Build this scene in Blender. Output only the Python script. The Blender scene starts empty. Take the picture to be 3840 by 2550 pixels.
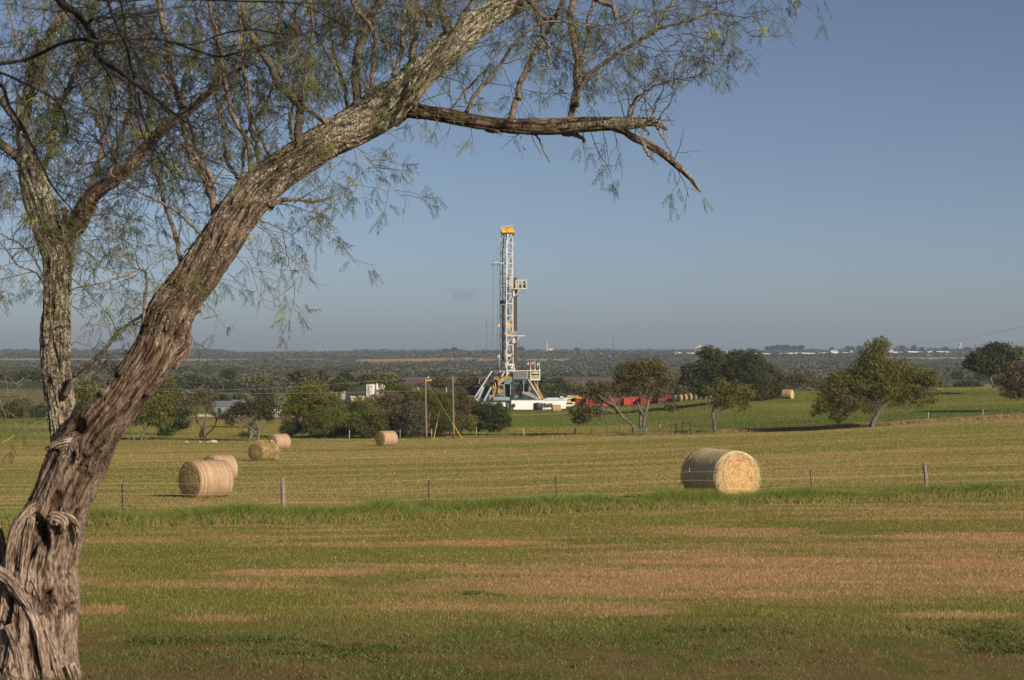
import bpy, math, random
import numpy as np
from mathutils import Vector
SC = bpy.context.scene
COL = SC.collection
F = 6400.0                      # focal length in photo pixels (3840 wide)
K = 3840/2361.0                 # display pixel -> photo pixel
PITCH = math.atan(60/F)
# ------------------------------------------------ camera
cam = bpy.data.cameras.new('camera'); camo = bpy.data.objects.new('camera', cam); COL.objects.link(camo)
cam.sensor_width = 36; cam.lens = 36*F/3840
cam.clip_start = 0.1; cam.clip_end = 30000
camo.location = (0,0,0); camo.rotation_euler = (math.pi/2+PITCH, 0, 0)
cam.dof.use_dof = True; cam.dof.focus_distance = 40; cam.dof.aperture_fstop = 11
SC.camera = camo
# ------------------------------------------------ sky and sun
SUN_EL = math.radians(25); SUN_A = math.radians(43)      # from the right, a little behind the camera
S = Vector((math.sin(SUN_A)*math.cos(SUN_EL), -math.cos(SUN_A)*math.cos(SUN_EL), math.sin(SUN_EL)))
w = bpy.data.worlds.new('World'); SC.world = w; w.use_nodes = True
nt = w.node_tree; nt.nodes.clear()
sky = nt.nodes.new('ShaderNodeTexSky'); sky.sky_type = 'NISHITA'; sky.sun_disc = False
sky.sun_elevation = SUN_EL; sky.sun_rotation = math.atan2(S.x, S.y)
sky.altitude = 100; sky.air_density = .5; sky.dust_density = 1.25; sky.ozone_density = 1.5
bg = nt.nodes.new('ShaderNodeBackground'); bg.inputs[1].default_value = 0.080
ow = nt.nodes.new('ShaderNodeOutputWorld')
tint = nt.nodes.new('ShaderNodeVectorMath'); tint.operation = 'MULTIPLY'; tint.inputs[1].default_value = (.93,.86,.78); nt.links.new(sky.outputs[0], tint.inputs[0]); nt.links.new(tint.outputs[0], bg.inputs[0]); nt.links.new(bg.outputs[0], ow.inputs[0])
sl = bpy.data.lights.new('sun','SUN'); sl.energy = 4.2; sl.angle = math.radians(0.53); sl.color = (1,.87,.70)
so = bpy.data.objects.new('sun', sl); COL.objects.link(so)
so.rotation_euler = S.to_track_quat('Z','Y').to_euler()
SC.view_settings.view_transform = 'Standard'; SC.view_settings.look = 'None'
SC.view_settings.exposure = 0.45; SC.view_settings.gamma = 1
SC.render.resolution_x = 1024; SC.render.resolution_y = 680
# ------------------------------------------------ helpers
rng = np.random.default_rng(7); random.seed(7)
def P(px, py, D):
    """photo pixel at depth D -> world point"""
    cx = (px-1920)/F; cy = (1275-py)/F
    y = math.cos(PITCH)-math.sin(PITCH)*cy; z = math.sin(PITCH)+math.cos(PITCH)*cy
    return np.array((cx*D/y, D, z*D/y))
def PD(x, y, D): return P(x*K, y*K, D)
def sm(a, b, x):
    t = np.clip((x-a)/(b-a), 0, 1); return t*t*(3-2*t)
_h = np.random.default_rng(3).random(4096)
def _hash(i, j, k): return _h[((i*73856093) ^ (j*19349663) ^ (k*83492791)) & 4095]
def noise3(x, y, z):
    x = np.asarray(x, float); y = np.asarray(y, float); z = np.asarray(z, float)
    x, y, z = np.broadcast_arrays(x, y, z)
    xi = np.floor(x).astype(np.int64); yi = np.floor(y).astype(np.int64); zi = np.floor(z).astype(np.int64)
    fx = x-xi; fy = y-yi; fz = z-zi
    fx = fx*fx*(3-2*fx); fy = fy*fy*(3-2*fy); fz = fz*fz*(3-2*fz)
    r = 0
    for a in (0,1):
        wa = fx if a else 1-fx
        for b in (0,1):
            wb = fy if b else 1-fy
            for c in (0,1):
                wc = fz if c else 1-fz
                r = r+_hash(xi+a, yi+b, zi+c)*wa*wb*wc
    return r
def fbm(x, y, z=0.0, o=4, g=.5):
    s = 0; a = 1; t = 0
    for i in range(o):
        s = s+a*noise3(np.asarray(x)*2**i+i*17.3, np.asarray(y)*2**i+i*9.1, np.asarray(z)*2**i+i*5.7); t += a; a *= g
    return s/t
def mk_mesh(name, V, faces, col=None, mat=None, smooth=False, mats=None, mi=None):
    """faces: list of int arrays (n,3) or (n,4)"""
    V = np.asarray(V, np.float32); me = bpy.data.meshes.new(name)
    faces = [np.asarray(f, np.int32) for f in faces if len(f)]
    me.vertices.add(len(V)); me.vertices.foreach_set('co', V.ravel())
    nl = sum(f.size for f in faces); npoly = sum(len(f) for f in faces)
    me.loops.add(nl); me.polygons.add(npoly)
    me.loops.foreach_set('vertex_index', np.concatenate([f.ravel() for f in faces]))
    ls = []; st = 0
    for f in faces:
        k = f.shape[1]; ls.append(st+np.arange(len(f))*k); st += f.size
    me.polygons.foreach_set('loop_start', np.concatenate(ls).astype(np.int32))
    me.polygons.foreach_set('use_smooth', np.full(npoly, bool(smooth)))
    if col is not None:
        a = me.color_attributes.new('Col', 'FLOAT_COLOR', 'POINT')
        c = np.ones((len(V),4), np.float32); c[:,:3] = col
        a.data.foreach_set('color', c.ravel())
    for m in (mats or ([mat] if mat else [])): me.materials.append(m)
    if mi is not None: me.polygons.foreach_set('material_index', np.asarray(mi, np.int32))
    me.update(calc_edges=True)
    return me
def link(name, me, parent=None, loc=None):
    o = bpy.data.objects.new(name, me); COL.objects.link(o)
    if loc is not None: o.location = loc
    if parent is not None: o.parent = parent
    return o
def tag(o, label=None, cat=None, group=None, kind=None):
    if label: o['label'] = label
    if cat: o['category'] = cat
    if group: o['group'] = group
    if kind: o['kind'] = kind
    return o
def thing(name, loc, label, cat, group=None, rz=0):
    o = bpy.data.objects.new(name, None); COL.objects.link(o); o.location = loc; o.rotation_euler = (0,0,rz)
    o.empty_display_size = .2
    return tag(o, label, cat, group)
class MB:
    """collects shapes in world (or local) coordinates; build() links ONE mesh"""
    def __init__(s): s.v = []; s.q = []; s.t = []; s.n = 0
    def add(s, V, Q=(), T=()):
        V = np.asarray(V, float)
        if len(Q): s.q.append(np.asarray(Q)+s.n)
        if len(T): s.t.append(np.asarray(T)+s.n)
        s.v.append(V); s.n += len(V); return s
    def box(s, c, d, rz=0, bev=0):
        x, y, z = [k/2 for k in d]
        V = np.array([(a*x,b*y,e*z) for e in (-1,1) for b in (-1,1) for a in (-1,1)])
        if rz:
            cc, ss = math.cos(rz), math.sin(rz); V = np.c_[V[:,0]*cc-V[:,1]*ss, V[:,0]*ss+V[:,1]*cc, V[:,2]]
        Q = [(0,2,3,1),(4,5,7,6),(0,1,5,4),(2,6,7,3),(0,4,6,2),(1,3,7,5)]
        return s.add(V+np.array(c), Q)
    def bar(s, a, b, w, n=4, w2=None):
        return s.tube([a, b], [w/2*(1.2 if n==4 else 1), (w2 or w)/2*(1.2 if n==4 else 1)], n, cap=True)
    def tube(s, pts, rad, n=6, cap=True):
        V, Q = tube(pts, rad, n)
        m = len(pts); T = []
        if cap:
            V = np.vstack([V, pts[0], pts[-1]]); c0 = m*n; c1 = c0+1
            T = [(c0, (i+1)%n, i) for i in range(n)]+[(c1, (m-1)*n+i, (m-1)*n+(i+1)%n) for i in range(n)]
        return s.add(V, Q, T)
    def cyl(s, c, r, h, n=16, r2=None):
        c = np.array(c, float); return s.tube([c, c+np.array((0,0,h))], [r, r if r2 is None else r2], n)
    def grid(s, fn, nu, nv, closeu=False):
        """fn(u,v)->xyz arrays"""
        u, v = np.meshgrid(np.arange(nu), np.arange(nv), indexing='ij')
        V = np.stack(fn(u.ravel()/(nu if closeu else nu-1), v.ravel()/(nv-1)), 1)
        iu, iv = np.meshgrid(np.arange(nu if closeu else nu-1), np.arange(nv-1), indexing='ij'); iu = iu.ravel(); iv = iv.ravel()
        i2 = (iu+1) % nu
        return s.add(V, np.c_[iu*nv+iv, i2*nv+iv, i2*nv+iv+1, iu*nv+iv+1])
    def build(s, name, mat, parent=None, smooth=False, world=True, loc=None):
        V = np.vstack(s.v)
        if parent is not None and world:      # coordinates given in world space: make them local to the parent
            V = V-np.array(parent_loc(parent))
        if parent is None and loc is not None: V = V-np.array(loc)
        fs = []
        if s.q: fs.append(np.vstack(s.q))
        if s.t: fs.append(np.vstack(s.t))
        me = mk_mesh(name, V, fs, mat=mat, smooth=smooth)
        return link(name, me, parent, loc)
def parent_loc(p):
    L = np.zeros(3)
    while p is not None: L = L+np.array(p.location); p = p.parent
    return L
def tube(pts, rad, n):
    p = np.asarray(pts, float); r = np.asarray(rad, float); m = len(p)
    t = np.gradient(p, axis=0); t /= np.linalg.norm(t, axis=1)[:,None]+1e-12
    ref = np.array((0.,1.,0.)) if abs(t[:,1]).max() < .8 else np.array((.9,.1,.42))
    if abs(t@ref).max() > .97: ref = np.array((0.3,0.2,.93))
    u = ref-(t@ref)[:,None]*t; u /= np.linalg.norm(u, axis=1)[:,None]+1e-9
    v = np.cross(t, u)
    a = np.arange(n)*2*math.pi/n+math.pi/n
    V = p[:,None,:]+r[:,None,None]*(np.cos(a)[None,:,None]*u[:,None,:]+np.sin(a)[None,:,None]*v[:,None,:])
    i, j = np.meshgrid(np.arange(m-1), np.arange(n), indexing='ij'); i = i.ravel(); j = j.ravel(); j2 = (j+1) % n
    return V.reshape(-1,3), np.c_[i*n+j, i*n+j2, (i+1)*n+j2, (i+1)*n+j]
def smooth_line(pts, k=6):
    """Catmull-Rom through rows of pts"""
    p = np.asarray(pts, float); p = np.vstack([2*p[0]-p[1], p, 2*p[-1]-p[-2]]); out = []
    for i in range(1, len(p)-2):
        for t in np.arange(k)/k:
            out.append(.5*((2*p[i])+(-p[i-1]+p[i+1])*t+(2*p[i-1]-5*p[i]+4*p[i+1]-p[i+2])*t*t+(-p[i-1]+3*p[i]-3*p[i+1]+p[i+2])*t**3))
    out.append(p[-2]); return np.array(out)
# ------------------------------------------------ materials
MATS = {}
def nodes(name):
    m = bpy.data.materials.new(name); m.use_nodes = True; t = m.node_tree; b = t.nodes['Principled BSDF']
    MATS[name] = m; return m, t, b
def ramp(t, fac, stops):
    r = t.nodes.new('ShaderNodeValToRGB'); e = r.color_ramp.elements
    while len(e) < len(stops): e.new(0.5)
    for i, (p, c) in enumerate(stops): e[i].position = p; e[i].color = (*c, 1)
    t.links.new(fac, r.inputs[0]); return r.outputs[0]
def tex(t, scale, detail=4, rough=.55, vec=None, mapscale=None, dist=0):
    n = t.nodes.new('ShaderNodeTexNoise'); n.inputs['Scale'].default_value = scale; n.inputs['Detail'].default_value = detail
    n.inputs['Roughness'].default_value = rough; n.inputs['Distortion'].default_value = dist
    if vec is None:
        vec = t.nodes.new('ShaderNodeTexCoord').outputs['Object']
    if mapscale:
        mp = t.nodes.new('ShaderNodeMapping'); mp.inputs['Scale'].default_value = mapscale; t.links.new(vec, mp.inputs[0]); vec = mp.outputs[0]
    t.links.new(vec, n.inputs['Vector']); return n.outputs['Fac']
def bump(t, b, h, strength=.3, dist=.02):
    n = t.nodes.new('ShaderNodeBump'); n.inputs['Strength'].default_value = strength; n.inputs['Distance'].default_value = dist
    t.links.new(h, n.inputs['Height']); t.links.new(n.outputs[0], b.inputs['Normal'])
def mat_paint(name, c, rough=.6, metal=0, dirt=.25, scale=.6):
    m, t, b = nodes(name); b.inputs['Roughness'].default_value = rough; b.inputs['Metallic'].default_value = metal
    f = tex(t, scale, 6, .65); d = tuple(k*(1-dirt) *.95 for k in c)
    t.links.new(ramp(t, f, [(.3, d), (.62, c)]), b.inputs['Base Color']); return m
def mat_attr(name, rough=.9, transl=0, nscale=None, namp=.3, bmp=0, bscale=20):
    m, t, b = nodes(name); b.inputs['Roughness'].default_value = rough
    b.inputs['Specular IOR Level'].default_value = .2
    a = t.nodes.new('ShaderNodeVertexColor'); a.layer_name = 'Col'; c = a.outputs[0]
    if nscale:
        vals = []
        for s_ in nscale: vals.append(tex(t, s_, 5, .7))
        v = vals[0]
        for q in vals[1:]:
            mm = t.nodes.new('ShaderNodeMath'); mm.operation = 'MULTIPLY_ADD'; mm.inputs[1].default_value = .5; t.links.new(v, mm.inputs[0])
            m2 = t.nodes.new('ShaderNodeMath'); m2.operation = 'MULTIPLY'; m2.inputs[1].default_value = .5; t.links.new(q, m2.inputs[0]); t.links.new(m2.outputs[0], mm.inputs[2]); v = mm.outputs[0]
        r = ramp(t, v, [(.3, (1-namp,)*3), (.7, (1+namp,)*3)])
        mx = t.nodes.new('ShaderNodeVectorMath'); mx.operation = 'MULTIPLY'; t.links.new(c, mx.inputs[0]); t.links.new(r, mx.inputs[1]); c = mx.outputs[0]
        if bmp: bump(t, b, v, bmp, .05)
    t.links.new(c, b.inputs['Base Color'])
    if transl:
        tr = t.nodes.new('ShaderNodeBsdfTranslucent'); t.links.new(c, tr.inputs[0])
        ms = t.nodes.new('ShaderNodeMixShader'); ms.inputs[0].default_value = transl
        t.links.new(b.outputs[0], ms.inputs[1]); t.links.new(tr.outputs[0], ms.inputs[2])
        t.links.new(ms.outputs[0], t.nodes['Material Output'].inputs[0])
    return m
M_GROUND = mat_attr('grassland', 1, 0, nscale=(.9, 9, 60), namp=.32, bmp=.35)
M_GROUND.node_tree.nodes['Principled BSDF'].inputs['Specular IOR Level'].default_value = 0
M_BLADE = mat_attr('grass_blades', .85, .15)
M_LEAF = mat_attr('leaves', .7, .18)
def mat_bark(name, dark, mid, light, lichen=None, scale=7, stretch=(1,1,.25)):
    m, t, b = nodes(name); b.inputs['Roughness'].default_value = .9; b.inputs['Specular IOR Level'].default_value = .15
    f = tex(t, scale, 8, .7, mapscale=stretch, dist=.4)
    c = ramp(t, f, [(.32, dark), (.5, mid), (.66, light)])
    if lichen:
        a = t.nodes.new('ShaderNodeVertexColor'); a.layer_name = 'Col'
        sp = t.nodes.new('ShaderNodeSeparateColor'); t.links.new(a.outputs[0], sp.inputs[0])
        g = tex(t, 62, 5, .75); mm = t.nodes.new('ShaderNodeMath'); mm.operation = 'MULTIPLY_ADD'
        t.links.new(sp.outputs[0], mm.inputs[0]); mm.inputs[1].default_value = .34; t.links.new(g, mm.inputs[2])
        lr = ramp(t, mm.outputs[0], [(.72, (0,0,0)), (.77, (1,1,1))])
        mx = t.nodes.new('ShaderNodeMix'); mx.data_type = 'RGBA'; t.links.new(lr, mx.inputs[0]); t.links.new(c, mx.inputs[6]); mx.inputs[7].default_value = (*lichen, 1)
        wn = tex(t, 7, 6, .65, mapscale=(2.5,2.5,.35), dist=.6); wm = t.nodes.new('ShaderNodeMath'); wm.operation = 'MULTIPLY'; t.links.new(sp.outputs[2], wm.inputs[0]); t.links.new(ramp(t, wn, [(.40,(.15,.15,.15)),(.60,(.95,.95,.95))]), wm.inputs[1])
        m3 = t.nodes.new('ShaderNodeMix'); m3.data_type = 'RGBA'; t.links.new(wm.outputs[0], m3.inputs[0]); t.links.new(mx.outputs[2], m3.inputs[6]); m3.inputs[7].default_value = (.33,.255,.205,1)
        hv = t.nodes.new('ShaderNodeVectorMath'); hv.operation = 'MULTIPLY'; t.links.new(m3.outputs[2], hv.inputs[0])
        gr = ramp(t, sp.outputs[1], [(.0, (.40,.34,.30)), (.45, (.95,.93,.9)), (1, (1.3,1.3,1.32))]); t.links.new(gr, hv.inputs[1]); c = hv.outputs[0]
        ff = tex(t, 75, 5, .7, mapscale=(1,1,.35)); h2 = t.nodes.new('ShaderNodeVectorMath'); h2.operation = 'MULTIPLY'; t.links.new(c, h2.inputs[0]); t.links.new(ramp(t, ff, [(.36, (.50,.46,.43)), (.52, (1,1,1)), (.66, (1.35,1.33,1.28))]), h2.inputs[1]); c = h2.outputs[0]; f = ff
    t.links.new(c, b.inputs['Base Color']); bump(t, b, f, .6, .02); return m
M_BARK = mat_bark('mesquite_bark', (.046,.031,.021), (.118,.084,.062), (.215,.168,.134), lichen=(.30,.29,.22), scale=12, stretch=(1,1,.3))
M_SHOOT = mat_bark('smooth_shoot_bark', (.09,.065,.045), (.17,.135,.10), (.27,.225,.175), scale=14)
M_NEARBARK = mat_bark('shaded_branch_bark', (.012,.011,.012), (.022,.02,.02), (.04,.035,.034), scale=20)  # near-black because the branches' shade is put into the bark colour
M_TRUNK = mat_bark('tree_bark', (.06,.048,.036), (.12,.10,.08), (.20,.175,.15), scale=3)
# ------------------------------------------------ terrain
_cols = np.array([-1500., 0, 1000, 1920, 2400, 2900, 3840, 5300])
_tab = {
 -6:  [-1.5]*8, 4: [-1.75]*8, 12: [-2.26]*8, 30: [-3.5]*8,
 48:  [-4.6,-4.62,-4.64,-4.55,-4.5,-4.45,-4.4,-4.3],
 62:  [-5.5,-5.45,-5.4,-5.3,-5.2,-5.15,-5.05,-4.9],
 76:  [-6.4,-6.35,-6.2,-6.0,-5.8,-5.7,-5.5,-5.2],
 137: [-8.8,-8.6,-8.4,-8.1,-7.8,-7.3,-6.6,-6.0],
 190: [-10.8,-10.6,-10.2,-9.7,-9.3,-8.8,-7.4,-6.6],
 240: [-11.6,-11.6,-11.7,-11.4,-11.1,-10.5,-8.5,-7.2],
 285: [-12.2,-12.4,-12.6,-12.2,-11.6,-10.1,-8.3,-7.0],
 350: [-12.4,-12.6,-13.2,-13.1,-11.5,-8.3,-7.0,-6.0],
 400: [-13.0,-13.4,-14.0,-13.9,-12.1,-8.7,-7.2,-6.5],
 450: [-14,-15,-15,-14.7,-12.9,-10.5,-10,-9],
 530: [-15,-17,-16,-15.2,-14.6,-14,-15,-15],
 700: [-15,-17,-18,-17.5,-18,-19,-20,-20],
 900: [-13,-14.5,-15.5,-15,-15,-17,-17.5,-17],
 1150:[-13,-14,-14.3,-14.3,-14.3,-15,-15,-15],
 1500:[-13,-13.5,-14,-14,-14,-14.5,-15,-15],
 2000:[-11,-11,-11,-10.5,-10,-10,-10,-10],
 2400:[-7.5,-8,-8.5,-4.5,-5,-5,-4,-4],
 2800:[-3,-3.5,-4.5,-1,-1,0,1,1],
 3200:[0,0,0,2,2,3.5,5,5],
 4500:[8,8,8,10,12,13,17,17],
 5400:[11,11,17,13,14,15,20,20],
 7000:[4,4,4,4,4,4,4,4], 9000:[0]*8}
_Ds = np.array(sorted(_tab)); _Z = np.array([_tab[k] for k in sorted(_tab)], float)
def _pchip(x, y, xq):
    h = np.diff(x); d = np.diff(y)/h; m = np.zeros(len(x)); m[0] = d[0]; m[-1] = d[-1]
    for i in range(1, len(x)-1):
        if d[i-1]*d[i] > 0:
            w1 = 2*h[i]+h[i-1]; w2 = h[i]+2*h[i-1]; m[i] = (w1+w2)/(w1/d[i-1]+w2/d[i])
    i = np.clip(np.searchsorted(x, xq)-1, 0, len(x)-2); t = (xq-x[i])/h[i]
    return (2*t**3-3*t*t+1)*y[i]+(t**3-2*t*t+t)*h[i]*m[i]+(-2*t**3+3*t*t)*y[i+1]+(t**3-t*t)*h[i]*m[i+1]
_U = np.linspace(0, 1, 500); _Q = lambda D: np.log(D+30)
_fq = np.linspace(_Q(-6), _Q(9000), 500); _fD = np.exp(_fq)-30; _fc = np.linspace(-1500, 5300, 69)
_A = np.stack([_pchip(_Ds.astype(float), _Z[:,j], np.clip(_fD, -6, 9000)) for j in range(8)], 1)
_B = np.stack([_pchip(_cols, _A[i], _fc) for i in range(500)], 0)
def gz(x, y):
    x = np.asarray(x, float); y = np.asarray(y, float)
    c = np.clip(x/np.maximum(y, 8)*F+1920, -1500, 5300-1)
    q = np.clip((_Q(np.clip(y, -6, 8999))-_fq[0])/(_fq[-1]-_fq[0])*499, 0, 498.999); k = (c+1500)/6800*68
    i = np.floor(q).astype(int); j = np.minimum(np.floor(k).astype(int), 67); fi = q-i; fj = k-j
    z = _B[i,j]*(1-fi)*(1-fj)+_B[i+1,j]*fi*(1-fj)+_B[i,j+1]*(1-fi)*fj+_B[i+1,j+1]*fi*fj
    z = z+(fbm(x*.25, y*.25, o=3)-.5)*.10*sm(5, 12, y)*(1-.0*y)
    z = z+(fbm(x*.02, y*.02, 4.0, o=3)-.5)*.6*sm(60, 300, y)
    z = z+(fbm(x*.0014, 3.3, 8., o=3)-.5)*16*sm(3500, 4700, y)
    return z
def G(px, D):
    x = (px-1920)/F*D; return np.array((x, D, float(gz(x, D))))
def vrow(px, D): 
    p = G(px, D); yy = p[1]; a = math.atan2(p[2], yy)-PITCH; return 1275-math.tan(a)*F
def hit(px, v, lo, hi):
    """depth where the ray through photo pixel (px,v) meets the ground"""
    D = np.linspace(lo, hi, 1200); x = (px-1920)/F*D
    r = 1275-np.tan(np.arctan2(gz(x, D), D)-PITCH)*F-v
    s = np.where(np.diff(np.sign(r)) != 0)[0]
    return float(D[s[0]]) if len(s) else float(D[np.argmin(abs(r))])
# dry patches as ellipses lying on the field
_dry = []
for (cx, cy, rx, ry, a) in [(1850,1318,620,48,1.0),(2300,1300,260,55,1.0),(1350,1352,420,26,.85),(690,1322,170,11,.9),(1120,1252,170,9,.9),(2250,1240,200,16,.85),
   (1500,1290,300,18,.6),(220,1406,55,9,.95),(500,1424,90,7,.8),(1700,1228,170,9,.6),(2180,1418,170,9,.9),(1400,1410,190,8,.75),(1400,1150,130,11,.6),(1000,1395,160,8,.5),
   (300,1245,120,6,.45),(600,1240,200,5,.35),(900,1305,260,9,.75),(2000,1385,300,10,.5),(560,1160,220,9,.5),(2100,1185,300,6,.5),(1860,1055,240,5,.8),(1750,1093,280,6,.7),(700,1130,300,5,.55)]:
    v = cy*K; D = hit(cx*K, v, 8, 230); d1 = hit(cx*K, v-ry*K, 8, 260); d0 = hit(cx*K, v+ry*K, 6, 260)
    _dry.append(((cx*K-1920)/F*D, D, rx*K/F*D, max(.3, (d1-d0)/2), a))
def dryness(x, y):
    wob = (fbm(x*.35, y*.8, 2.0, o=4)-.5)
    s = 0
    for (cx, cy, rx, ry, a) in _dry:
        r2 = ((x-cx)/rx)**2+((y-cy+.06*(x-cx)*0)/ry)**2
        s = np.maximum(s, a*np.clip(1.45-r2*.95+wob*3.4, 0, 1))
    mid = sm(58, 80, y)
    rows = fbm((x+.2*y)*.012, (y-.10*x)*.30, 7.0, o=4, g=.65); big = fbm(x*.02, y*.03, 1.0, o=3)
    s = np.maximum(s, mid*np.clip((rows-.44)*4.2+(big-.5)*1.2+.1, 0, 1)*.85)
    near = fbm(x*.25, y*.6, 11.0, o=4); s = np.maximum(s, (1-mid)*np.clip((near-.52)*3.0, 0, .55))
    isl = sm(.36, .50, fbm(x*.42, y*.75, 41., o=4)); s = s*np.where(y < 60, .5+.5*isl, 1)
    return np.clip(s*1.18, 0, 1)
C_GREEN = np.array((.165,.155,.040)); C_STRAW = np.array((.40,.285,.110)); C_PINK = np.array((.385,.225,.115)); C_LUSH = np.array((.100,.120,.027))
def mixc(a, b, t): return a+(np.asarray(b)-a)*np.asarray(t)[...,None]
def field_col(x, y, fine=0):
    """base colour of the grassland, by place"""
    x = np.asarray(x, float); y = np.asarray(y, float)
    px = x/np.maximum(y, 3)*F+1920
    n1 = fbm(x*.15, y*.35, 3.0, o=4); n2 = fbm(x*1.3, y*2.2, 5.0, o=3)
    g = mixc(np.broadcast_to(C_GREEN, x.shape+(3,)), C_LUSH, np.clip((n1-.44)*3.2, 0, 1)*.55)
    g = mixc(g, np.array((.18,.165,.042)), np.clip((n2-.45)*2.5, 0, .6))
    far = sm(62, 85, y)
    g = mixc(g, np.array((.186,.180,.046)), far*.8)
    d = dryness(x, y)
    c = mixc(g, C_STRAW*far[...,None]*.82+C_PINK*(1-far[...,None]), d*.9)
    # dark mossy ground nearest the camera, tree shade also put into its colour
    near_dark = sm(18.8, 12.8, y+(fbm(x*.5, y*.6, 9.0, o=4)-.5)*6)
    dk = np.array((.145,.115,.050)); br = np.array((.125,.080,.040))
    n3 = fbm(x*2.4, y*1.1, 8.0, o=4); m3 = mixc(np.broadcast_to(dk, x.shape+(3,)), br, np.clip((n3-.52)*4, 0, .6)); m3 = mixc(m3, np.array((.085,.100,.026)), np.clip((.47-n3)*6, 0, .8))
    c = mixc(c, m3, near_dark*.9)
    # pasture beyond the second fence
    pa = sm(236, 246, y)
    pn = fbm(x*.02, (y+.3*x)*.05, 2.0, o=4); pasture = mixc(np.broadcast_to(np.array((.118,.142,.032)), x.shape+(3,)), np.array((.235,.195,.055)), np.clip((pn-.45)*5, 0, 1)*.85)
    c = mixc(c, pasture, pa)
    # scrub floor, ploughed soil and tan fields
    sc = sm(520, 560, y+(fbm(x*.01, 3.0, o=3)-.5)*60)
    sc = np.maximum(sc, sm(405, 430, y)*sm(2750, 2800, px)); sc = sc
    c = mixc(c, np.array((.060,.068,.034))*(.8+.6*fbm(x*.02, y*.008, 6., o=3))[...,None], sc)
    pl = sm(905, 915, y)*sm(1180, 1150, y)*sm(1330, 1360, px+(fbm(y*.01, 1.0)-.5)*100)*sm(2950, 2850, px)
    c = mixc(c, np.array((.150,.100,.072))*(.85+.3*fbm(x*.02, y*.03, 3., o=3))[...,None], pl)
    t1 = sm(2390, 2400, y)*sm(2790, 2770, y)*sm(1270, 1180, px); t2 = sm(2150, 2180, y)*sm(2650, 2620, y)*sm(1290, 1380, px)*sm(2160, 2120, px)
    t3 = sm(4700, 4720, y)*sm(850, 900, px)*sm(1320, 1200, px); t4 = sm(2250, 2300, y)*sm(2600, 2560, y)*sm(3200, 3260, px)
    t5 = sm(530, 560, y)*sm(800, 760, y)*sm(820, 870, px)*sm(1130, 1100, px); t6 = sm(560, 600, y)*sm(820, 800, y)*sm(330, 280, px)*.8
    c = mixc(c, np.array((.36,.25,.12)), np.clip(t1+t2+t3+t4, 0, 1)); c = mixc(c, np.array((.17,.15,.06)), np.clip(t5+t6, 0, 1))
    t7 = sm(590, 600, y)*sm(680, 660, y)*sm(3400, 3450, px)+sm(800, 820, y)*sm(1000, 980, y)*sm(3520, 3560, px); c = mixc(c, np.array((.25,.20,.10)), np.clip(t7, 0, 1))
    cal = sm(372, 378, y)*sm(408, 400, y)*sm(700, 730, px)*sm(1330, 1280, px); c = mixc(c, np.array((.50,.42,.31)), cal)
    brn = sm(350, 352, y)*sm(372, 370, y)*sm(700, 730, px)*sm(1330, 1280, px); c = mixc(c, np.array((.17,.12,.08)), brn)
    return c
def build_ground():
    nr = 1150; nc = 760
    q = np.concatenate([np.linspace(_Q(-5), _Q(60), 620), np.linspace(_Q(60), _Q(8500), 531)[1:]]); D = np.exp(q)-30; nr = len(D)
    t = np.linspace(-.62, .62, nc); X = t[None,:]*(D[:,None]+9); Y = np.repeat(D[:,None], nc, 1)
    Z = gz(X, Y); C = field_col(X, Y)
    V = np.stack([X, Y, Z], 2).reshape(-1,3)
    i, j = np.meshgrid(np.arange(nr-1), np.arange(nc-1), indexing='ij'); i = i.ravel(); j = j.ravel()
    Fc = np.c_[i*nc+j, i*nc+j+1, (i+1)*nc+j+1, (i+1)*nc+j]
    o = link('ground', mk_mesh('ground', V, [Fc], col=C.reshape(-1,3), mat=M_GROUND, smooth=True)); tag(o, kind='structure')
build_ground()
def blades(n, D, X, h, wd, lean, col, cvar=.25):
    """n grass blades as slim triangles with a bend"""
    z = gz(X, D); a = rng.random(n)*2*math.pi; L = lean*(.3+rng.random(n))
    dx = np.cos(a)*L*h; dy = np.sin(a)*L*h; b = rng.random(n)*math.pi
    wx = np.cos(b)*wd*.5; wy = np.sin(b)*wd*.5*.5
    base = np.stack([X, D, z-.01], 1); W = np.stack([wx, wy, np.zeros(n)], 1)
    mid = base+np.stack([dx*.35, dy*.35, h*.6], 1); tip = base+np.stack([dx, dy, h], 1)
    V = np.stack([base-W, base+W, mid+W*.7, mid-W*.7, tip], 1).reshape(-1,3)
    k = np.arange(n)*5
    Q = np.c_[k, k+1, k+2, k+3]; T = np.c_[k+3, k+2, k+4]
    c = col*(1+(rng.random((n,1))-.5)*2*cvar); c = np.repeat(c, 5, 0)
    return V, Q, T, c
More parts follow.
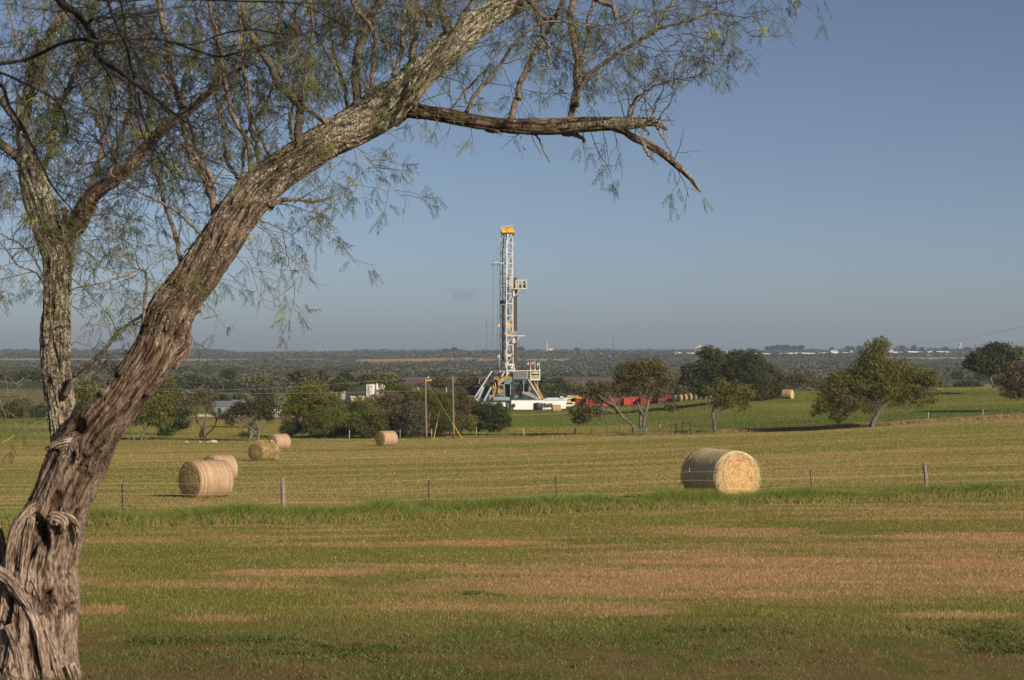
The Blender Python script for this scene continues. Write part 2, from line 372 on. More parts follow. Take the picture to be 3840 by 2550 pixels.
def place_grass():
    n = 680000
    u = rng.random(n); D = 10.3*(238/10.3)**(u**.92); X = (rng.random(n)-.5)*2*(.345*D+1.5)
    keep = rng.random(n) < 1; D = D[keep]; X = X[keep]; n = len(D)
    d = dryness(X, D)
    h = (.022+.030*rng.random(n))*(1+.9*sm(20, 90, D))*(1-.3*sm(17, 14, D)); wd = np.maximum(.0035, D*.00035)*(.7+.6*rng.random(n))
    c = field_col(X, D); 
    straw = rng.random(n) < .13+.35*d
    c = np.where(straw[:,None], np.array((.32,.25,.12))*(.55+.6*rng.random((n,1))), c*1.08)
    near_dark = sm(17, 14.5, D); c = np.where((straw & (rng.random(n) < near_dark*.85))[:,None], np.array((.22,.18,.085))*(.6+.8*rng.random((n,1))), c)  # near straw blades darkened along with the shaded ground colour
    c = c*(1+.35*(fbm(X*3, D*5, 31., o=2)-.5))[:,None]*1.0; h = h*(.55+.9*fbm(X*1.2, D*2.0, 12., o=3))
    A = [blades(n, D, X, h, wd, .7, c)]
    o = MBraw(A); 
    n = 150000; u = rng.random(n); D = 241*(430/241)**u; X = (rng.random(n)-.5)*2*.335*D; c = field_col(X, D)
    A2 = [blades(n, D, X, (.10+.14*rng.random(n)), .07+.05*rng.random(n), .6, c, .22)]
    tag(link('pasture_grass', MBraw(A2)), 'green grass of the pasture beyond the far fence', 'grass', kind='stuff')
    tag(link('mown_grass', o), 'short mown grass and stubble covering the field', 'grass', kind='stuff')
def MBraw(parts, name='grass', mat=None):
    V = []; Q = []; T = []; C = []; k = 0
    for v, q, t, c in parts:
        V.append(v); Q.append(q+k); T.append(t+k); C.append(c); k += len(v)
    return mk_mesh(name, np.vstack(V), [np.vstack(Q), np.vstack(T)], col=np.vstack(C), mat=mat or M_BLADE)
place_grass()
def fenceD(px): return 1/(.02254-1.843e-6*px)
def verge():
    n = 190000; px = rng.random(n)*4900-500; D0 = fenceD(px); off = rng.normal(-.9, .75, n); off = np.clip(off, -2.6, .8); D = D0+off
    X = (px-1920)/F*D; e = fbm(X*.8, D*.5, 2., o=3)
    keep = np.abs(off+.9) < .9+1.9*e; px, D, X, off, e = px[keep], D[keep], X[keep], off[keep], e[keep]; n = len(D)
    h = (.17+.28*rng.random(n))*(.35+1.4*e)*(1-.4*sm(-1.4,-2.4,off)); wd = .014+.014*rng.random(n)
    c = mixc(np.broadcast_to(np.array((.115,.165,.028)), (n,3)), np.array((.180,.215,.045)), rng.random(n))
    dry_ = (rng.random(n) < .04+.40*sm(-1.5, -2.3, off)); c = np.where(dry_[:,None], np.array((.30,.20,.09)), c)
    a = blades(n, D, X, h, wd, .9, c)
    o = link('verge_grass', MBraw([a])); tag(o, 'strip of taller green grass growing along the near wire fence', 'grass', kind='stuff')
    # verge of the second fence
    n = 26000; px = 1000+rng.random(n)*3000; D = 238+rng.normal(0, 1.3, n); X = (px-1920)/F*D
    e = fbm(X*.3, D*.3, 5., o=2); h = (.15+.3*rng.random(n))*(.4+e)*sm(1500, 2700, px); h = h+.1; wd = .07+.05*rng.random(n)
    c = mixc(np.broadcast_to(np.array((.12,.13,.035)), (n,3)), np.array((.27,.19,.09)), np.clip(e*2.4-.7+.5*sm(2500,3500,px), 0, 1))
    o = link('fence_line_grass', MBraw([blades(n, D, X, h, wd, .6, c)])); tag(o, 'rough dry grass along the far wire fence', 'grass', kind='stuff')
    # low broad-leaved weeds near the camera
    n = 33000; D = 10.5+rng.random(n)*5.6; X = (rng.random(n)-.5)*2*(.34*D+1.3)
    e = fbm(X*.9, D*2.0, 21., o=4); keep = (e > .56); D, X, e = D[keep], X[keep], e[keep]; n = len(D)
    c = mixc(np.broadcast_to(np.array((.055,.085,.016)), (n,3)), np.array((.10,.14,.03)), rng.random(n))
    W2 = []
    for (cx, cy, rx, ry, k) in [(370,1478,110,4,1),(780,1500,120,6,1.2),(1050,1520,150,5,1),(1250,1536,60,3,.5),(2290,1466,75,12,2),(1100,1373,45,4,.5),(2330,1500,60,5,.6),(1500,1452,200,4,.6),(620,1476,60,3,.4)]:
        Dc = hit(cx*K, cy*K, 8, 60); dr = abs(hit(cx*K, (cy-ry)*K, 8, 60)-hit(cx*K, (cy+ry)*K, 8, 60))/2; m = int(2600*k)
        Dq = Dc+rng.normal(0, 1.2, m)*dr; Xq = (cx*K-1920)/F*Dc+rng.normal(0, .75, m)*rx*K/F*Dc; kq = fbm(Xq*1.7, Dq*1.3, 51., o=3) > .50; Dq, Xq = Dq[kq], Xq[kq]; m = len(Dq)
        cq = mixc(np.broadcast_to(np.array((.055,.070,.018)), (m,3)), np.array((.115,.130,.036)), rng.random(m)**1.5)
        W2.append(blades(m, Dq, Xq, .012+.04*rng.random(m), .009+.011*rng.random(m), 1.3, cq))
    tag(link('weed_patches', MBraw(W2)), 'dark green broad leaved weed bands across the near grass', 'weeds', kind='stuff')
    v = blades(n, D, X, .012+.035*rng.random(n), np.full(n, .014), 1.5, c)
    o = link('ground_weeds', MBraw([v])); tag(o, 'low broad leaved weeds in the dark grass nearest the camera', 'weeds', kind='stuff')
verge()
# ------------------------------------------------ foreground mesquite
def z4(x, y): return (x/2.931, y/2.931)
def z5(x, y): return (799.3+x/2.931, y/2.931)
def z6(x, y): return (x/2.931, (800+y/1.802)/K)
def big_trunk(pts, D0, nseg, nring, amp, ridge, flare=0, lich=(0,1), dents=(), seed=0, flat=1.0, wea=.001):
    """pts rows: display x, y, half width px, depth offset"""
    p = smooth_line(pts, 14); s = np.r_[0, np.cumsum(np.linalg.norm(np.diff(p[:,:2], axis=0), axis=1))]
    q = np.linspace(0, s[-1], nring); p = np.stack([np.interp(q, s, p[:,k]) for k in range(4)], 1)
    W = np.array([PD(a[0], a[1], D0+a[3]) for a in p]); R = p[:,2]*K/F*(D0+p[:,3])*1.06
    t = np.gradient(W, axis=0); t /= np.linalg.norm(t, axis=1)[:,None]
    ref = np.array((0,-1.,0)); u = ref-(t@ref)[:,None]*t; u /= np.linalg.norm(u, axis=1)[:,None]; v = np.cross(t, u)
    L = np.r_[0, np.cumsum(np.linalg.norm(np.diff(W, axis=0), axis=1))]
    a = np.arange(nseg)*2*math.pi/nseg; A, LL = np.meshgrid(a, L); RR = np.repeat(R[:,None], nseg, 1)
    tw = LL*.5+(fbm(LL*1.2, 0., seed+1., o=2)-.5)*1.2
    ca, sa = np.cos(A+tw*.6), np.sin(A+tw*.6)
    low = fbm(ca*1.4, sa*1.4, LL*1.5+seed, o=3)-.5
    kx = ridge*RR/.16
    wp = (fbm(ca*3, sa*3, LL*3+5, o=3)-.5)*1.1
    r1 = np.minimum(1, np.abs(2*noise3(ca*kx*1.7+wp, sa*kx*1.7+wp, LL*4.2+seed)-1)*2.6)      # plates parted by narrow cracks
    r2 = np.minimum(1, np.abs(2*noise3(ca*kx*3.2+wp*2+9, sa*kx*3.2+wp, LL*11.0+seed)-1)*2.2)
    sc_ = fbm(ca*kx*1.7, sa*kx*1.7, LL*22+seed, o=3)                   # scales across
    hgt = .42*r1+.30*r2+.28*sc_
    fl = 0
    if flare:
        bot = sm(flare, 0, LL); fl = bot*(.20*np.cos(A*5+1.3+LL*2)+.12*np.cos(A*9+LL*3))
    d = RR*(1+low*.34+fl)+(hgt-.62)*amp*(1+0*LL)
    d = d+np.where(hgt < .5, (hgt-.5)*amp*1.6, 0)
    V = W[:,None,:]+d[...,None]*(ca0(A)[...,None]*u[:,None,:]*flat+np.sin(A)[...,None]*v[:,None,:])
    # knots and hollows on the side one sees
    out = (V-W[:,None,:]); out /= np.linalg.norm(out, axis=2)[...,None]+1e-9
    xs = (V[...,0]/V[...,1]*F+1920)/K; ys = (1275-np.tan(np.arctan2(V[...,2], V[...,1])-PITCH)*F)/K
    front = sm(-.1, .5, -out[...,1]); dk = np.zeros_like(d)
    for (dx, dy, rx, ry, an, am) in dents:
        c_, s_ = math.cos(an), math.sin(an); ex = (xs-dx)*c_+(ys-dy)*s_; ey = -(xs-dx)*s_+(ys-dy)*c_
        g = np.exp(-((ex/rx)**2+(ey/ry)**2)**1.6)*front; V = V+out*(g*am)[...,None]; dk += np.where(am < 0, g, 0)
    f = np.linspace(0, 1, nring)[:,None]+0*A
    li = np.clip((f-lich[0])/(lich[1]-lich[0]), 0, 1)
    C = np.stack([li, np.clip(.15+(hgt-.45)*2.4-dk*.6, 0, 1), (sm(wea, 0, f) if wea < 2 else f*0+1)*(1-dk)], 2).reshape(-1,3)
    i, j = np.meshgrid(np.arange(nring-1), np.arange(nseg), indexing='ij'); i = i.ravel(); j = j.ravel(); j2 = (j+1) % nseg
    Q = np.c_[i*nseg+j, i*nseg+j2, (i+1)*nseg+j2, (i+1)*nseg+j]
    Vf = V.reshape(-1,3); c = len(Vf); Vf = np.vstack([Vf, W[-1]+t[-1]*R[-1]*.5]); C = np.vstack([C, C[-1]])
    T = np.array([((nring-1)*nseg+k, (nring-1)*nseg+(k+1) % nseg, c) for k in range(nseg)])
    return Vf, Q, T, C
def ca0(a): return np.cos(a)
D0 = 12.0
root = G(75*K, 12.0)
mesq = thing('mesquite_tree', tuple(root), 'large gnarled mesquite leaning across the left foreground over the hay field', 'tree')
RL = np.array(mesq.location)
def mparts(parts, name, mat, parent=mesq, smooth=True):
    V = []; Q = []; T = []; C = []; k = 0
    for v, q, t, c in parts:
        V.append(v); Q.append(q+k); C.append(c); 
        if len(t): T.append(t+k)
        k += len(v)
    me = mk_mesh(name, np.vstack(V)-RL, [np.vstack(Q)]+([np.vstack(T)] if T else []), col=np.vstack(C), mat=mat, smooth=smooth)
    return link(name, me, parent)
main = [(62,1640,125,0),(66,1568,106,0),(76,1500,88,0),(84,1430,86,0),(88,1370,90,.02),(92,1300,78,.02),(112,1230,74,.02),(136,1165,66,0),(160,1105,65,0),(185,1050,66,0),(214,1000,56,-.05),(245,960,52,-.1),(273,930,49,-.1),(310,880,50,-.1),(345,833,50,-.1),(372,780,50,-.05),
  (392,722,50,-.05),(430,668,46,0),(466,620,44,0),(506,560,45,0),(548,495,45,0),(614,420,41,.05),(682,368,39,.1),(751,324,39,.1),(820,288,42,.15),(885,250,44,.15),(935,205,37,.2),(975,165,33,.25),(1040,108,34,.3),(1100,55,29,.35),(1160,18,25,.4),(1226,-12,20,.45),(1300,-60,15,.5)]
dents = [(94,1232,15,40,-.30,-.17),(70,1262,13,36,.3,-.09),(115,1392,12,30,.1,-.13),(20,1400,9,60,.15,-.06),(158,1405,6,16,0,-.05),(126,1200,15,12,.2,.07),(152,1190,20,7,.5,.05),(172,1380,14,30,0,.07),(118,1330,10,50,.05,.03),
  (178,985,18,14,-1.0,-.09),(160,1062,10,20,.5,-.06),(425,765,14,40,.15,.05),(420,800,14,20,0,.05),(405,700,10,9,0,.02),(318,872,26,9,-.8,-.015),(238,905,12,9,0,.02),(335,925,12,9,0,-.03),(960,165,14,10,-.9,.03),(880,290,16,10,.4,.03),(135,1145,9,12,0,-.03)]
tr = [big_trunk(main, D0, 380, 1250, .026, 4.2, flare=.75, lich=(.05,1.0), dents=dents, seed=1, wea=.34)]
def rib(pts, D, n=26, amp=.017, seed=0, ridge=6):
    return big_trunk([(a,b,c*1.15,e*.74) for a,b,c,e in pts], D, n*2, 130, amp, ridge, lich=(.5,3), seed=seed, wea=3)
# weathered ribs and torn flaps of the old trunk base
tr += [rib([(150,1120,10,-.18),(112,1152,13,-.2),(70,1180,13,-.2),(42,1215,12,-.2),(30,1262,12,-.22),(22,1320,10,-.25),(12,1380,9,-.28),(2,1430,8,-.3)], D0, seed=3),
       rib([(-12,1316,13,-.36),(18,1338,12,-.38),(42,1368,11,-.39),(66,1402,10,-.38),(84,1440,9,-.38),(98,1500,9,-.38),(112,1590,9,-.36)], D0, seed=4),
       rib([(112,1196,6,-.3),(128,1192,11,-.31),(146,1204,10,-.30),(142,1222,6,-.28)], D0, seed=6),
       rib([(140,1186,5,-.28),(164,1196,6,-.27),(178,1216,6,-.24),(184,1242,4,-.2)], D0, seed=7),
       rib([(72,1192,6,-.24),(66,1230,8,-.26),(58,1280,8,-.28),(52,1330,7,-.3)], D0, seed=8),
       rib([(92,1420,7,-.33),(104,1460,8,-.34),(120,1500,9,-.34),(134,1545,10,-.3),(150,1600,12,-.26)], D0, seed=9),
       rib([(104,1036,2,-.2),(122,1026,7,-.23),(148,1018,9,-.23),(172,1014,10,-.2),(190,1004,7,-.15)], D0, seed=10),
       rib([(20,1440,8,-.36),(40,1500,9,-.38),(56,1580,12,-.36)], D0, seed=11),
       rib([(433,750,1.5,-.0),(431,772,7,-.0),(425,798,12,-.02),(413,822,12,-.04),(398,846,8,-.06)], D0, seed=12),
       rib([(160,1530,10,-.3),(172,1560,12,-.3),(180,1610,12,-.3)], D0, seed=13),
       rib([(40,1560,12,-.44),(20,1600,14,-.46),(0,1640,14,-.46)], D0, seed=14),
       rib([(448,714,12,0),(458,715,6,0),(464,718,1.5,0)], D0, n=10, seed=17),
       rib([(-18,1205,14,.1),(-8,1250,17,.12),(-2,1300,14,.1),(-6,1380,16,.05)], D0, seed=16)]
# bark shards standing off the trunk surface
Vb, Qb, Tb, Cb = tr[0]
N0 = 380*1250; idx = np.random.default_rng(11).choice(N0-380, 4200, replace=False); idx = idx[(idx//380 > 240)]
ctr = Vb[:N0].reshape(1250,380,3).mean(1); o_ = Vb[idx]-ctr[idx//380]; o_ /= np.linalg.norm(o_, axis=1)[:,None]
tt = ctr[np.minimum(idx//380+5, 1249)]-ctr[idx//380-5]; tt /= np.linalg.norm(tt, axis=1)[:,None]; bb = np.cross(o_, tt)
rr = np.random.default_rng(12); ll = (.012+.03*rr.random(len(idx)))[:,None]; ww = (.004+.007*rr.random(len(idx)))[:,None]; up_ = (.003+.008*rr.random(len(idx)))[:,None]
b0 = Vb[idx]-o_*.004
Vs = np.stack([b0-bb*ww, b0+bb*ww, b0+tt*ll+bb*ww*.7+o_*up_, b0+tt*ll-bb*ww*.6+o_*up_*1.4], 1).reshape(-1,3); ks = np.arange(len(idx))*4
tr.append((Vs, np.c_[ks,ks+1,ks+2,ks+3], np.zeros((0,3),int), np.repeat(np.c_[Cb[idx,0], np.full(len(idx), .8), np.zeros(len(idx))], 4, 0)))
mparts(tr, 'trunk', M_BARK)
left = [(165,1060,40,.15),(152,1020,31,.2),(145,985,28,.25),(143,950,29,.3),(137,915,29,.3),(133,880,29,.3),(129,840,29,.3),(128,800,30,.3),(128,760,31,.3),(131,700,31,.3),(133,640,30,.3),(134,590,33,.3),(120,550,33,.3),(104,510,31,.3),(92,470,30,.3),(76,420,27,.3),(62,360,18,.32),(54,310,15,.35),(52,272,15,.4),(62,235,14,.4),(84,188,12,.45),(96,137,11,.5),(118,80,11,.5),(146,34,11,.5),(150,-20,9,.5),(170,-90,7,.5)]
st = mparts([big_trunk(left, D0, 220, 900, .024, 3.6, lich=(-.9,.65), seed=21)], 'stem', M_BARK)
fork = [(128,570,26,.28),(150,540,24,.26),(176,515,22,.25),(196,480,21,.22),(210,455,18,.2),(240,430,16,.2),(292,392,15,.18),(341,334,13,.15),(392,283,11,.1),(440,252,9,.1),(484,212,8,.05),(546,164,5,0),(600,140,3,0)]
limb = [(905,262,30,.15),(936,253,19,.12),(965,256,17,.1),(1004,262,15.5,.05),(1070,275,15.5,0),(1140,287,15.5,-.05),(1208,292,16.5,-.1),(1277,291,17,-.15),(1345,287,15.5,-.2),(1413,285,14,-.25),(1465,284,12,-.28),(1500,281,9.5,-.3),(1520,288,6,-.3),(1538,298,4,-.3)]
limb2 = [(1418,290,12,-.25),(1440,302,9,-.28),(1462,318,8,-.3),(1498,334,8.5,-.33),(1533,358,7.5,-.36),(1568,388,6.5,-.4),(1590,410,5,-.42),(1606,432,3.5,-.44),(1616,442,1.5,-.45)]
for i_, (pp, ns, nr_) in enumerate([(fork,80,420),(limb,110,620),(limb2,48,240)]):
    br = mparts([big_trunk(pp, D0, ns, nr_, .012 if i_ else .014, 2.6, lich=(-.4,1.6), seed=30+i_)], 'branch', M_BARK)
SH = []     # (points [(x,y)], radius px start, end, depth start, depth end, bark)
def sh(f, pts, r0, r1, d0=0, d1=0): SH.append(([f(*p) for p in pts], r0, r1, d0, d1))
idn = lambda x, y: (x, y)
sh(z5, [(80,690),(62,450),(110,250),(170,100),(220,0),(240,-120),(300,-300)], 12, 7, .1, .3)
sh(z5, [(170,650),(180,400),(190,250),(120,130),(60,60),(20,-60)], 6, 4, .1, -.2)
sh(z5, [(330,480),(375,330),(380,180),(400,0),(430,-200)], 6, 4.5, .1, .4)
sh(z5, [(450,370),(468,180),(492,0),(480,-150)], 7, 5, .2, .5)
sh(z5, [(430,380),(432,200),(440,60),(430,-80)], 3.5, 2.5, .2, 0)
sh(z5, [(560,150),(530,90),(490,60)], 5, 3, .2, 0)
sh(z5, [(560,140),(580,60),(610,0),(640,-200)], 7, 5, .2, .5)
sh(z5, [(680,180),(650,100),(620,0),(560,-140)], 10, 7, .2, .5)
sh(z5, [(465,690),(540,560),(640,370),(740,190),(790,90),(860,-10),(900,-160)], 7, 4.5, -.1, -.4)
sh(z5, [(820,740),(870,640),(960,530),(1050,420),(1110,320),(1200,230),(1330,155),(1480,150),(1560,185)], 5, 2.5, 0, -.3)
sh(z5, [(700,740),(850,560),(950,470),(1000,380),(1080,300)], 3, 1.5, 0, .3)
sh(z5, [(1120,780),(1150,650),(1200,500),(1300,300),(1390,150),(1470,0),(1560,-160)], 7.5, 5, 0, .4)
sh(z5, [(1165,640),(1170,560),(1200,490)], 6, 4.5, -.05, 0)
sh(z5, [(1520,785),(1550,600),(1555,400),(1520,200),(1510,80),(1530,0),(1540,-200)], 8.5, 6.5, -.1, .2)
sh(z5, [(1555,680),(1570,610),(1640,500),(1750,420),(1850,350),(1950,290),(2080,210),(2200,165),(2343,130),(2500,60)], 6.5, 2.5, -.1, -.6)
sh(z5, [(2080,210),(2150,100),(2210,0),(2260,-120)], 3.5, 2.5, -.3, -.4)
sh(z5, [(1575,480),(1610,330),(1640,230),(1625,170),(1640,90),(1680,0),(1740,-150)], 5, 3.5, 0, .3)
sh(z5, [(1240,0),(1290,90),(1318,190),(1325,240),(1355,290),(1362,350),(1375,435)], 9, 2, .3, -.2)
sh(z5, [(1310,95),(1350,130),(1395,122)], 5, 3, .2, .1)
sh(z5, [(1320,245),(1280,238)], 3.5, 2.5, .1, .1)
sh(z5, [(1895,815),(1930,700),(2000,630),(2100,570),(2200,540),(2343,520),(2440,460)], 4, 1, -.2, -.6)
sh(z5, [(1910,800),(1990,650),(2080,540),(2160,500),(2300,480)], 3, 1, -.2, .2)
sh(z5, [(2060,800),(2090,700),(2130,630),(2150,540)], 3, 1, -.3, -.5)
sh(z5, [(2110,805),(2180,700),(2225,610)], 2.5, 1, -.3, -.5)
sh(z5, [(2080,800),(2150,815),(2225,818)], 2.5, 1, -.3, -.3)
sh(z5, [(1600,-60),(1700,0),(1790,40),(1830,130)], 8, 5, 0, -.2)
sh(z5, [(1270,905),(1310,960),(1350,1060),(1375,1095)], 3, 1, 0, -.2)
sh(z5, [(1495,905),(1560,920),(1605,955)], 6, 4, 0, -.1)
sh(z5, [(2110,880),(2150,960),(2195,1045)], 3, 1.5, -.3, -.4)
sh(z5, [(2010,985),(2030,1040),(2062,1078)], 4, 2.5, -.35, -.4)
sh(z5, [(975,880),(1000,890),(1020,895)], 6, 4, 0, -.1)
sh(z5, [(2010,870),(2040,900),(2035,915)], 2.5, 1.5, -.3, -.3)
sh(z5, [(60,40),(100,110),(120,150)], 5, 4, .2, .2)
sh(z5, [(1000,-120),(940,-60),(900,-20)], 10, 8, .3, .4)
sh(z4, [(2025,1030),(2018,850),(2020,710),(1900,590),(1820,430),(1740,300),(1660,160),(1630,0),(1600,-180)], 10.5, 7, .05, -.3)
sh(z4, [(1880,560),(1890,380),(1880,200),(1910,0),(1900,-200)], 5.5, 4, 0, .3)
sh(z4, [(2195,825),(2060,720),(2020,640)], 5, 3, 0, 0)
sh(z4, [(1840,1090),(1770,950),(1720,830),(1660,700),(1650,500),(1660,300)], 4.5, 2.5, 0, .3)
sh(z4, [(1690,1190),(1690,1050),(1660,930),(1580,800),(1540,650),(1510,500),(1490,350),(1470,240),(1430,120),(1410,0),(1370,-150)], 6, 4, 0, -.3)
sh(z4, [(1450,1410),(1400,1240),(1310,1100),(1270,980),(1240,850),(1200,650),(1150,450),(1120,250),(1080,80),(1060,-100)], 8.5, 5, 0, .4)
sh(z4, [(1418,1260),(1420,1180),(1320,1060),(1240,980)], 7, 5, -.1, -.1)
sh(z4, [(1200,650),(1120,550),(1050,430),(990,350),(960,240),(900,0)], 5, 3, .2, .2)
sh(z4, [(1635,1290),(1640,1100),(1650,930),(1690,860),(1800,690),(1850,560)], 4, 2.5, 0, 0)
sh(idn, [(418,608),(410,570),(397,520),(382,480),(370,430),(356,380),(347,300),(342,222),(330,150)], 6, 3.5, 0, .3)
sh(idn, [(458,535),(425,502),(392,478),(341,454),(290,423),(250,400)], 4.5, 1.8, 0, -.3)
sh(idn, [(152,905),(172,870),(190,848),(232,820),(260,782),(300,746),(332,724),(352,708)], 7, 3, .2, -.1)
sh(idn, [(331,736),(338,645),(324,622),(280,640),(239,650),(164,668)], 4, 1.5, -.1, -.3)
sh(idn, [(625,478),(640,466),(668,460),(700,462),(722,466),(745,460),(767,453)], 7, 1.5, 0, 0)
sh(idn, [(598,508),(640,524),(676,548)], 2, 1, 0, -.2)
sh(z4, [(150,1090),(60,1010),(0,970),(-100,900)], 13, 10, .3, .3)
sh(z4, [(135,830),(80,770),(30,700),(-20,640),(-80,500)], 10, 8, .3, .1)
sh(z4, [(280,1160),(330,1050),(350,930),(375,830),(410,700),(450,620),(500,500),(530,430),(590,300),(620,100),(680,-60)], 8, 5, .3, .6)
sh(z4, [(600,1290),(650,1160),(690,1000),(700,930),(660,820),(630,740),(580,680),(540,560)], 7, 3.5, .2, .4)
sh(z4, [(700,1260),(760,1130),(800,1000),(840,850),(870,760),(880,600),(860,450)], 7, 4, .2, .5)
sh(z4, [(840,1170),(870,1050),(960,900),(1050,820),(1200,790)], 5, 3, .2, .3)
sh(z4, [(1240,690),(1240,560),(1270,480),(1330,360),(1400,260)], 5.5, 4, .1, .2)
sh(z4, [(435,1540),(440,1460),(425,1400)], 8, 7, .2, .2)
sh(z4, [(350,740),(330,690),(300,600),(270,500),(180,430),(120,300),(80,150),(40,0)], 4, 2.5, .3, .3)
sh(z4, [(165,900),(175,700),(180,550),(210,430),(260,280)], 10, 6, .4, .6)
sh(z6, [(300,480),(240,400),(120,350),(60,270),(0,200)], 3, 1.2, .2, -.2)
sh(z6, [(295,430),(230,300),(150,220),(60,170),(-30,120)], 3, 1.2, .2, 0)
sh(z6, [(330,1050),(335,900),(350,750),(310,600),(340,450),(350,300)], 3.5, 2.5, -.02, -.06)
sh(idn, [(500,470),(475,440),(468,400),(455,350),(440,300),(420,240),(400,180),(385,100),(370,0)], 4, 3, 0, .4)
sh(idn, [(560,430),(540,400),(520,360),(520,300),(500,240),(495,160),(505,60),(500,-40)], 4, 3, .1, .5)
sh(idn, [(598,385),(590,330),(575,280),(575,210),(560,150),(555,60),(545,-30)], 5, 3, .1, -.3)
sh(idn, [(690,335),(668,300),(680,200),(690,120),(680,30),(690,-60)], 4, 3, .1, .4)
sh(idn, [(765,300),(740,270),(700,240),(705,160),(720,80),(715,-30)], 4, 3, .1, -.3)
sh(idn, [(800,262),(795,200),(770,120),(760,40),(750,-60)], 4, 3, .1, .4)
SH3 = []
for pts, r0, r1, d0, d1 in SH:
    _a, _b = pts[0], pts[1]; _l = math.hypot(_b[0]-_a[0], _b[1]-_a[1]); pts = [(_a[0]-(_b[0]-_a[0])/_l*9, _a[1]-(_b[1]-_a[1])/_l*9)]+list(pts)
    q = smooth_line([(x, y) for x, y in pts], 7); n = len(q); f = np.linspace(0, 1, n)
    W = np.array([PD(q[k,0], q[k,1], D0+d0+(d1-d0)*f[k]) for k in range(n)])
    if n > 8: W[3:-1] += np.random.default_rng(n).normal(0, .004, (n-4,3))
    R = (r0+(r1-r0)*f)*K/F*D0; R[0] *= 1.35; R[1] *= 1.1
    R = R*(1+.12*(np.random.default_rng(n+5).random(n)-.5))
    SH3.append((W, R)); mb = MB(); mb.tube(W, R, 9 if r0 > 3 else 6); mb.build('branch', M_SHOOT if r0 < 8.6 else M_TRUNK, mesq, smooth=True)
for pp, dd in ((main,0),(fork,0),(limb,0),(limb2,0),(left,0)):
    q = smooth_line(pp, 4); SH3.append((np.array([PD(a[0],a[1],D0+a[3]) for a in q]), q[:,2]*K/F*D0))
# ---- fine twigs
class Twigs:
    def __init__(s): s.pts = []; s.leaf = []
TW = Twigs(); R_ = random.Random(5)
def rnd_perp(d):
    a = Vector((R_.gauss(0,1), R_.gauss(0,1), R_.gauss(0,1))); d = Vector(d); a = a-d*a.dot(d); return a.normalized()
def grow(p, d, L, r, lvl, droop, leafp, maxl=3):
    n = max(3, int(L/.055)); st = L/n; p = Vector(p); d = Vector(d).normalized(); pts = [p.copy()]; sg = 1
    zig = rnd_perp(d)
    for i in range(n):
        sg = -sg; d = (d+zig*.20*sg+rnd_perp(d)*.13+Vector((0,0,droop*st*2.2))).normalized(); p = p+d*st; pts.append(p.copy())
        t = (i+1)/n
        if lvl < maxl and t > .12 and R_.random() < (.62 if lvl == 0 else .5)*(st/.055):
            cd = (d*math.cos(.9)+rnd_perp(d)*math.sin(.9)).normalized()
            cl = L*(.35+.35*R_.random())*(1-.45*t)
            if cl > .07: grow(p, cd, cl, r*.6, lvl+1, droop-.25, leafp, maxl)
        if lvl >= 1 and R_.random() < leafp: TW.leaf.append((p.copy(), d.copy()))
    TW.pts.append((np.array(pts), np.linspace(r, max(r*.35, .0011), len(pts)))) 
def xleaf(xd, yd):
    """how leafy the crown is in that place (0..1), by region of the tree"""
    return .10 if xd > 1750 else .2
for k_, (W, Rr) in enumerate(SH3):
    Ls = np.linalg.norm(np.diff(W, axis=0), axis=1).sum(); limbish = Rr.max() > .04
    xd = (W[:,0]/W[:,1]*F+1920)/K; 
    nchild = int(Ls*(5.6 if not limbish else 3.2))
    if 24 < k_ < 32: nchild = 0
    for c in range(nchild):
        i = R_.randrange(1, len(W)) if not limbish else R_.randrange(2, len(W))
        x = xd[i]; yv = (1275-math.tan(math.atan2(W[i][2], W[i][1])-PITCH)*F)/K
        if limbish and yv > 640: continue
        if 930 < x < 1800 and yv > 235 and R_.random() < .35: continue
        t = Vector(W[min(i+1, len(W)-1)]-W[i-1]).normalized(); 
        d = (t*.45+rnd_perp(t)+Vector((0,0,.55))).normalized()
        if limbish: d = (rnd_perp(t)+Vector((0,0,.9))).normalized()
        L = (.35+.5*R_.random())*(1.0 if x < 900 else .85 if x < 1300 else .62)
        grow(W[i]+np.array(d)*Rr[i]*.8, d, L, .0042, 0, -.15, .36 if x > 1000 else .48)
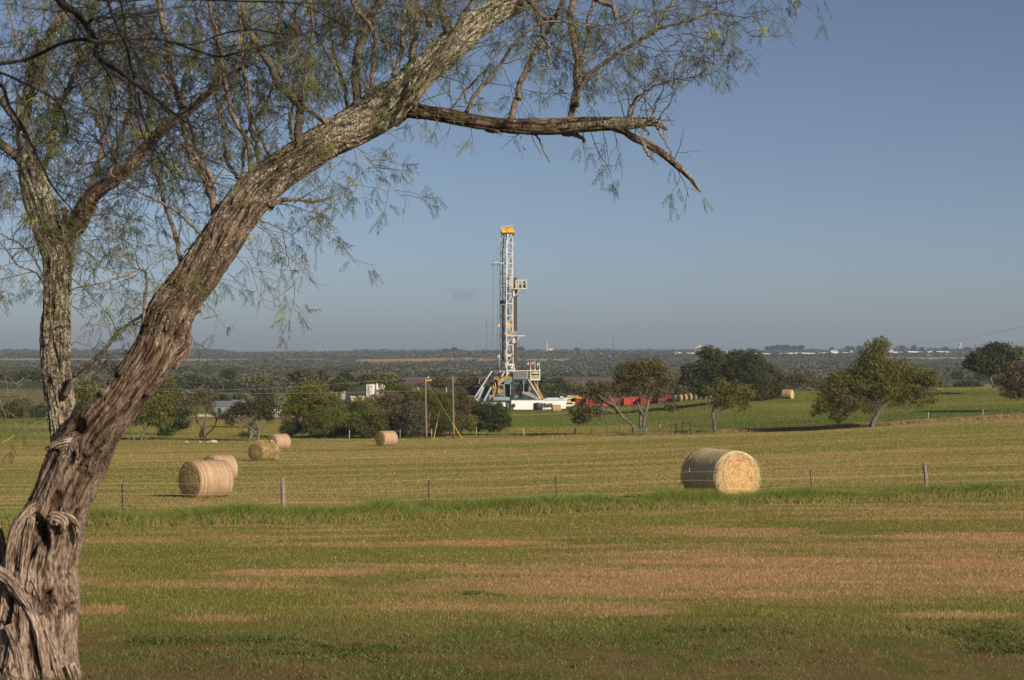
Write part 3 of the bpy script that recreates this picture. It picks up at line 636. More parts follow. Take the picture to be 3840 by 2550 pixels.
# hanging sprays: start, direction hint (display px), length m
for (x, y, dx, dy, L) in [(1000,270,30,60,.35),(1040,285,-20,70,.36),(1085,290,20,60,.25),(1205,305,-40,30,.28),(1225,308,30,50,.25),(1345,300,-20,60,.38),(1360,300,10,80,.45),(1390,295,25,90,.48),(1415,300,15,60,.42),(1340,310,30,70,.35),(1010,275,-30,60,.30),(960,270,20,40,.2),(1370,330,40,90,.35),
   (590,520,50,20,.62),(598,515,90,30,.75),(560,560,60,50,.6),(545,590,70,60,.6),(600,505,50,60,.45),(525,630,60,60,.4),(640,575,90,40,.5),(570,600,50,90,.5),(700,400,10,60,.25),(720,390,30,60,.15),(476,700,40,30,.35),(470,735,40,-30,.22),
   (330,620,-60,30,.6),(300,640,-80,20,.5),(240,650,-60,10,.45),(332,640,30,-60,.3),(420,610,-60,10,.5),(400,640,-90,30,.5),(380,690,-60,-20,.45),(350,705,-40,-30,.3),(410,560,-70,20,.5),(280,420,-40,60,.5),(240,450,-10,80,.5),(330,470,-50,40,.6),(300,560,-30,20,.5),
   (165,560,60,20,.5),(165,600,60,30,.55),(165,640,70,40,.5),(160,700,50,30,.4),(100,560,-60,10,.55),(98,600,-70,0,.5),(98,640,-60,20,.4),(70,500,-60,20,.4),(60,450,-60,0,.4),(-20,560,30,40,.5),(-30,600,40,60,.5),(-20,680,30,-40,.4),(-30,880,60,-10,.55),(-30,900,70,10,.6),(-30,930,80,30,.6),(-20,960,80,20,.5),(-20,850,70,20,.5),(110,950,-30,30,.35),(-10,900,60,60,.5),
   (250,640,10,50,.5),(220,800,20,-60,.25),(232,830,20,-50,.2),(1530,300,15,50,.2),(1240,20,20,60,.3),(1290,60,-40,60,.35),(1100,90,-10,50,.35),(1050,140,30,50,.35),(1010,190,50,30,.5),(960,240,50,-20,.5),(980,215,40,30,.4)]:
    p = PD(x, y, D0-.1*R_.random()); e = PD(x+dx, y+dy, D0-.1+.35*(R_.random()-.5)); d = Vector(e-p).normalized()
    grow(p, d, L*.72, .0034, 0, -.6, .5, 2)
# sprays crossing the sky at the upper right and far side of the crown
for c in range(70):
    x = R_.uniform(1150, 1760); y = R_.uniform(-60, 150)-(0 if x < 1500 else (x-1500)*.13); 
    if R_.random() < (x-1150)/1300: continue
    d = Vector((R_.gauss(.7,.5), R_.gauss(0,.6), R_.gauss(-.1,.6))).normalized()
    grow(PD(x, y, D0+R_.uniform(-1,1)), d, R_.uniform(.3,.7), .0035, 0, -.35, .5 if y < 60 else .3, 2)
for c in range(180):
    x = R_.uniform(-40, 620); y = R_.uniform(-60, 520)
    if y > 470-.35*x+60: continue
    d = Vector((R_.gauss(.1,.8), R_.gauss(0,.7), R_.gauss(.2,.7))).normalized()
    grow(PD(x, y, D0+R_.uniform(-.6,1.6)), d, R_.uniform(.3,.65), .0036, 0, -.3, .62, 2)
for c in range(110):
    x = R_.uniform(620, 1150); y = R_.uniform(-80, 180)
    d = Vector((R_.gauss(.1,.7), R_.gauss(0,.7), R_.gauss(.5,.6))).normalized()
    grow(PD(x, y, D0+R_.uniform(-.4,1.2)), d, R_.uniform(.3,.6), .0036, 0, -.2, .4, 2)
mb = MB()
for p, r in TW.pts: mb.tube(p, r, 3, cap=False)
o = mb.build('twigs', M_SHOOT, mesq); o['kind'] = 'stuff'
def mesq_leaves(L, name, parent, scale=1.0, green=((.045,.065,.022),(.10,.115,.035))):
    """drooping two-part leaves with rows of slim leaflets"""
    n = len(L); g = np.random.default_rng(9)
    pos = np.array([tuple(a) for a, b in L]); dr = np.array([tuple(b) for a, b in L])
    d = dr*.5+g.normal(0, .5, (n,3)); d[:,2] -= .55; d /= np.linalg.norm(d, axis=1)[:,None]
    s = np.cross(d, g.normal(0, 1, (n,3))); s /= np.linalg.norm(s, axis=1)[:,None]
    Vs = []; Qs = []; Cs = []; k = 0
    cols = mixc(np.broadcast_to(np.array(green[0]), (n,3)), np.array(green[1]), g.random(n)); yl = g.random(n) < .04; cols[yl] = (.26,.25,.04)
    for pin in (-1, 1):
        ax = d+s*.38*pin; ax /= np.linalg.norm(ax, axis=1)[:,None]; wv = np.cross(ax, s); wv /= np.linalg.norm(wv, axis=1)[:,None]; sv = np.cross(wv, ax)
        PL = (.085+.045*g.random(n))[:,None]*scale
        p0 = pos+d*.02*scale
        for j in range(6):
            f = (j+.8)/6.5; b = p0+ax*PL*f+np.array((0,0,-1.))*(f*f*.02*scale)
            for side in (-1, 1):
                ld = ax*.42+sv*side*.50+np.array((0,0,-.62))+g.normal(0, .16, (n,3)); ld /= np.linalg.norm(ld, axis=1)[:,None]
                ln = (.026+.016*g.random(n))[:,None]*scale; wd = .0030*scale
                nn = np.cross(ld, wv+g.normal(0,.4,(n,3))); nn /= np.linalg.norm(nn, axis=1)[:,None]+1e-9
                V = np.stack([b-nn*wd*.5, b+nn*wd*.5, b+ld*ln+nn*wd*.5, b+ld*ln-nn*wd*.5], 1).reshape(-1,3)
                kk = np.arange(n)*4+k; Vs.append(V); Qs.append(np.c_[kk,kk+1,kk+2,kk+3]); Cs.append(np.repeat(cols, 4, 0)); k += len(V)
    me = mk_mesh(name, np.vstack(Vs)-np.array(parent_loc(parent)), [np.vstack(Qs)], col=np.vstack(Cs), mat=M_LEAF)
    return link(name, me, parent)
LF = TW.leaf; R_.shuffle(LF); print('twigs', len(TW.pts), 'leaves', len(LF)); LF = LF[:4100]
o = mesq_leaves(LF, 'foliage', mesq); o['kind'] = 'stuff'
# grass and litter round the foot of the tree
g_ = np.random.default_rng(77); n = 5200; X = root[0]-.3+g_.random(n)*1.1; Dg = 11.55+g_.random(n)*1.0
k_ = (np.hypot(X-root[0], Dg-12.0) > .30); X, Dg = X[k_], Dg[k_]; n = len(X)
c_ = mixc(np.broadcast_to(np.array((.07,.08,.022)), (n,3)), np.array((.17,.12,.06)), g_.random(n))
tag(link('tree_foot_grass', MBraw([blades(n, Dg, X, .03+.09*g_.random(n)**2, .003+.004*g_.random(n), .9, c_)])), 'longer grass and dry litter round the foot of the mesquite', 'grass', kind='stuff')
# ------------------------------------------------ branches of a nearer tree, out of focus
near = thing('overhanging_branch', tuple(PD(180,-300,5.2)), 'dark blurred bare branches of a nearer tree hanging across the upper left', 'branch')
TW = Twigs()
NB = [([(330,-200),(400,0),(520,90),(580,170),(650,280),(655,380),(800,480),(950,590),(1130,730),(1250,820),(1330,870)], 22, 4),
 ([(-200,440),(0,430),(200,395),(400,300),(570,265),(700,290),(880,265),(1100,270),(1350,350),(1500,380),(1700,330),(1900,290),(2020,240),(2200,170)], 12, 2.5),
 ([(580,170),(650,120),(800,120),(950,100),(1070,75)], 10, 3), ([(1100,270),(1300,300),(1500,230),(1700,200),(1900,230),(2050,230),(2300,170)], 6, 2),
 ([(-100,480),(0,490),(160,560),(350,660),(430,760),(460,890),(540,980)], 8, 2.5), ([(-60,540),(20,590),(60,710),(150,850),(250,1050),(350,1250),(470,1400),(600,1540)], 12, 2.5),
 ([(700,-100),(760,100),(850,300),(880,430),(910,560),(930,800),(1000,980),(1110,1040),(1250,1000),(1400,960)], 9, 2), ([(650,0),(870,5),(1100,-10),(1500,5),(1900,15),(2300,30)], 6, 3),
 ([(655,390),(720,480),(780,620),(740,760),(720,950),(780,1100),(800,1380)], 6, 1.5), ([(930,620),(960,760),(1000,900),(1060,980)], 5, 2),
 ([(1230,700),(1100,720),(1400,620),(1560,600),(1700,500)], 4, 1.5), ([(460,-60),(430,60),(560,230),(600,420),(590,520)], 6, 2), ([(1000,1000),(1150,1150),(1200,1200),(1480,1240)], 4, 1.5),
 ([(800,-60),(830,90),(860,260),(960,420),(1040,470)], 5, 2)]
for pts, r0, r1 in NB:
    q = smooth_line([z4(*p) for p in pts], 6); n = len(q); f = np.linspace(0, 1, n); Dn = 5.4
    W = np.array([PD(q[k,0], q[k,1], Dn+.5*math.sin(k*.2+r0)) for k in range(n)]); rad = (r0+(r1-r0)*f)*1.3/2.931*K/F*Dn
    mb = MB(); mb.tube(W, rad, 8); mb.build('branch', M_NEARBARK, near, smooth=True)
    for c in range(int(5+n*.4)):
        i = R_.randrange(2, n); t = Vector(W[i]-W[i-1]).normalized(); grow(W[i], (t*.8+rnd_perp(t)).normalized(), R_.uniform(.12,.34), .0017, 0, -.2, .0, 2)
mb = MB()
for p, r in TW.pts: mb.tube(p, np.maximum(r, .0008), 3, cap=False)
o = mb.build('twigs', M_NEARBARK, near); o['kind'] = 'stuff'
# ------------------------------------------------ hay bales
def bale_mats(name, side, hay, ring):
    m, t, b = nodes(name+'_wrap'); b.inputs['Roughness'].default_value = .8
    tc = t.nodes.new('ShaderNodeTexCoord').outputs['Object']
    w1 = tex(t, 1.6, 3, .6, vec=tc, mapscale=(7.5,.12,.12), dist=.1); w2 = tex(t, 26, 5, .7, vec=tc, mapscale=(1,.35,.35))
    c1 = ramp(t, w1, [(.40, side[0]), (.47, side[1]), (.53, side[2]), (.60, side[0])])
    mx = t.nodes.new('ShaderNodeVectorMath'); mx.operation = 'MULTIPLY'; t.links.new(c1, mx.inputs[0]); t.links.new(ramp(t, w2, [(.3,(.62,.6,.56)),(.7,(1.25,1.25,1.25))]), mx.inputs[1])
    t.links.new(mx.outputs[0], b.inputs['Base Color']); bump(t, b, w2, .5, .03)
    m2, t, b = nodes(name+'_hay'); b.inputs['Roughness'].default_value = .9
    tc = t.nodes.new('ShaderNodeTexCoord').outputs['Object']; sp = t.nodes.new('ShaderNodeSeparateXYZ'); t.links.new(tc, sp.inputs[0])
    def mth(op, a, bb=None):
        n = t.nodes.new('ShaderNodeMath'); n.operation = op
        for i, k in enumerate((a, bb)):
            if k is None: continue
            if isinstance(k, (int,float)): n.inputs[i].default_value = k
            else: t.links.new(k, n.inputs[i])
        return n.outputs[0]
    r = mth('SQRT', mth('ADD', mth('POWER', sp.outputs[1], 2.0), mth('POWER', sp.outputs[2], 2.0)))
    an = mth('ARCTAN2', sp.outputs[2], sp.outputs[1])
    cb = t.nodes.new('ShaderNodeCombineXYZ'); t.links.new(mth('MULTIPLY', r, 26.0), cb.inputs[0]); t.links.new(mth('MULTIPLY', an, mth('ADD', mth('MULTIPLY', r, 2.2), .35)), cb.inputs[1])
    n1 = t.nodes.new('ShaderNodeTexNoise'); n1.inputs['Scale'].default_value = 1.0; n1.inputs['Detail'].default_value = 6; n1.inputs['Roughness'].default_value = .72; n1.inputs['Distortion'].default_value = .35
    t.links.new(cb.outputs[0], n1.inputs['Vector'])
    c = ramp(t, n1.outputs[0], [(.30, hay[0]), (.47, hay[1]), (.64, hay[2])])
    rr = ramp(t, r, [(.79, (0,0,0)), (.82, (1,1,1))]); mx = t.nodes.new('ShaderNodeMix'); mx.data_type = 'RGBA'
    t.links.new(rr, mx.inputs[0]); t.links.new(c, mx.inputs[6])
    rc = ramp(t, n1.outputs[0], [(.3, tuple(k*.75 for k in ring)), (.7, ring)]); t.links.new(rc, mx.inputs[7])
    t.links.new(mx.outputs[2], b.inputs['Base Color']); bump(t, b, n1.outputs[0], .9, .05)
    return m, m2
BM1 = bale_mats('green_grey_bale', ((.36,.31,.11),(.56,.44,.24),(.62,.50,.30)), ((.24,.13,.045),(.46,.28,.115),(.62,.42,.20)), (.46,.43,.20))
BM2 = bale_mats('pink_bale', ((.30,.17,.085),(.46,.30,.18),(.36,.29,.21)), ((.24,.16,.055),(.50,.35,.14),(.70,.52,.25)), (.30,.20,.09))
BM3 = bale_mats('loose_bale', ((.30,.20,.08),(.46,.31,.14),(.26,.22,.09)), ((.22,.15,.05),(.44,.31,.12),(.64,.46,.21)), (.36,.26,.12))
M_STRAW = mat_attr('loose_straw', .9)
def bale_mesh(R, L, squash=1.06, seed=1, rough=.012):
    mb = MB(); nu, nv = 96, 30
    def wrap(u, v):
        a = u*2*math.pi; e = np.minimum(v, 1-v)*2; rr = R*(1-.10*(1-np.clip(e*7, 0, 1))**2)
        rr = rr*(1+.012*np.sin(v*L*34))+ (fbm(np.cos(a)*3, np.sin(a)*3, v*4+seed, o=4)-.5)*rough*4
        y = np.cos(a)*rr*squash; z = np.sin(a)*rr; z = np.where(z < -R*.86, -R*.86+(z+R*.86)*.25, z)
        return (v-.5)*L, y, z
    mb.grid(lambda u, v: wrap(u, v), nu, nv, True)
    ends = []
    for s in (-1, 1):
        e = MB()
        def endf(u, v, s=s):
            a = u*2*math.pi; x0, y0, z0 = wrap(u, np.full_like(u, 1.0 if s > 0 else 0.0))
            bul = .05*(1-v**2)+(fbm(y0*v*14, z0*v*14, seed+s, o=3)-.5)*.035
            return s*(L/2)+s*bul, y0*v, z0*v
        e.grid(endf, nu, 26, True); ends.append(e)
    return mb, ends
def make_bale(px, v, lo, hi, R, L, ang, mats, label, seed, strands=900, squash=1.06, D=None, name='hay_bale', group='round hay bales lying in the mown field'):
    """ang: direction of the bale's axis, from +x turning towards +y"""
    D = D or hit(px, v, lo, hi); g = G(px, D); loc = (g[0], g[1]+R*.2, g[2]+R*.88)
    t = thing(name, loc, label, 'hay bale', group, rz=ang)
    mb, ends = bale_mesh(R, L, squash, seed)
    mb.build('net_wrap', mats[0], t, smooth=True, world=False)
    for e in ends: e.build('hay_face', mats[1], t, smooth=True, world=False)
    if strands:
        g2 = np.random.default_rng(seed); n = strands; s = np.where(g2.random(n) < .5, -1, 1); rr = R*np.sqrt(g2.random(n))*.98; a = g2.random(n)*2*math.pi
        p = np.stack([s*(L/2+.03), np.cos(a)*rr*squash, np.maximum(np.sin(a)*rr, -R*.84)], 1); tan = np.stack([s*.35*g2.random(n), -np.sin(a), np.cos(a)], 1)+g2.normal(0, .35, (n,3)); ln = (.05+.12*g2.random(n))[:,None]
        wv = np.stack([np.zeros(n), np.cos(a), np.sin(a)], 1)*.006
        V = np.stack([p-wv, p+wv, p+tan*ln+wv*.3, p+tan*ln-wv*.3], 1).reshape(-1,3); k = np.arange(n)*4
        c = np.array((.62,.43,.22))*(.35+.75*g2.random((n,1))); c = np.repeat(c if mats is BM1 else c*.62, 4, 0)
        o = link('loose_straw', mk_mesh('loose_straw', V, [np.c_[k,k+1,k+2,k+3]], col=c, mat=M_STRAW), t); o['kind'] = 'stuff'
    return t
A1 = math.atan2(-math.cos(math.radians(29)), math.sin(math.radians(29)))
make_bale(1662*K, 1150*K, 58, 70, .94, 2.2, A1, BM1, 'largest hay bale, pale sunlit end facing right, behind the near wire fence on the right', 1, 2600, 1.09)
A2 = math.atan2(-math.cos(math.radians(45)), -math.sin(math.radians(45)))
make_bale(474*K, 1147*K, 66, 90, .86, 1.78, A2, BM2, 'big hay bale with pinkish striped side, nearest bale on the left', 2, 1400)
make_bale(506*K, 1111*K, 80, 110, .80, 1.4, A2, BM2, 'hay bale mostly hidden behind the pinkish striped bale on the left', 3, 200)
shag = make_bale(606*K, 1062*K, 110, 170, .76, 1.6, A2+.12, BM3, 'shaggy loosened hay bale with its coil falling open', 4, 1800, 1.12)
_mb = MB(); _a = np.linspace(-.9, 3.6, 46)
for _x, _r in ((-.74,.86),(-.60,.90),(-.48,.84)): _mb.tube(np.stack([_x+.05*np.sin(_a*3+_x), np.cos(_a)*_r*1.12*(1+.05*np.sin(_a*4+_x*9)), np.maximum(np.sin(_a)*_r*(1+.04*np.cos(_a*5)), -.62)], 1), .07+.03*np.sin(_a*7+_x), 7)
_mb.build('loose_coil', BM3[1], shag, smooth=True, world=False)
_g = np.random.default_rng(31); _n = 2600; _t = _g.random(_n)*3.9-.4; _q = np.stack([_g.uniform(-.8, .75, _n), np.cos(_t)*.84*1.1, np.sin(_t)*.84], 1); _d = _g.normal(0, 1, (_n,3)); _d[:,2] -= .6; _d /= np.linalg.norm(_d, axis=1)[:,None]; _w = np.array((.008,0,.004))
_V = np.stack([_q-_w, _q+_w, _q+_d*.2+_w, _q+_d*.2-_w], 1).reshape(-1,3); _k = np.arange(_n)*4; _c = np.repeat(np.array((.46,.34,.15))*(.5+.7*_g.random((_n,1))), 4, 0)
_o = link('hanging_straw', mk_mesh('hanging_straw', _V, [np.c_[_k,_k+1,_k+2,_k+3]], col=_c, mat=M_STRAW), shag); _o['kind'] = 'stuff'
make_bale(643*K, 1036*K, 150, 215, .86, 1.9, A2+.0, BM2, 'tidy hay bale just behind the shaggy loosened one', 5, 200)
make_bale(891*K, 1028*K, 150, 215, .87, 1.85, A2-.05, BM2, 'lone hay bale in mid field in front of the thicket', 6, 200)
make_bale(1282.5*K, 951*K, 280, 430, .98, 2.1, .12, BM3, 'orange brown hay bale standing in the pasture below the drilling site', 7, 0, group='hay bales in the far pasture')
make_bale(1816*K, 920*K, 300, 390, 1.0, 2.0, -.5, BM3, 'rounded orange hay bale on the hill right of the oak grove', 8, 0, group='hay bales in the far pasture')
# row of stored bales beside the red containers
ro = make_bale(1560*K, 0, 0, 0, .95, 1.7, A2-.3, BM3, 'stored hay bale leftmost of the row against the red bin', 9, 0, D=428, group='hay bales stored in a row by the red bins')
place = ['second from the left', 'third from the left', 'fourth from the left', 'fifth from the left', 'sixth from the left', 'third from the right', 'second from the right', 'rightmost, beside the oak grove']
for i, w_ in enumerate(place):
    r = ro.copy(); COL.objects.link(r); px = (1560+(i+1)*11.3)*K; g = G(px, 427-i*.5); r.location = (g[0], g[1], g[2]+.84)
    r['label'] = 'stored hay bale in the row by the red bins, '+w_
    for ch in ro.children: c = ch.copy(); COL.objects.link(c); c.parent = r
# ------------------------------------------------ near wire fence
M_WOOD = mat_bark('weathered_post_wood', (.10,.075,.06), (.21,.17,.145), (.32,.27,.24), scale=6, stretch=(4,4,.4))
M_RUST = mat_paint('rusty_steel', (.075,.035,.025), .8, .2); M_WIRE = mat_paint('galvanised_wire', (.45,.45,.42), .5, .3)
M_PALE = mat_bark('pale_post_wood', (.22,.2,.17), (.36,.33,.29), (.48,.45,.4), scale=5, stretch=(4,4,.4))
M_BLACKST = mat_paint('black_steel', (.018,.02,.02), .6, .3)
g0 = G(1065, fenceD(1065)); nf = thing('wire_fence', tuple(g0), 'near barbed wire fence of thin rusty and thick wooden posts crossing the field', 'fence')
posts = [(-140,'m'),(284,'m'),(655,'w'),(990,'m'),(1285,'m'),(1595,'m'),(1872,'m'),(2138,'w'),(2480,'m'),(2800,'m')]
WH = [1.08,.80,.52,.25]; tops = []
for i, (xd, k) in enumerate(posts):
    px = xd*K; D = fenceD(px); g = G(px, D); lean = (-.06 if xd > 1200 else -.02)
    mb = MB(); h = 1.22 if k == 'w' else 1.20
    if k == 'w':
        zz = np.linspace(-.1, h, 14); r = .072*(1-.12*zz/h)*(1+.05*np.sin(zz*9+i)); pts = [g+np.array((lean*z_*1.6+.006*math.sin(z_*11), 0, z_)) for z_ in zz]
        mb.tube(pts, r, 14); mb.build('wooden_post', M_WOOD, nf, smooth=True)
    else:
        a = g+np.array((lean*-.1,0,-.1)); b = g+np.array((lean*h,0,h)); mb.bar(a, b, .036); mb.bar(a+np.array((.0,-.02,0)), b+np.array((0,-.02,0)), .014)
        mb.build('metal_post', M_RUST, nf)
        t2 = MB(); t2.bar(b-np.array((0,0,.12))+np.array((-.006,-.03,0)), b+np.array((-.006,-.03,0)), .018); t2.build('post_tip', M_WIRE, nf)
    tops.append((g, lean))
for wi, hh in enumerate(WH):
    mb = MB(); pts = []
    for i in range(len(tops)-1):
        a, la = tops[i]; b, lb = tops[i+1]; a = a+np.array((la*hh,-.04,hh)); b = b+np.array((lb*hh,-.04,hh))
        for f in np.arange(0, 1, 1/12): q = a+(b-a)*f; q[2] -= .05*4*f*(1-f)*(.5+.3*wi); pts.append(q)
    pts.append(b); pts = np.array(pts); mb.tube(pts, np.full(len(pts), .0021), 4)
    for q in pts[::1]: mb.bar(q+np.array((-.02,0,-.015)), q+np.array((.02,0,.015)), .004)
    mb.build('barbed_wire', M_WIRE, nf)
# ------------------------------------------------ far fence line
F2 = [(1618,'p'),(1673,'s'),(1786,'b'),(1844,'s'),(1905,'s'),(1967,'l'),(2029,'s'),(2092,'s'),(2156,'t'),(2217,'s'),(2275,'s'),(2331,'b'),(2378,'p'),(2423,'p'),(2473,'B'),(2534,'b'),
      (2558,'k'),(2589,'k'),(2627,'s'),(2790,'p'),(2910,'s'),(3031,'p'),(3150,'s'),(3332,'s'),(3400,'s'),(3480,'p'),(3550,'s'),(3685,'p'),(3780,'s'),(3880,'p'),(1500,'p'),(1400,'s'),(1310,'p'),(1215,'s'),(1250,'s')]
F2.sort(); f2 = thing('farm_fence', tuple(G(2200, 240)), 'far fence of mixed posts and square mesh below the pasture', 'fence')
pl = []
for px, k in F2:
    D = 240; g = G(px, D)-np.array((0,0,.05)); mb = MB(); h = 1.25
    if k in 'pbBlt':
        w_ = {'p':.12,'b':.17,'B':.24,'l':.17,'t':.2}[k]; h = {'p':1.3,'b':1.5,'B':1.75,'l':1.15,'t':1.2}[k]; dx = -.25 if k == 'l' else .03
        mb.tube([g, g+np.array((dx*.5,0,h*.5)), g+np.array((dx,0,h))], [w_/2*1.1, w_/2, w_/2*.9], 8)
        mb.build('wooden_post', {'p':M_PALE,'b':M_WOOD,'B':M_PALE,'l':M_PALE,'t':M_BLACKST}[k], f2, smooth=True)
    else:
        mb.bar(g, g+np.array((0,0,1.9 if k == 'k' else h)), .09 if k == 'k' else .06); mb.build('metal_post', M_BLACKST, f2)
    pl.append(g)
for (a, b, hh, m, w_) in [(2331,2378,1.0,M_WOOD,.12),(2473,2534,1.25,M_WOOD,.12),(2558,2589,1.45,M_BLACKST,.09)]:
    mb = MB(); mb.bar(G(a,240)+np.array((0,0,hh)), G(b,240)+np.array((0,0,hh+.05)), w_); mb.build('brace_rail', m, f2)
for hh in (1.05,.75,.4):
    mb = MB(); mb.tube(np.array([q+np.array((0,0,hh+.05)) for q in pl]), np.full(len(pl), .009), 3); mb.build('fence_wire', M_RUST, f2)
mb = MB(); xs = np.arange(2600, 3900, 8.)
for x in xs: g = G(x, 240); mb.bar(g, g+np.array((0,0,1.15)), .014)
for hh in (.2,.55,.9,1.15):
    q = np.array([G(x, 240)+np.array((0,0,hh)) for x in xs[::4]]); mb.tube(q, np.full(len(q), .010), 3)
mb.build('wire_mesh', M_BLACKST, f2)
# green pipe gate
gt = thing('pipe_gate', tuple(G(2400, 239.4)), 'blue green pipe gate between two pale posts under the leaning tree', 'gate'); mb = MB()
M_TEAL = mat_paint('teal_paint', (.05,.13,.14), .5)
for hh in (.3,.6,.9,1.2): mb.bar(G(2382,239.4)+np.array((0,0,hh)), G(2419,239.4)+np.array((0,0,hh)), .06)
for x in (2382,2400,2419): mb.bar(G(x,239.4)+np.array((0,0,.3)), G(x,239.4)+np.array((0,0,1.2)), .06)
mb.build('gate_frame', M_TEAL, gt)
# ------------------------------------------------ utility poles and lines
M_POLE = mat_bark('pole_wood', (.10,.06,.045), (.19,.12,.09), (.27,.19,.15), scale=2, stretch=(4,4,.3)); M_YEL = mat_paint('yellow_guard', (.75,.52,.03), .5)
M_DARKW = mat_paint('dark_cable', (.10,.10,.09), .7); M_LINE = mat_paint('aluminium_line', (.34,.34,.24), .6); M_WHITE = mat_paint('white_paint', (.78,.77,.73), .5)
def pole(xd, base_v, top_v, label):
    D = 232; g = G(xd*K, D); top = PD(xd, top_v, D)
    t = thing('utility_pole', tuple(g), label, 'utility pole', 'power poles behind the far fence'); mb = MB()
    top = np.array((top[0]-.15, g[1], top[2])); zz = np.linspace(0, 1, 6); mb.tube([g+(top-g)*f for f in zz], .155-.035*zz, 10); mb.build('pole', M_POLE, t, smooth=True)
    return t, g, top
t1, b1, p1 = pole(983, 1006, 871, 'shorter wooden power pole with insulators, left of the pair by the thicket')
mb = MB(); mb.bar(p1+np.array((-.55,0,-.15)), p1+np.array((.1,0,-.15)), .10); mb.bar(p1+np.array((.1,0,-.05)), p1+np.array((.4,0,-.02)), .08); mb.build('crossarm', M_POLE, t1)
mb = MB(); [mb.cyl(p1+np.array(o_), .09, .18, 8) for o_ in ((-.5,0,-.12),(-.2,0,-.12))]; mb.build('insulator', M_DARKW, t1)
mb = MB(); mb.cyl(p1+np.array((.4,0,-.02)), .10, .16, 8); mb.build('insulator', M_WHITE, t1)
t2, b2, p2 = pole(1046, 1006, 866, 'taller bare wooden power pole, right of the pair by the thicket')
mb = MB(); mb.bar(p2+np.array((0,0,-.25)), p2+np.array((.45,0,-.35)), .16); mb.build('bracket', M_DARKW, t2)
def cable(name, pts, r, m, label, cat, group=None):
    mb = MB(); q = smooth_line(pts, 8); mb.tube(q, np.full(len(q), r), 4); o = mb.build(name, m, loc=tuple(q[0])); return tag(o, label, cat, group)
wa = PD(120, 890, 250); wb = PD(120, 908, 250)
wl = 'thin power lines over the left trees'
cable('power_line', [wa, (wa+p1)/2+np.array((0,0,-1.6)), PD(983,901,232)], .022, M_LINE, 'lower sagging power line crossing the treetops left of the poles', 'power line', wl)
cable('power_line', [PD(120,886,250), (PD(120,886,250)+p1)/2+np.array((0,0,-1.2)), p1+np.array((-.3,0,.05))], .022, M_LINE, 'upper sagging power line crossing the treetops left of the poles', 'power line', wl)
def guy(top, xb, vb, lab, xg, D=231):
    e = G(xb*K, D); f = .30; m_ = e+(top-e)*f; t = thing('guy_wire', tuple(e), lab, 'guy wire', 'guy wires of the power poles')
    mb = MB(); mb.tube(np.array([m_, top]), [.018,.018], 4); mb.build('wire', M_LINE, t); mb = MB(); mb.tube(np.array([e, e+(top-e)*xg]), [.036,.036], 6); mb.build('yellow_guard', M_YEL, t)
guy(p1+np.array((0,0,-.3)), 1066, 1006, 'guy wire slanting down right past the taller pole with yellow guard', .27)
guy(PD(1014,945,231), 1000, 1004, 'short yellow guarded guy wire between the two poles', .60)
guy(PD(110,960,225), 6, 1040, 'guy wire with yellow guard in the grass at the left edge', .28, 224)
cable('power_line', [PD(2060,798,1900), PD(2200,784,1000), PD(2361,753,560), PD(2700,690,300)], .045, M_DARKW, 'upper power line rising across the sky at the right edge', 'power line', 'power lines at the right')
cable('power_line', [PD(2240,798,1200), PD(2361,788,800), PD(2700,762,400)], .045, M_DARKW, 'lower power line rising across the sky at the right edge', 'power line', 'power lines at the right')
# pale rocks
M_ROCK = mat_bark('pale_rock', (.26,.23,.19), (.38,.34,.29), (.5,.46,.4), scale=3, stretch=(1,1,1))
for i, (xd, s, lab) in enumerate([(492,.55,'largest pale rock at the field edge right of the bare forked tree'),(430,.28,'small pale rock left of the forked tree'),(462,.26,'pale rock at the foot of the forked tree'),(481,.30,'pale rock just left of the largest field edge rock')]):
    g = G(xd*K, 226); mb = MB(); mb.grid(lambda u, v: (np.cos(u*6.283)*np.sin(v*3.1416)*s*(.8+.5*fbm(u*5, v*4, i)), np.sin(u*6.283)*np.sin(v*3.1416)*s*.7, np.cos(v*3.1416)*s*.6*(.7+.6*fbm(u*4, v*5, i+3.))), 16, 10, True)
    o = mb.build('rock', M_ROCK, smooth=False); o.location = g; tag(o, lab, 'rock', 'rocks along the field edge')
# ------------------------------------------------ mid distance trees and bushes
def d8(x, y): return (1561.7+x/2.931, 737.8+y/2.931)
def d3(x, y): return (1291.2+x/4.8, 768.6+y/4.8)
def d1(x, y): return (245.9+x/4.8, 768.6+y/4.8)
def d2(x, y): return (676.3+x/4.8, 768.6+y/4.8)
def d9(x, y): return (x/4.635, 768.6+y/4.635)
PAL = {'olive': ((.100,.095,.022),(.175,.155,.036)), 'dark': ((.050,.055,.021),(.092,.090,.030)), 'green': ((.078,.090,.018),(.130,.135,.028)),
       'yellow': ((.110,.112,.016),(.170,.160,.026)), 'grey': ((.085,.084,.048),(.130,.120,.072)), 'brown': ((.11,.078,.048),(.15,.115,.070)), 'deep': ((.045,.060,.013),(.080,.094,.020)), 'rust': ((.095,.075,.027),(.155,.118,.045))}
PAL = {k: tuple(tuple(c*f for c, f in zip(t, (.92,1.0,.95))) for t in v) for k, v in PAL.items()}
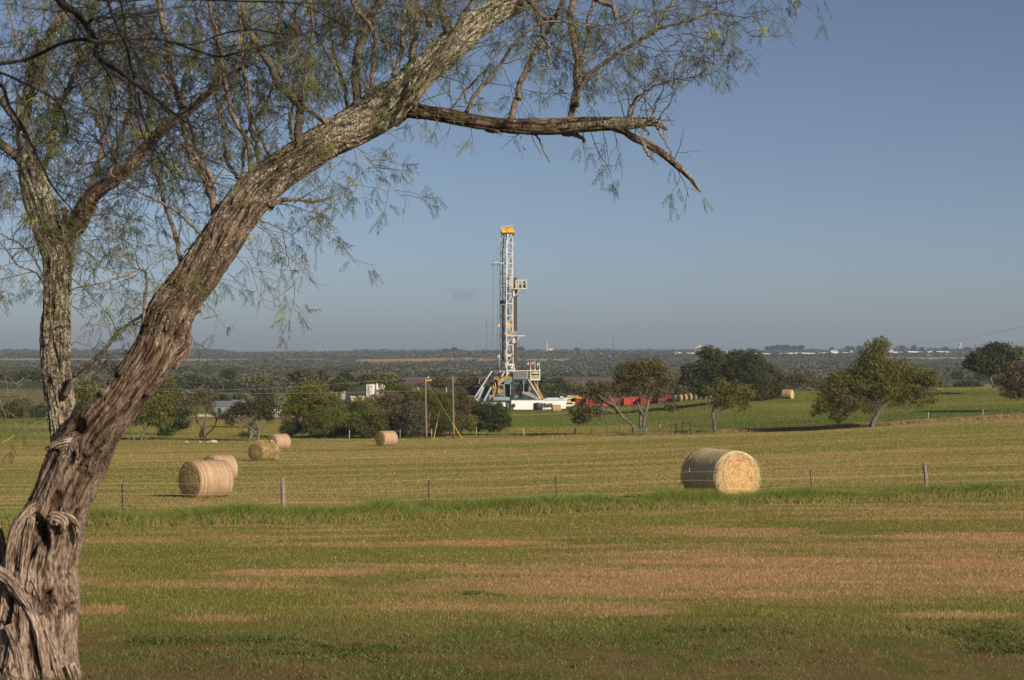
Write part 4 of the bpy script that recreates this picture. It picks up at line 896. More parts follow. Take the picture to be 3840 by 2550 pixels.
def crown(lobes, dens, leaf, pal, seed, gap=.42, slim=3.0, droop=.3, upbias=.2):
    g = np.random.default_rng(seed); VV = []; CC = []; c0, c1 = map(np.array, PAL[pal])
    for (c, r, k) in lobes:
        c = np.array(c); r = np.array(r); area = (r[0]*r[2])**.5; nc = max(14, int(46*area**1.5*k)); rc = .20*area**.75+.16
        d = g.normal(0, 1, (nc,3)); d /= np.linalg.norm(d, axis=1)[:,None]; d[:,2] = np.where(d[:,2] < -.2, d[:,2]*.7, d[:,2])
        out = g.random((nc,1)) < .16; p = c+d*r*np.where(out, 1.0+.30*g.random((nc,1)), .30+.68*g.random((nc,1))**.45); out = out[:,0]
        keep = fbm(p[:,0]*.85/area**.3, p[:,1]*.85, p[:,2]*1.0+seed, o=2) > gap; p = p[keep]; out = out[keep]; nc = len(p)
        if nc == 0: continue
        m = max(6, int(dens)); q = np.repeat(p, m, 0)+np.clip(g.normal(0, 1, (nc*m,3)), -2, 2)*np.array((rc,rc,rc*.62))*np.repeat(np.where(out, .5, 1.), m)[:,None]
        n = len(q); dd = g.normal(0, 1, (n,3)); dd[:,2] -= droop; dd /= np.linalg.norm(dd, axis=1)[:,None]
        ss = np.cross(dd, g.normal(0, 1, (n,3))); ss /= np.linalg.norm(ss, axis=1)[:,None]
        ll = (leaf*(.6+.8*g.random(n)))[:,None]; ww = ll/slim
        VV.append(np.stack([q-ss*ww*.5, q+ss*ww*.5, q+dd*ll+ss*ww*.3, q+dd*ll-ss*ww*.3], 1).reshape(-1,3))
        tint = np.repeat(g.random(nc), m)*.7+g.random(n)*.3; cc = c0+(c1-c0)*tint[:,None]; cc = cc*np.repeat(.75+.5*g.random(nc), m)[:,None]
        CC.append(np.repeat(cc, 4, 0))
    V = np.vstack(VV); k = np.arange(len(V)//4)*4
    return V, np.c_[k,k+1,k+2,k+3], np.vstack(CC)
def limbs(mb, stems, lobes, D, seed, twigs=1.0):
    """stems: [(display pts, radius m, radius end)]; further limbs run from the stems into the lobes"""
    g = random.Random(seed); ends = []
    for pts, r0, r1, dz in stems:
        q = smooth_line([(x, y) for x, y in pts], 4); n = len(q); f = np.linspace(0, 1, n)
        W = np.array([PD(q[i,0], q[i,1], D+dz*f[i]) for i in range(n)]); mb.tube(W, r0+(r1-r0)*f, 8); ends.append((W, r1))
    for (c, r, k) in lobes:
        c = Vector(c)
        for t in range(int(5*twigs)):
            W, r1 = min(ends, key=lambda e: (Vector(e[0][-1])-c).length); i = g.randrange(len(W)//2, len(W)); a = Vector(W[i])
            b = c+Vector((g.uniform(-.75,.75)*r[0], g.uniform(-.75,.75)*r[1], g.uniform(-.5,.85)*r[2])); m = (a+b)/2+Vector((g.uniform(-.3,.3), g.uniform(-.3,.3), g.uniform(0,.4)))*(b-a).length*.3
            pts = smooth_line([a, m, b], 4); mb.tube(pts, np.linspace(r1*.8, .02, len(pts)), 5)
            for s in range(3):
                j = g.randrange(3, len(pts)); e = Vector(pts[j])+Vector((g.gauss(0,1), g.gauss(0,1), g.gauss(.4,.8))).normalized()*(b-a).length*.35; mb.tube([pts[j], e], [.035,.012], 4)
BASES = []
def tree(f, D, base, stems, lobes, pal, label, name='tree', dens=32, leaf=.26, seed=0, gap=.40, group=None, twigs=1.0, mat=None, cat='tree', slim=2.6, depth=.8, trunkname='trunk'):
    """lobes rows: zoomed x, y, rx, ry, weight, depth offset"""
    sc = {d8:2.931, d3:4.8, d1:4.8, d2:4.8, d9:4.635, idn:1.0}[f]
    b = G(f(*base)[0]*K, D); LW = []
    for L in lobes:
        x, y, rx, ry = L[:4]; k = L[4] if len(L) > 4 else 1; dz = L[5] if len(L) > 5 else 0; X, Y = f(x, y); s = K/F*D/sc
        LW.append((PD(X, Y, D+dz), (rx*s, (rx+ry)*.5*s*depth, ry*s), k))
    t = thing(name, tuple(b), label, cat, group); mb = MB()
    st = [([f(*p) for p in pts], r0, r1, dz) for pts, r0, r1, dz in stems]
    if not st:
        X0, Y0 = f(*base); c = LW[0]; st = [([(X0, Y0), ((X0*2+f(*lobes[0][:2])[0])/3, (Y0+f(*lobes[0][:2])[1])/2)], .16, .09, 0)]
        for L in lobes[1:3]: st.append(([(X0+2, Y0), ((X0+f(*L[:2])[0])/2, (Y0+f(*L[:2])[1])/2)], .12, .06, 0))
    limbs(mb, st, LW, D, seed, twigs); mb.build(trunkname, mat or M_TRUNK, t, smooth=True)
    V, Q, C = crown(LW, dens, leaf, pal, seed+100, gap, slim)
    zg = gz(V[:,0], V[:,1])+.05; V[:,2] = np.maximum(V[:,2], zg)
    link('crown', mk_mesh('crown', V-b, [Q], col=C, mat=M_LEAF), t); return t
tree(d3, 236, (880,1050), [([(815,1090),(800,1020),(700,930),(640,850),(590,790),(510,760)],.24,.12,-1),([(640,880),(580,870),(500,840)],.13,.08,-1),([(890,1040),(888,940),(885,870),(850,820),(780,790)],.24,.10,1),([(915,1040),(945,900),(972,770),(985,650),(940,530)],.26,.11,.5),([(930,900),(880,830),(860,760)],.16,.10,0),([(985,650),(1050,540),(1130,490)],.13,.07,.5),([(975,720),(1060,740)],.09,.05,.5)],
  [(880,440,220,140,1.2),(1030,385,140,85,1.1),(720,480,95,95,1),(490,630,110,85,1),(300,640,90,60,.55),(300,870,165,85,1.2),(230,950,70,50,1),(660,630,90,85,1),(1160,520,95,90,.6),(1060,630,120,70,.35),(860,620,170,80,.5),(420,730,120,50,.5),(1250,820,60,35,.35),(1150,690,100,70,.3)],
  'rust', 'spreading flat crowned tree with leaning forked trunks in front of the red bins', seed=1, dens=34, leaf=.24, gap=.36)
tree(d3, 233, (1715,1080), [([(1712,1085),(1700,960),(1690,880),(1730,760),(1752,700)],.26,.12,0),([(1752,700),(1700,640),(1640,600)],.09,.05,0),([(1715,930),(1760,870),(1830,810)],.12,.07,0),([(1750,700),(1820,650),(1800,590)],.09,.05,0),([(1700,960),(1670,920)],.13,.1,0)],
  [(1900,690,190,150,1),(2010,640,120,110,.9),(1790,560,90,80,.4),(1720,780,60,70,.35),(1960,800,140,70,.8),(1640,640,60,50,.12)], 'olive', 'small sparse tree with pale bare trunk in front of the oak grove', seed=2, dens=24, leaf=.22, gap=.42)
oak = dict(pal='dark', name='oak_tree', leaf=.28, dens=38, gap=.36, group='oak grove on the pasture hill', twigs=.6)
tree(d3, 338, (1650,850), [], [(1650,240,120,95,1.1),(1590,390,130,110,1),(1420,410,80,70,1.1),(1440,520,95,80,1),(1700,480,130,130,1),(1590,620,130,110,1),(1720,330,110,90,1)], label='tall dark oak with lumpy crown, left side of the grove', seed=3, **oak)
tree(d3, 344, (1880,860), [], [(1820,330,100,110,1),(1960,300,110,110,1),(1900,480,160,150,1.1),(1830,680,130,140,1),(2000,640,120,140,1)], label='dark oak in the middle left of the grove', seed=4, **oak)
tree(d3, 334, (2140,870), [], [(2130,310,110,110,1),(2060,420,120,130,1),(2180,520,150,160,1.1),(2100,720,170,140,1.1),(2220,760,110,120,1)], label='broad dark oak right of the middle of the grove', seed=5, **oak)
tree(d8, 340, (640,610), [], [(600,380,90,90,1),(660,470,90,100,1),(560,520,110,90,1),(650,560,70,60,1)], label='rounded dark oak at the right end of the grove', seed=6, **oak)
tree(d8, 395, (830,500), [([(830,500),(820,440),(800,400)],.18,.1,0),([(835,500),(860,440),(880,400)],.16,.1,0)], [(830,380,90,50,.8),(770,430,50,40,.5),(890,420,60,45,.6)], 'rust', 'thin brownish tree behind the rounded hill bale', seed=7, leaf=.32, dens=22)
tree(d8, 420, (950,500), [], [(950,440,35,45,.8),(1010,470,60,40,.5)], 'grey', 'grey green bush at the hill crest left of the big spreading tree', name='bush', seed=8, leaf=.4, cat='bush', dens=20)
tree(d8, 228, (1325,735), [([(1312,738),(1322,690),(1350,640),(1370,605),(1360,575)],.36,.22,0),([(1365,610),(1400,600),(1450,560),(1500,525),(1600,480),(1680,430)],.20,.05,.5),([(1340,620),(1315,590),(1330,540),(1300,470)],.20,.08,.6),([(1365,580),(1360,480),(1360,350),(1385,230)],.14,.05,0),([(1320,560),(1230,520),(1120,520)],.12,.05,-1),([(1450,560),(1520,530),(1490,510)],.06,.03,0)],
  [(1330,240,85,90,1.1),(1385,170,38,50,.7),(1290,330,110,80,1.1),(1340,430,160,110,1.2),(1200,420,75,85,1),(1110,400,90,60,.9),(1060,490,100,90,1.1),(1170,540,120,70,1.1),(990,590,65,50,1),(950,640,30,28,.8),(1090,660,50,40,.8),(1110,600,80,50,.9),(1470,340,100,80,1),(1500,450,130,85,.9),(1620,370,100,60,.6),(1720,400,90,55,.5),(1650,470,95,65,.5),(1380,540,110,50,.45),(1580,560,110,45,.5),(1260,610,70,35,.35),(1680,540,60,30,.3)],
  'olive', 'big spreading mesquite with thick bent trunk alone at the field edge on the right', name='mesquite_tree', seed=9, dens=42, leaf=.21, gap=.29)
tree(d8, 325, (2140,458), [([(2138,458),(2120,410),(2110,360)],.25,.14,0)], [(2060,260,90,55,1.1),(2000,300,55,45,1.1),(2140,200,80,45,.9),(2170,290,100,60,.9),(2110,330,110,40,.8),(2240,230,90,60,.8)], 'dark', 'dark rounded oak on the hill at the right edge', name='oak_tree', seed=10, leaf=.36)
tree(d8, 262, (2420,560), [([(2440,600),(2400,480),(2330,400)],.25,.1,0)], [(2220,420,70,60,.8),(2260,330,60,50,.5),(2320,400,110,100,.9),(2240,490,70,40,.7),(2380,300,90,70,.8),(2330,500,70,40,.6)], 'rust', 'brownish feathery tree cut off by the right edge of the photo', seed=11, leaf=.26, dens=30)
# left of the field
tree(d1, 236, (385,1225), [([(315,1240),(300,1170),(265,1080),(250,1020)],.17,.09,0),([(280,1230),(240,1170),(200,1110)],.13,.08,0),([(380,1228),(395,1130),(420,1080),(395,1000),(360,930)],.18,.08,0),([(420,1080),(455,1030),(470,970)],.12,.06,0),([(400,1210),(450,1150),(520,1110),(590,1060)],.14,.08,0)],
  [(560,820,170,130,1),(680,780,130,110,1),(420,870,120,110,1),(330,760,90,100,.7),(320,950,90,80,.8),(560,960,150,70,.9)], 'olive', 'olive green tree with splayed pale stems just right of the leaning trunk', seed=12, leaf=.24, dens=28)
tree(d1, 262, (760,1110), [([(700,1110),(720,1000),(760,900)],.2,.1,0),([(760,1110),(740,1020)],.12,.08,0)], [(780,950,130,100,1.1),(820,860,90,80,1),(700,700,130,90,1),(760,1030,90,60,1),(860,1000,50,50,.8),(640,640,120,80,1)], 'dark', 'darker dense tree with drooping boughs behind the splayed stemmed tree', seed=13, leaf=.3)
tree(d1, 236, (1050,1180), [([(1045,1182),(1035,1120),(1050,1050),(1010,990),(990,910)],.16,.07,0),([(1060,1180),(1070,1060),(1090,960),(1110,830),(1150,810)],.17,.06,0),([(1070,1165),(1120,1110),(1180,1050),(1220,960)],.11,.06,0),([(1110,830),(1060,780)],.06,.03,0)],
  [(1080,720,180,80,.65),(960,820,90,70,.6),(1180,800,90,70,.5),(1060,640,120,50,.4),(1230,900,60,50,.25),(920,870,60,50,.4)], 'rust', 'thin see through tree with pale forked trunk standing alone', seed=14, leaf=.24, dens=22, gap=.44)
tree(d1, 232, (1672,1192), [([(1672,1195),(1682,1060),(1640,960),(1600,880)],.24,.1,0),([(1665,1140),(1610,1060),(1540,1020),(1430,985)],.16,.06,-.5),([(1690,1070),(1740,1040),(1790,990),(1870,960)],.16,.06,.5),([(1685,1060),(1690,960),(1720,880)],.15,.08,0)],
  [(1560,830,130,95,1),(1700,790,130,90,.9),(1380,900,95,85,1.1),(1450,840,100,70,.9),(1830,830,100,95,.9),(1650,900,120,60,.8),(1780,920,80,55,.8),(1370,980,60,30,.8)], 'dark', 'wide umbrella shaped tree with forked trunk behind the shaggy hay bale', seed=15, leaf=.23, dens=32)
tree(d1, 300, (1760,900), [], [(1740,650,110,75,.9),(1840,620,90,80,.9),(1800,720,120,60,.8)], 'grey', 'grey green tree behind the wide umbrella shaped tree', seed=16, leaf=.34)
tree(d1, 255, (1525,1155), [], [(1525,1130,48,32,1.4)], 'deep', 'dark low bush left of the umbrella shaped tree', name='bush', seed=17, leaf=.2, cat='bush', gap=.2, dens=34)
tree(d1, 248, (650,1130), [], [(650,1090,75,50,1.3)], 'deep', 'round deep green bush right of the splayed pale stems', name='bush', seed=18, leaf=.22, cat='bush', gap=.2, dens=34)
# spiky yucca
b = G(d1(1590,1160)[0]*K, 246); yu = thing('yucca', tuple(b), 'spiky yucca with shaggy brown trunk left of the umbrella shaped tree', 'plant'); mb = MB(); mb.tube([b, b+np.array((.1,0,.9)), b+np.array((-.1,0,1.9))], [.3,.32,.26], 8); mb.build('trunk', M_TRUNK, yu)
mb = MB(); g_ = np.random.default_rng(4)
for i in range(120):
    a = g_.random()*6.28; e = g_.random()*1.6-.4; d = np.array((math.cos(a)*math.cos(e), math.sin(a)*math.cos(e), math.sin(e))); c = b+np.array((-.1+(.6 if i%3==0 else 0),0,1.9-(.6 if i%3==0 else 0))); mb.tube([c+d*.1, c+d*(.9+.3*g_.random())], [.05,.01], 3)
mb.build('leaves', mat_paint('yucca_green', (.10,.13,.04), .7), yu)
# thicket in the middle
th = dict(group='thicket of bushes and small trees in mid field', seed=0)
def shrub(f, D, base, lobes, pal, label, seed, name='shrub', cat='shrub', leaf=.19, dens=54, gap=.31, stems=(), **k):
    lobes = [(L[0], L[1], L[2]*1.26, L[3]*1.15)+tuple(L[4:]) for L in lobes]
    tree(f, D, base, list(stems), lobes, pal, label, name=name, seed=seed, leaf=leaf, dens=dens, gap=gap, group='thicket of bushes and small trees in mid field', cat=cat, trunkname='stems', twigs=.6, **k)
shrub(d2, 250, (100,1120), [(150,640,110,95,1.1),(60,700,90,90,1),(210,740,110,110,1.1),(20,820,80,80,1),(150,850,140,80,.9),(-60,900,70,50,.7)], 'yellow', 'tall yellow green tree at the left end of the thicket', 41, name='tree', cat='tree', stems=[([(95,1120),(60,1010),(20,920)],.16,.08,0),([(110,1120),(150,1050),(110,950),(130,900)],.16,.08,0),([(190,1110),(170,1030),(100,960)],.1,.06,0)])
shrub(d2, 246, (-20,1130), [(-10,1040,90,70,1.2),(-70,1080,50,50,1)], 'dark', 'dark low bush under the yellow green tree, left end of the thicket', 42)
shrub(d2, 244, (290,1130), [(270,950,110,110,1.2),(340,1040,90,80,1.1),(230,1060,80,60,1)], 'green', 'mid green bush right of the yellow green tree', 43)
shrub(d2, 248, (440,1130), [(420,850,110,120,1.1),(400,760,80,80,.9),(480,960,100,110,1),(460,1060,90,60,1)], 'olive', 'tall olive bush in the left half of the thicket', 44)
shrub(d2, 252, (600,1130), [(620,880,110,110,1.1),(560,960,100,100,1),(620,1030,120,80,1)], 'deep', 'dark green bush below the white storage tanks', 45)
shrub(d2, 242, (760,1140), [(740,1000,120,90,1.2),(880,940,120,80,1.1),(840,1050,140,70,1.1),(980,1000,80,70,1)], 'green', 'bright green bush behind the lone mid field bale', 46)
shrub(d2, 256, (960,1120), [(960,760,90,90,.6),(1050,720,110,70,.55),(1010,820,130,80,.6)], 'brown', 'brown half bare bush top right of the white storage tanks', 47, gap=.42)
shrub(d2, 262, (1120,1110), [(1090,620,110,60,1),(1200,680,120,90,1.1),(1280,790,110,110,1.1),(1150,800,110,100,1),(900,860,80,90,1)], 'green', 'tallest leafy tree of the thicket left of the power poles', 48, name='tree', cat='tree')
shrub(d2, 243, (1150,1140), [(1130,980,110,110,1),(1050,1060,100,60,1),(1200,1060,90,60,1)], 'olive', 'olive brown bush left of the shorter power pole', 49)
shrub(d2, 241, (1300,1140), [(1290,920,110,130,1),(1360,1020,100,90,1),(1280,1060,100,60,1),(1390,900,80,110,1)], 'grey', 'greyish twiggy bush just left of the shorter power pole', 50, gap=.37)
shrub(d2, 258, (1450,1130), [(1420,700,110,80,1),(1500,760,120,100,1),(1420,830,90,90,1)], 'olive', 'olive tree top rising behind the shorter power pole', 51, name='tree', cat='tree')
shrub(d2, 250, (1600,1130), [(1600,740,110,80,1.1),(1560,880,110,110,1),(1650,850,110,110,1.1),(1720,730,70,60,.8)], 'green', 'green bush between the two power poles', 52)
shrub(d2, 243, (1600,1120), [(1560,1020,100,80,1),(1660,1010,90,80,1.1)], 'deep', 'dark bush at ground level between the two power poles', 53)
shrub(d2, 256, (1850,1120), [(1830,720,100,70,1),(1890,800,110,90,1.1),(1800,860,90,90,1)], 'dark', 'dark green bush right behind the taller power pole', 54)
shrub(d2, 246, (1850,1110), [(1860,980,120,90,1),(1780,1020,70,70,1)], 'olive', 'olive bush right of the taller power pole at ground level', 55)
shrub(d2, 251, (2050,1090), [(1980,830,100,80,1),(2040,900,110,90,1.1),(2020,1010,110,70,1)], 'rust', 'brownish green bush in front of the left white container', 56)
shrub(d2, 250, (2210,1080), [(2130,860,90,70,1),(2190,850,90,75,1),(2270,900,80,80,1.1),(2210,1010,120,70,1.1),(2310,960,60,80,1)], 'deep', 'dark green bush at the right end of the thicket', 57)
shrub(d2, 247, (550,1130), [(540,1010,110,80,1.1),(660,1070,110,50,1)], 'olive', 'olive undergrowth below the dark green bush, left of the lone mid field bale', 58)
shrub(d2, 254, (830,1120), [(800,830,110,90,1),(860,920,100,80,1)], 'olive', 'olive bush above the bright green one behind the lone mid field bale', 59)
shrub(d2, 252, (1740,1120), [(1740,880,90,110,1),(1710,980,80,90,1)], 'dark', 'dark bush directly behind the taller power pole', 60)
shrub(d2, 248, (370,1130), [(350,1090,130,45,1.1)], 'deep', 'low dark undergrowth at the left half of the thicket foot', 611)
# trees behind, between the field and the ploughed land
BK = dict(group='trees scattered beyond the pasture', twigs=.5, dens=16)
def back(f, D, x, y, rx, ry, pal, label, seed, n=3, name='tree', cat='tree', **k):
    g = random.Random(seed); lob = [(x+g.uniform(-.45,.45)*rx, y+g.uniform(-.35,.35)*ry, rx*g.uniform(.5,.72), ry*g.uniform(.5,.75), 1) for i in range(n)]+[(x, y, rx*.6, ry*.7, 1)]
    tree(f, D, (x, y+ry*1.15), [], lob, pal, label, seed=seed, name=name, cat=cat, **{**BK, 'leaf': .0013*D, **k})
for a in [(d2,520,570,490,95,80,'dark','round dark oak above and left of the white storage tanks',61),(d2,560,760,510,60,55,'dark','small dark tree directly above the tall white storage tank',62),(d2,560,870,500,100,60,'olive','olive tree above the white storage tanks',63),
  (d2,560,1040,500,110,50,'olive','pale green tree row behind the thicket, left of the power poles',64),(d2,600,1140,520,90,40,'grey','grey low tree left of the power poles behind the thicket',65),(d2,470,1640,540,95,70,'rust','brownish tree between the power poles above the yellow digger',66),
  (d2,480,1930,540,115,65,'rust','brownish tree left of the drilling rig',67),(d2,430,90,480,150,110,'grey','large grey green tree above the left end of the thicket',68),(d2,450,290,500,110,90,'dark','dark green tree behind the yellow green tree top',69),(d2,400,480,590,120,110,'dark','dark tree left of the white tanks behind the thicket',70),
  (d2,420,330,620,90,90,'olive','olive tree beside the grey silo tank',71),(d1,640,1360,450,75,55,'deep','dark rounded oak poking above the woods right of the leaning trunk',72),(d1,330,640,560,150,90,'olive','olive tree crown right behind the leaning trunk',73),(d1,610,950,530,150,90,'dark','dark tree of the woods above the bare forked tree',74),(d1,600,1200,550,140,80,'grey','grey bush mass of the woods left of the cattle',75),
  (d1,590,1400,580,110,60,'dark','dark green bush left of the cattle',76),(d1,560,780,570,110,100,'deep','deep green tree of the woods near the leaning trunk',77),(d1,700,1650,520,120,30,'olive','low green trees behind the cattle pen',78),(d1,420,1270,720,90,40,'dark','dark low tree left of the metal roofed sheds',79),(d1,430,1470,690,80,35,'grey','grey tree above the metal roofed sheds',80),
  (d1,290,1060,800,1,1,'olive','',0),
  (d9,330,900,620,150,140,'olive','olive tree seen between the two stems of the mesquite',81),(d9,320,860,820,90,130,'dark','dark tree low between the two stems of the mesquite',82),(d9,345,130,850,170,130,'dark','dark scrubby tree at the far left edge',83),(d9,350,380,860,120,120,'dark','dark scrubby tree just left of the upright stem',84),(d9,360,250,760,130,90,'grey','grey scrubby tree between the two dark ones at the left edge',85),
  (d9,700,350,450,120,50,'deep','deep green tree on the left hill',86),(d9,700,120,470,110,40,'dark','dark tree at the left edge on the far hill',87)]:
    if a[7]: back(*a)
zr = lambda x, y: ((1600+x/3.373)/K, (1250+y/3.373)/K)
def rz_(x, y): X, Y = zr(x, y); return ((X-1291.2)*4.8, (Y-768.6)*4.8)
for (x, y, rx, ry, D, pal, lab, sd) in [(1650,640,100,80,640,'deep','deep green tree just right of the drilling rig',91),(1480,620,60,70,650,'dark','dark tree behind the rig stairs',92),(1560,700,130,60,600,'olive','olive bush right of the rig stairs',93),(1720,700,100,60,590,'dark','dark bush above the yellow loader',94),
   (1600,780,110,40,560,'grey','grey twiggy bush above the blue white tent',95),(1850,680,100,50,580,'olive','olive bush behind the brown post',96),(2080,640,60,40,620,'grey','grey tree left of the spreading flat crowned tree',97),(1950,720,120,60,560,'olive','olive scrub behind the yellow loader',98)]:
    X, Y = rz_(x, y); back(d3, D, X, Y, rx/3.373/K*4.8, ry/3.373/K*4.8, pal, lab, sd)
for (x, y, rx, ry, D, pal, lab, sd) in [(1290,570,110,70,560,'deep','dark green tree right of the spreading flat crowned tree',101),(1440,630,80,60,520,'grey','pale grey bush left of the oak grove',102),(1330,640,90,50,500,'grey','pale bare brush beside the spreading flat crowned tree',103)]:
    back(d3, D, x, y, rx, ry, pal, lab, sd)
for (x, y, rx, ry, D, pal, lab, sd) in [(1890,370,38,24,900,'dark','round dark bush in the dry field left of the right edge oak',105),(2060,372,45,24,900,'dark','dark bush in the dry field under the right edge oak',106),(1960,405,50,22,760,'brown','brown bush in the valley right of the big spreading tree',107),(1760,440,120,30,620,'olive','olive scrub at the hill crest right of the big spreading tree',108),(1960,440,120,28,600,'dark','dark scrub at the hill crest left of the right edge oak',109),(1560,400,90,60,640,'brown','brown bare scrub behind the big spreading tree',110)]:
    back(d8, D, x, y, rx, ry, pal, lab, sd)
# ------------------------------------------------ scrub woods: far too many to count
def scrub(name, label, n, D0_, D1_, pxr, size, nq, keepf, seed, pals=(('grey',.6),('olive',.2),('brown',.2)), qs=.22):
    g = np.random.default_rng(seed); D = np.sqrt(g.random(n)*(D1_**2-D0_**2)+D0_**2); px = pxr[0]+g.random(n)*(pxr[1]-pxr[0]); x = (px-1920)/F*D
    k = keepf(px, D, x, g); D, px, x = D[k], px[k], x[k]; n = len(D); z = gz(x, D)
    R = size*(.5+.9*g.random(n)**1.5)*(.55+1.0*fbm(x*.006, D*.003, seed, o=3)); H = R*(.42+.25*g.random(n))
    T = []                                     # template domes
    for s in range(7):
        d = g.normal(0, 1, (nq,3)); d[:,2] = np.abs(d[:,2])*.9-.15; d /= np.linalg.norm(d, axis=1)[:,None]; r = (.72+.32*g.random((nq,1)))*(1+.25*np.sin(d[:,:1]*4+s)*np.cos(d[:,1:2]*5))
        q = d*r; nn = d+g.normal(0, .55, (nq,3)); nn /= np.linalg.norm(nn, axis=1)[:,None]; a = np.cross(nn, g.normal(0, 1, (nq,3))); a /= np.linalg.norm(a, axis=1)[:,None]; b_ = np.cross(nn, a); e = qs*(.6+.8*g.random((nq,1)))
        T.append(np.stack([q-a*e-b_*e*.6, q+a*e-b_*e*.6, q+a*e*.7+b_*e, q-a*e*.8+b_*e*.8], 1))
    T = np.array(T); ti = g.integers(0, 7, n); ang = g.random(n)*6.283; ca, sa = np.cos(ang), np.sin(ang)
    V = T[ti]; X = V[...,0]*ca[:,None,None]-V[...,1]*sa[:,None,None]; Y = V[...,0]*sa[:,None,None]+V[...,1]*ca[:,None,None]
    W = np.stack([x[:,None,None]+X*R[:,None,None], D[:,None,None]+Y*R[:,None,None], (z+H*.35)[:,None,None]+V[...,2]*H[:,None,None]], -1).reshape(-1,3)
    pz = fbm(x*.006, D*.0025, seed+3., o=3)+(g.random(n)-.5)*.10; col = np.zeros((n,3)); acc = 0; thr = np.quantile(pz, np.clip(np.cumsum([p for _, p in pals]), 0, 1)) if n else []
    lo = -1
    for (pn, p), th_ in zip(pals, thr):
        m = (pz > lo) & (pz <= th_+1e-9); c0, c1 = map(np.array, PAL[pn]); col[m] = c0+(c1-c0)*g.random((m.sum(),1)); lo = th_
    col = col*(.88+.24*g.random((n,1))); C = np.repeat(col, nq*4, 0).reshape(-1,3)*np.repeat(.9+.2*g.random((n*nq,1)), 4, 0)
    kk = np.arange(n*nq)*4; o = link(name, mk_mesh(name, W, [np.c_[kk,kk+1,kk+2,kk+3]], col=C, mat=M_LEAF)); tag(o, label, 'scrub', kind='stuff'); print(name, n, n*nq)
def inr(px, D, a, b, c, d): return (px > a) & (px < b) & (D > c) & (D < d)
def k1(px, D, x, g):
    f = fbm(x*.012, D*.008, 2., o=3); k = f > .40
    k &= ~inr(px, D, 1330, 2950, 880, 1190); k &= ~inr(px, D, 800, 1150, 530, 800); k &= ~inr(px, D, -500, 330, 540, 830); k &= ~((px > 1150) & (px < 1340) & (D < 700)); k &= ~((px > 1330) & (px < 2250) & (D < 640)&(f < .55)); k &= ~((px > 3400)&(D>790)&(D<1000)); k &= ~((px > 3350)&(D>580)&(D<690))
    k &= ~((px > 1330) & (px < 2950) & (D < 880) & (D > 700) & (f < .56))
    return k
scrub('scrub_woods', 'grey green scrub woods filling the valley behind the drilling rig', 8500, 555, 1240, (-500,4400), 2.7, 60, k1, 201, (('dark',.3),('grey',.3),('olive',.25),('brown',.15)), qs=.17)
scrub('scrub_woods', 'grey green scrub covering the slope between ploughed land and tan fields', 26000, 1190, 2420, (-500,4400), 3.5, 30, lambda px, D, x, g: ~(inr(px, D, 1330, 2140, 2170, 2400) | ((px > 3220)&(D>2280))|(fbm(x*.006, D*.004, 5., o=3)<.33)), 202, (('grey',.55),('brown',.22),('dark',.23)), qs=.24)
scrub('scrub_woods', 'hazy scrub covering the far rising ground under the skyline', 19000, 2420, 4150, (-500,4400), 4.8, 16, lambda px, D, x, g: ~(((px < 1230)&(D<2800)) | inr(px, D, 1300, 2150, 0, 2640) | ((px > 3220)&(D<2600)) | ((px > 2480)&(D>2980)&(D<3420)) | ((px>2530)&(D>3150)&(fbm(x*.004, D*.004, 9., o=2) < .60)) | (fbm(x*.004, D*.003, 8., o=3)<.30)), 203, (('grey',.5),('dark',.38),('brown',.12)), qs=.30)
scrub('scrub_woods', 'hazy line of trees on the skyline ridge', 3600, 4150, 5300, (-500,4400), 6.5, 22, lambda px, D, x, g: ~(inr(px, D, 850, 1330, 0, 9999) | ((px > 2650)&(fbm(x*.004, D*.002, 3., o=2) < .55))), 204, (('dark',.7),('grey',.3)), qs=.32)
# ------------------------------------------------ drilling rig
RD = 470.0
def zm(x, y): return (1780+x/4.127, 820+y/4.127)       # mast zoom
def zl(x, y): return (1780+x/3.41, 1100+y/3.41)        # lower mast zoom
def zb(x, y): return (1600+x/3.373, 1250+y/3.373)      # base zoom
def RP(f, x, y, d=0.0):
    a, b = f(x, y); p = P(a, b, RD); return np.array((p[0], RD+d, p[2]))
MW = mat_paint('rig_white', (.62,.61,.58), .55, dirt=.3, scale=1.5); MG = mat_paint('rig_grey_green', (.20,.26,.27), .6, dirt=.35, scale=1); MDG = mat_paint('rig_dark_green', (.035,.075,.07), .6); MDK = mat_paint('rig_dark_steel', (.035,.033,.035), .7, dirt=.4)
MYL = mat_paint('rig_yellow', (.80,.46,.03), .5); MRD = mat_paint('rig_red', (.55,.045,.02), .5); MBR = mat_paint('drill_pipe_brown', (.085,.065,.055), .6, dirt=.5, scale=3); MGM = mat_paint('mast_grey', (.42,.43,.43), .55, dirt=.3); MPG = mat_paint('pale_yellow_rail', (.62,.56,.32), .5); MGS = mat_paint('grey_sheet', (.25,.27,.28), .6, dirt=.2)
rb = G(1915, RD); rig = thing('drilling_rig', tuple(rb), 'tall white and grey drilling rig with yellow crown rising over the fields', 'drilling rig')
px1 = K*0+F/RD                         # photo px per metre at the rig
yA, yB = 1.9, 0.0                      # plan: B nearest corner, A left, C right, E rear
def leg(name, pts, w, m, d, sub=None): 
    mb = MB(); W = [RP(f, x, y, dd) for (f, x, y, dd) in pts]; mb.tube(W, [w/2*1.25]*len(W), 4); return mb.build(name, m, sub or rig)
mast = thing('mast', (0,0,0), None, None); mast.parent = rig; del mast
for o in list(bpy.data.objects):
    if o.name.startswith('mast'): mast = o; mast.location = RP(zl, 400, 900, 0)-rb
LB = [(zl,413,1060,0),(zl,413,770,0),(zl,408,700,0),(zm,495,1500,0),(zm,495,380,0),(zm,520,222,.3)]
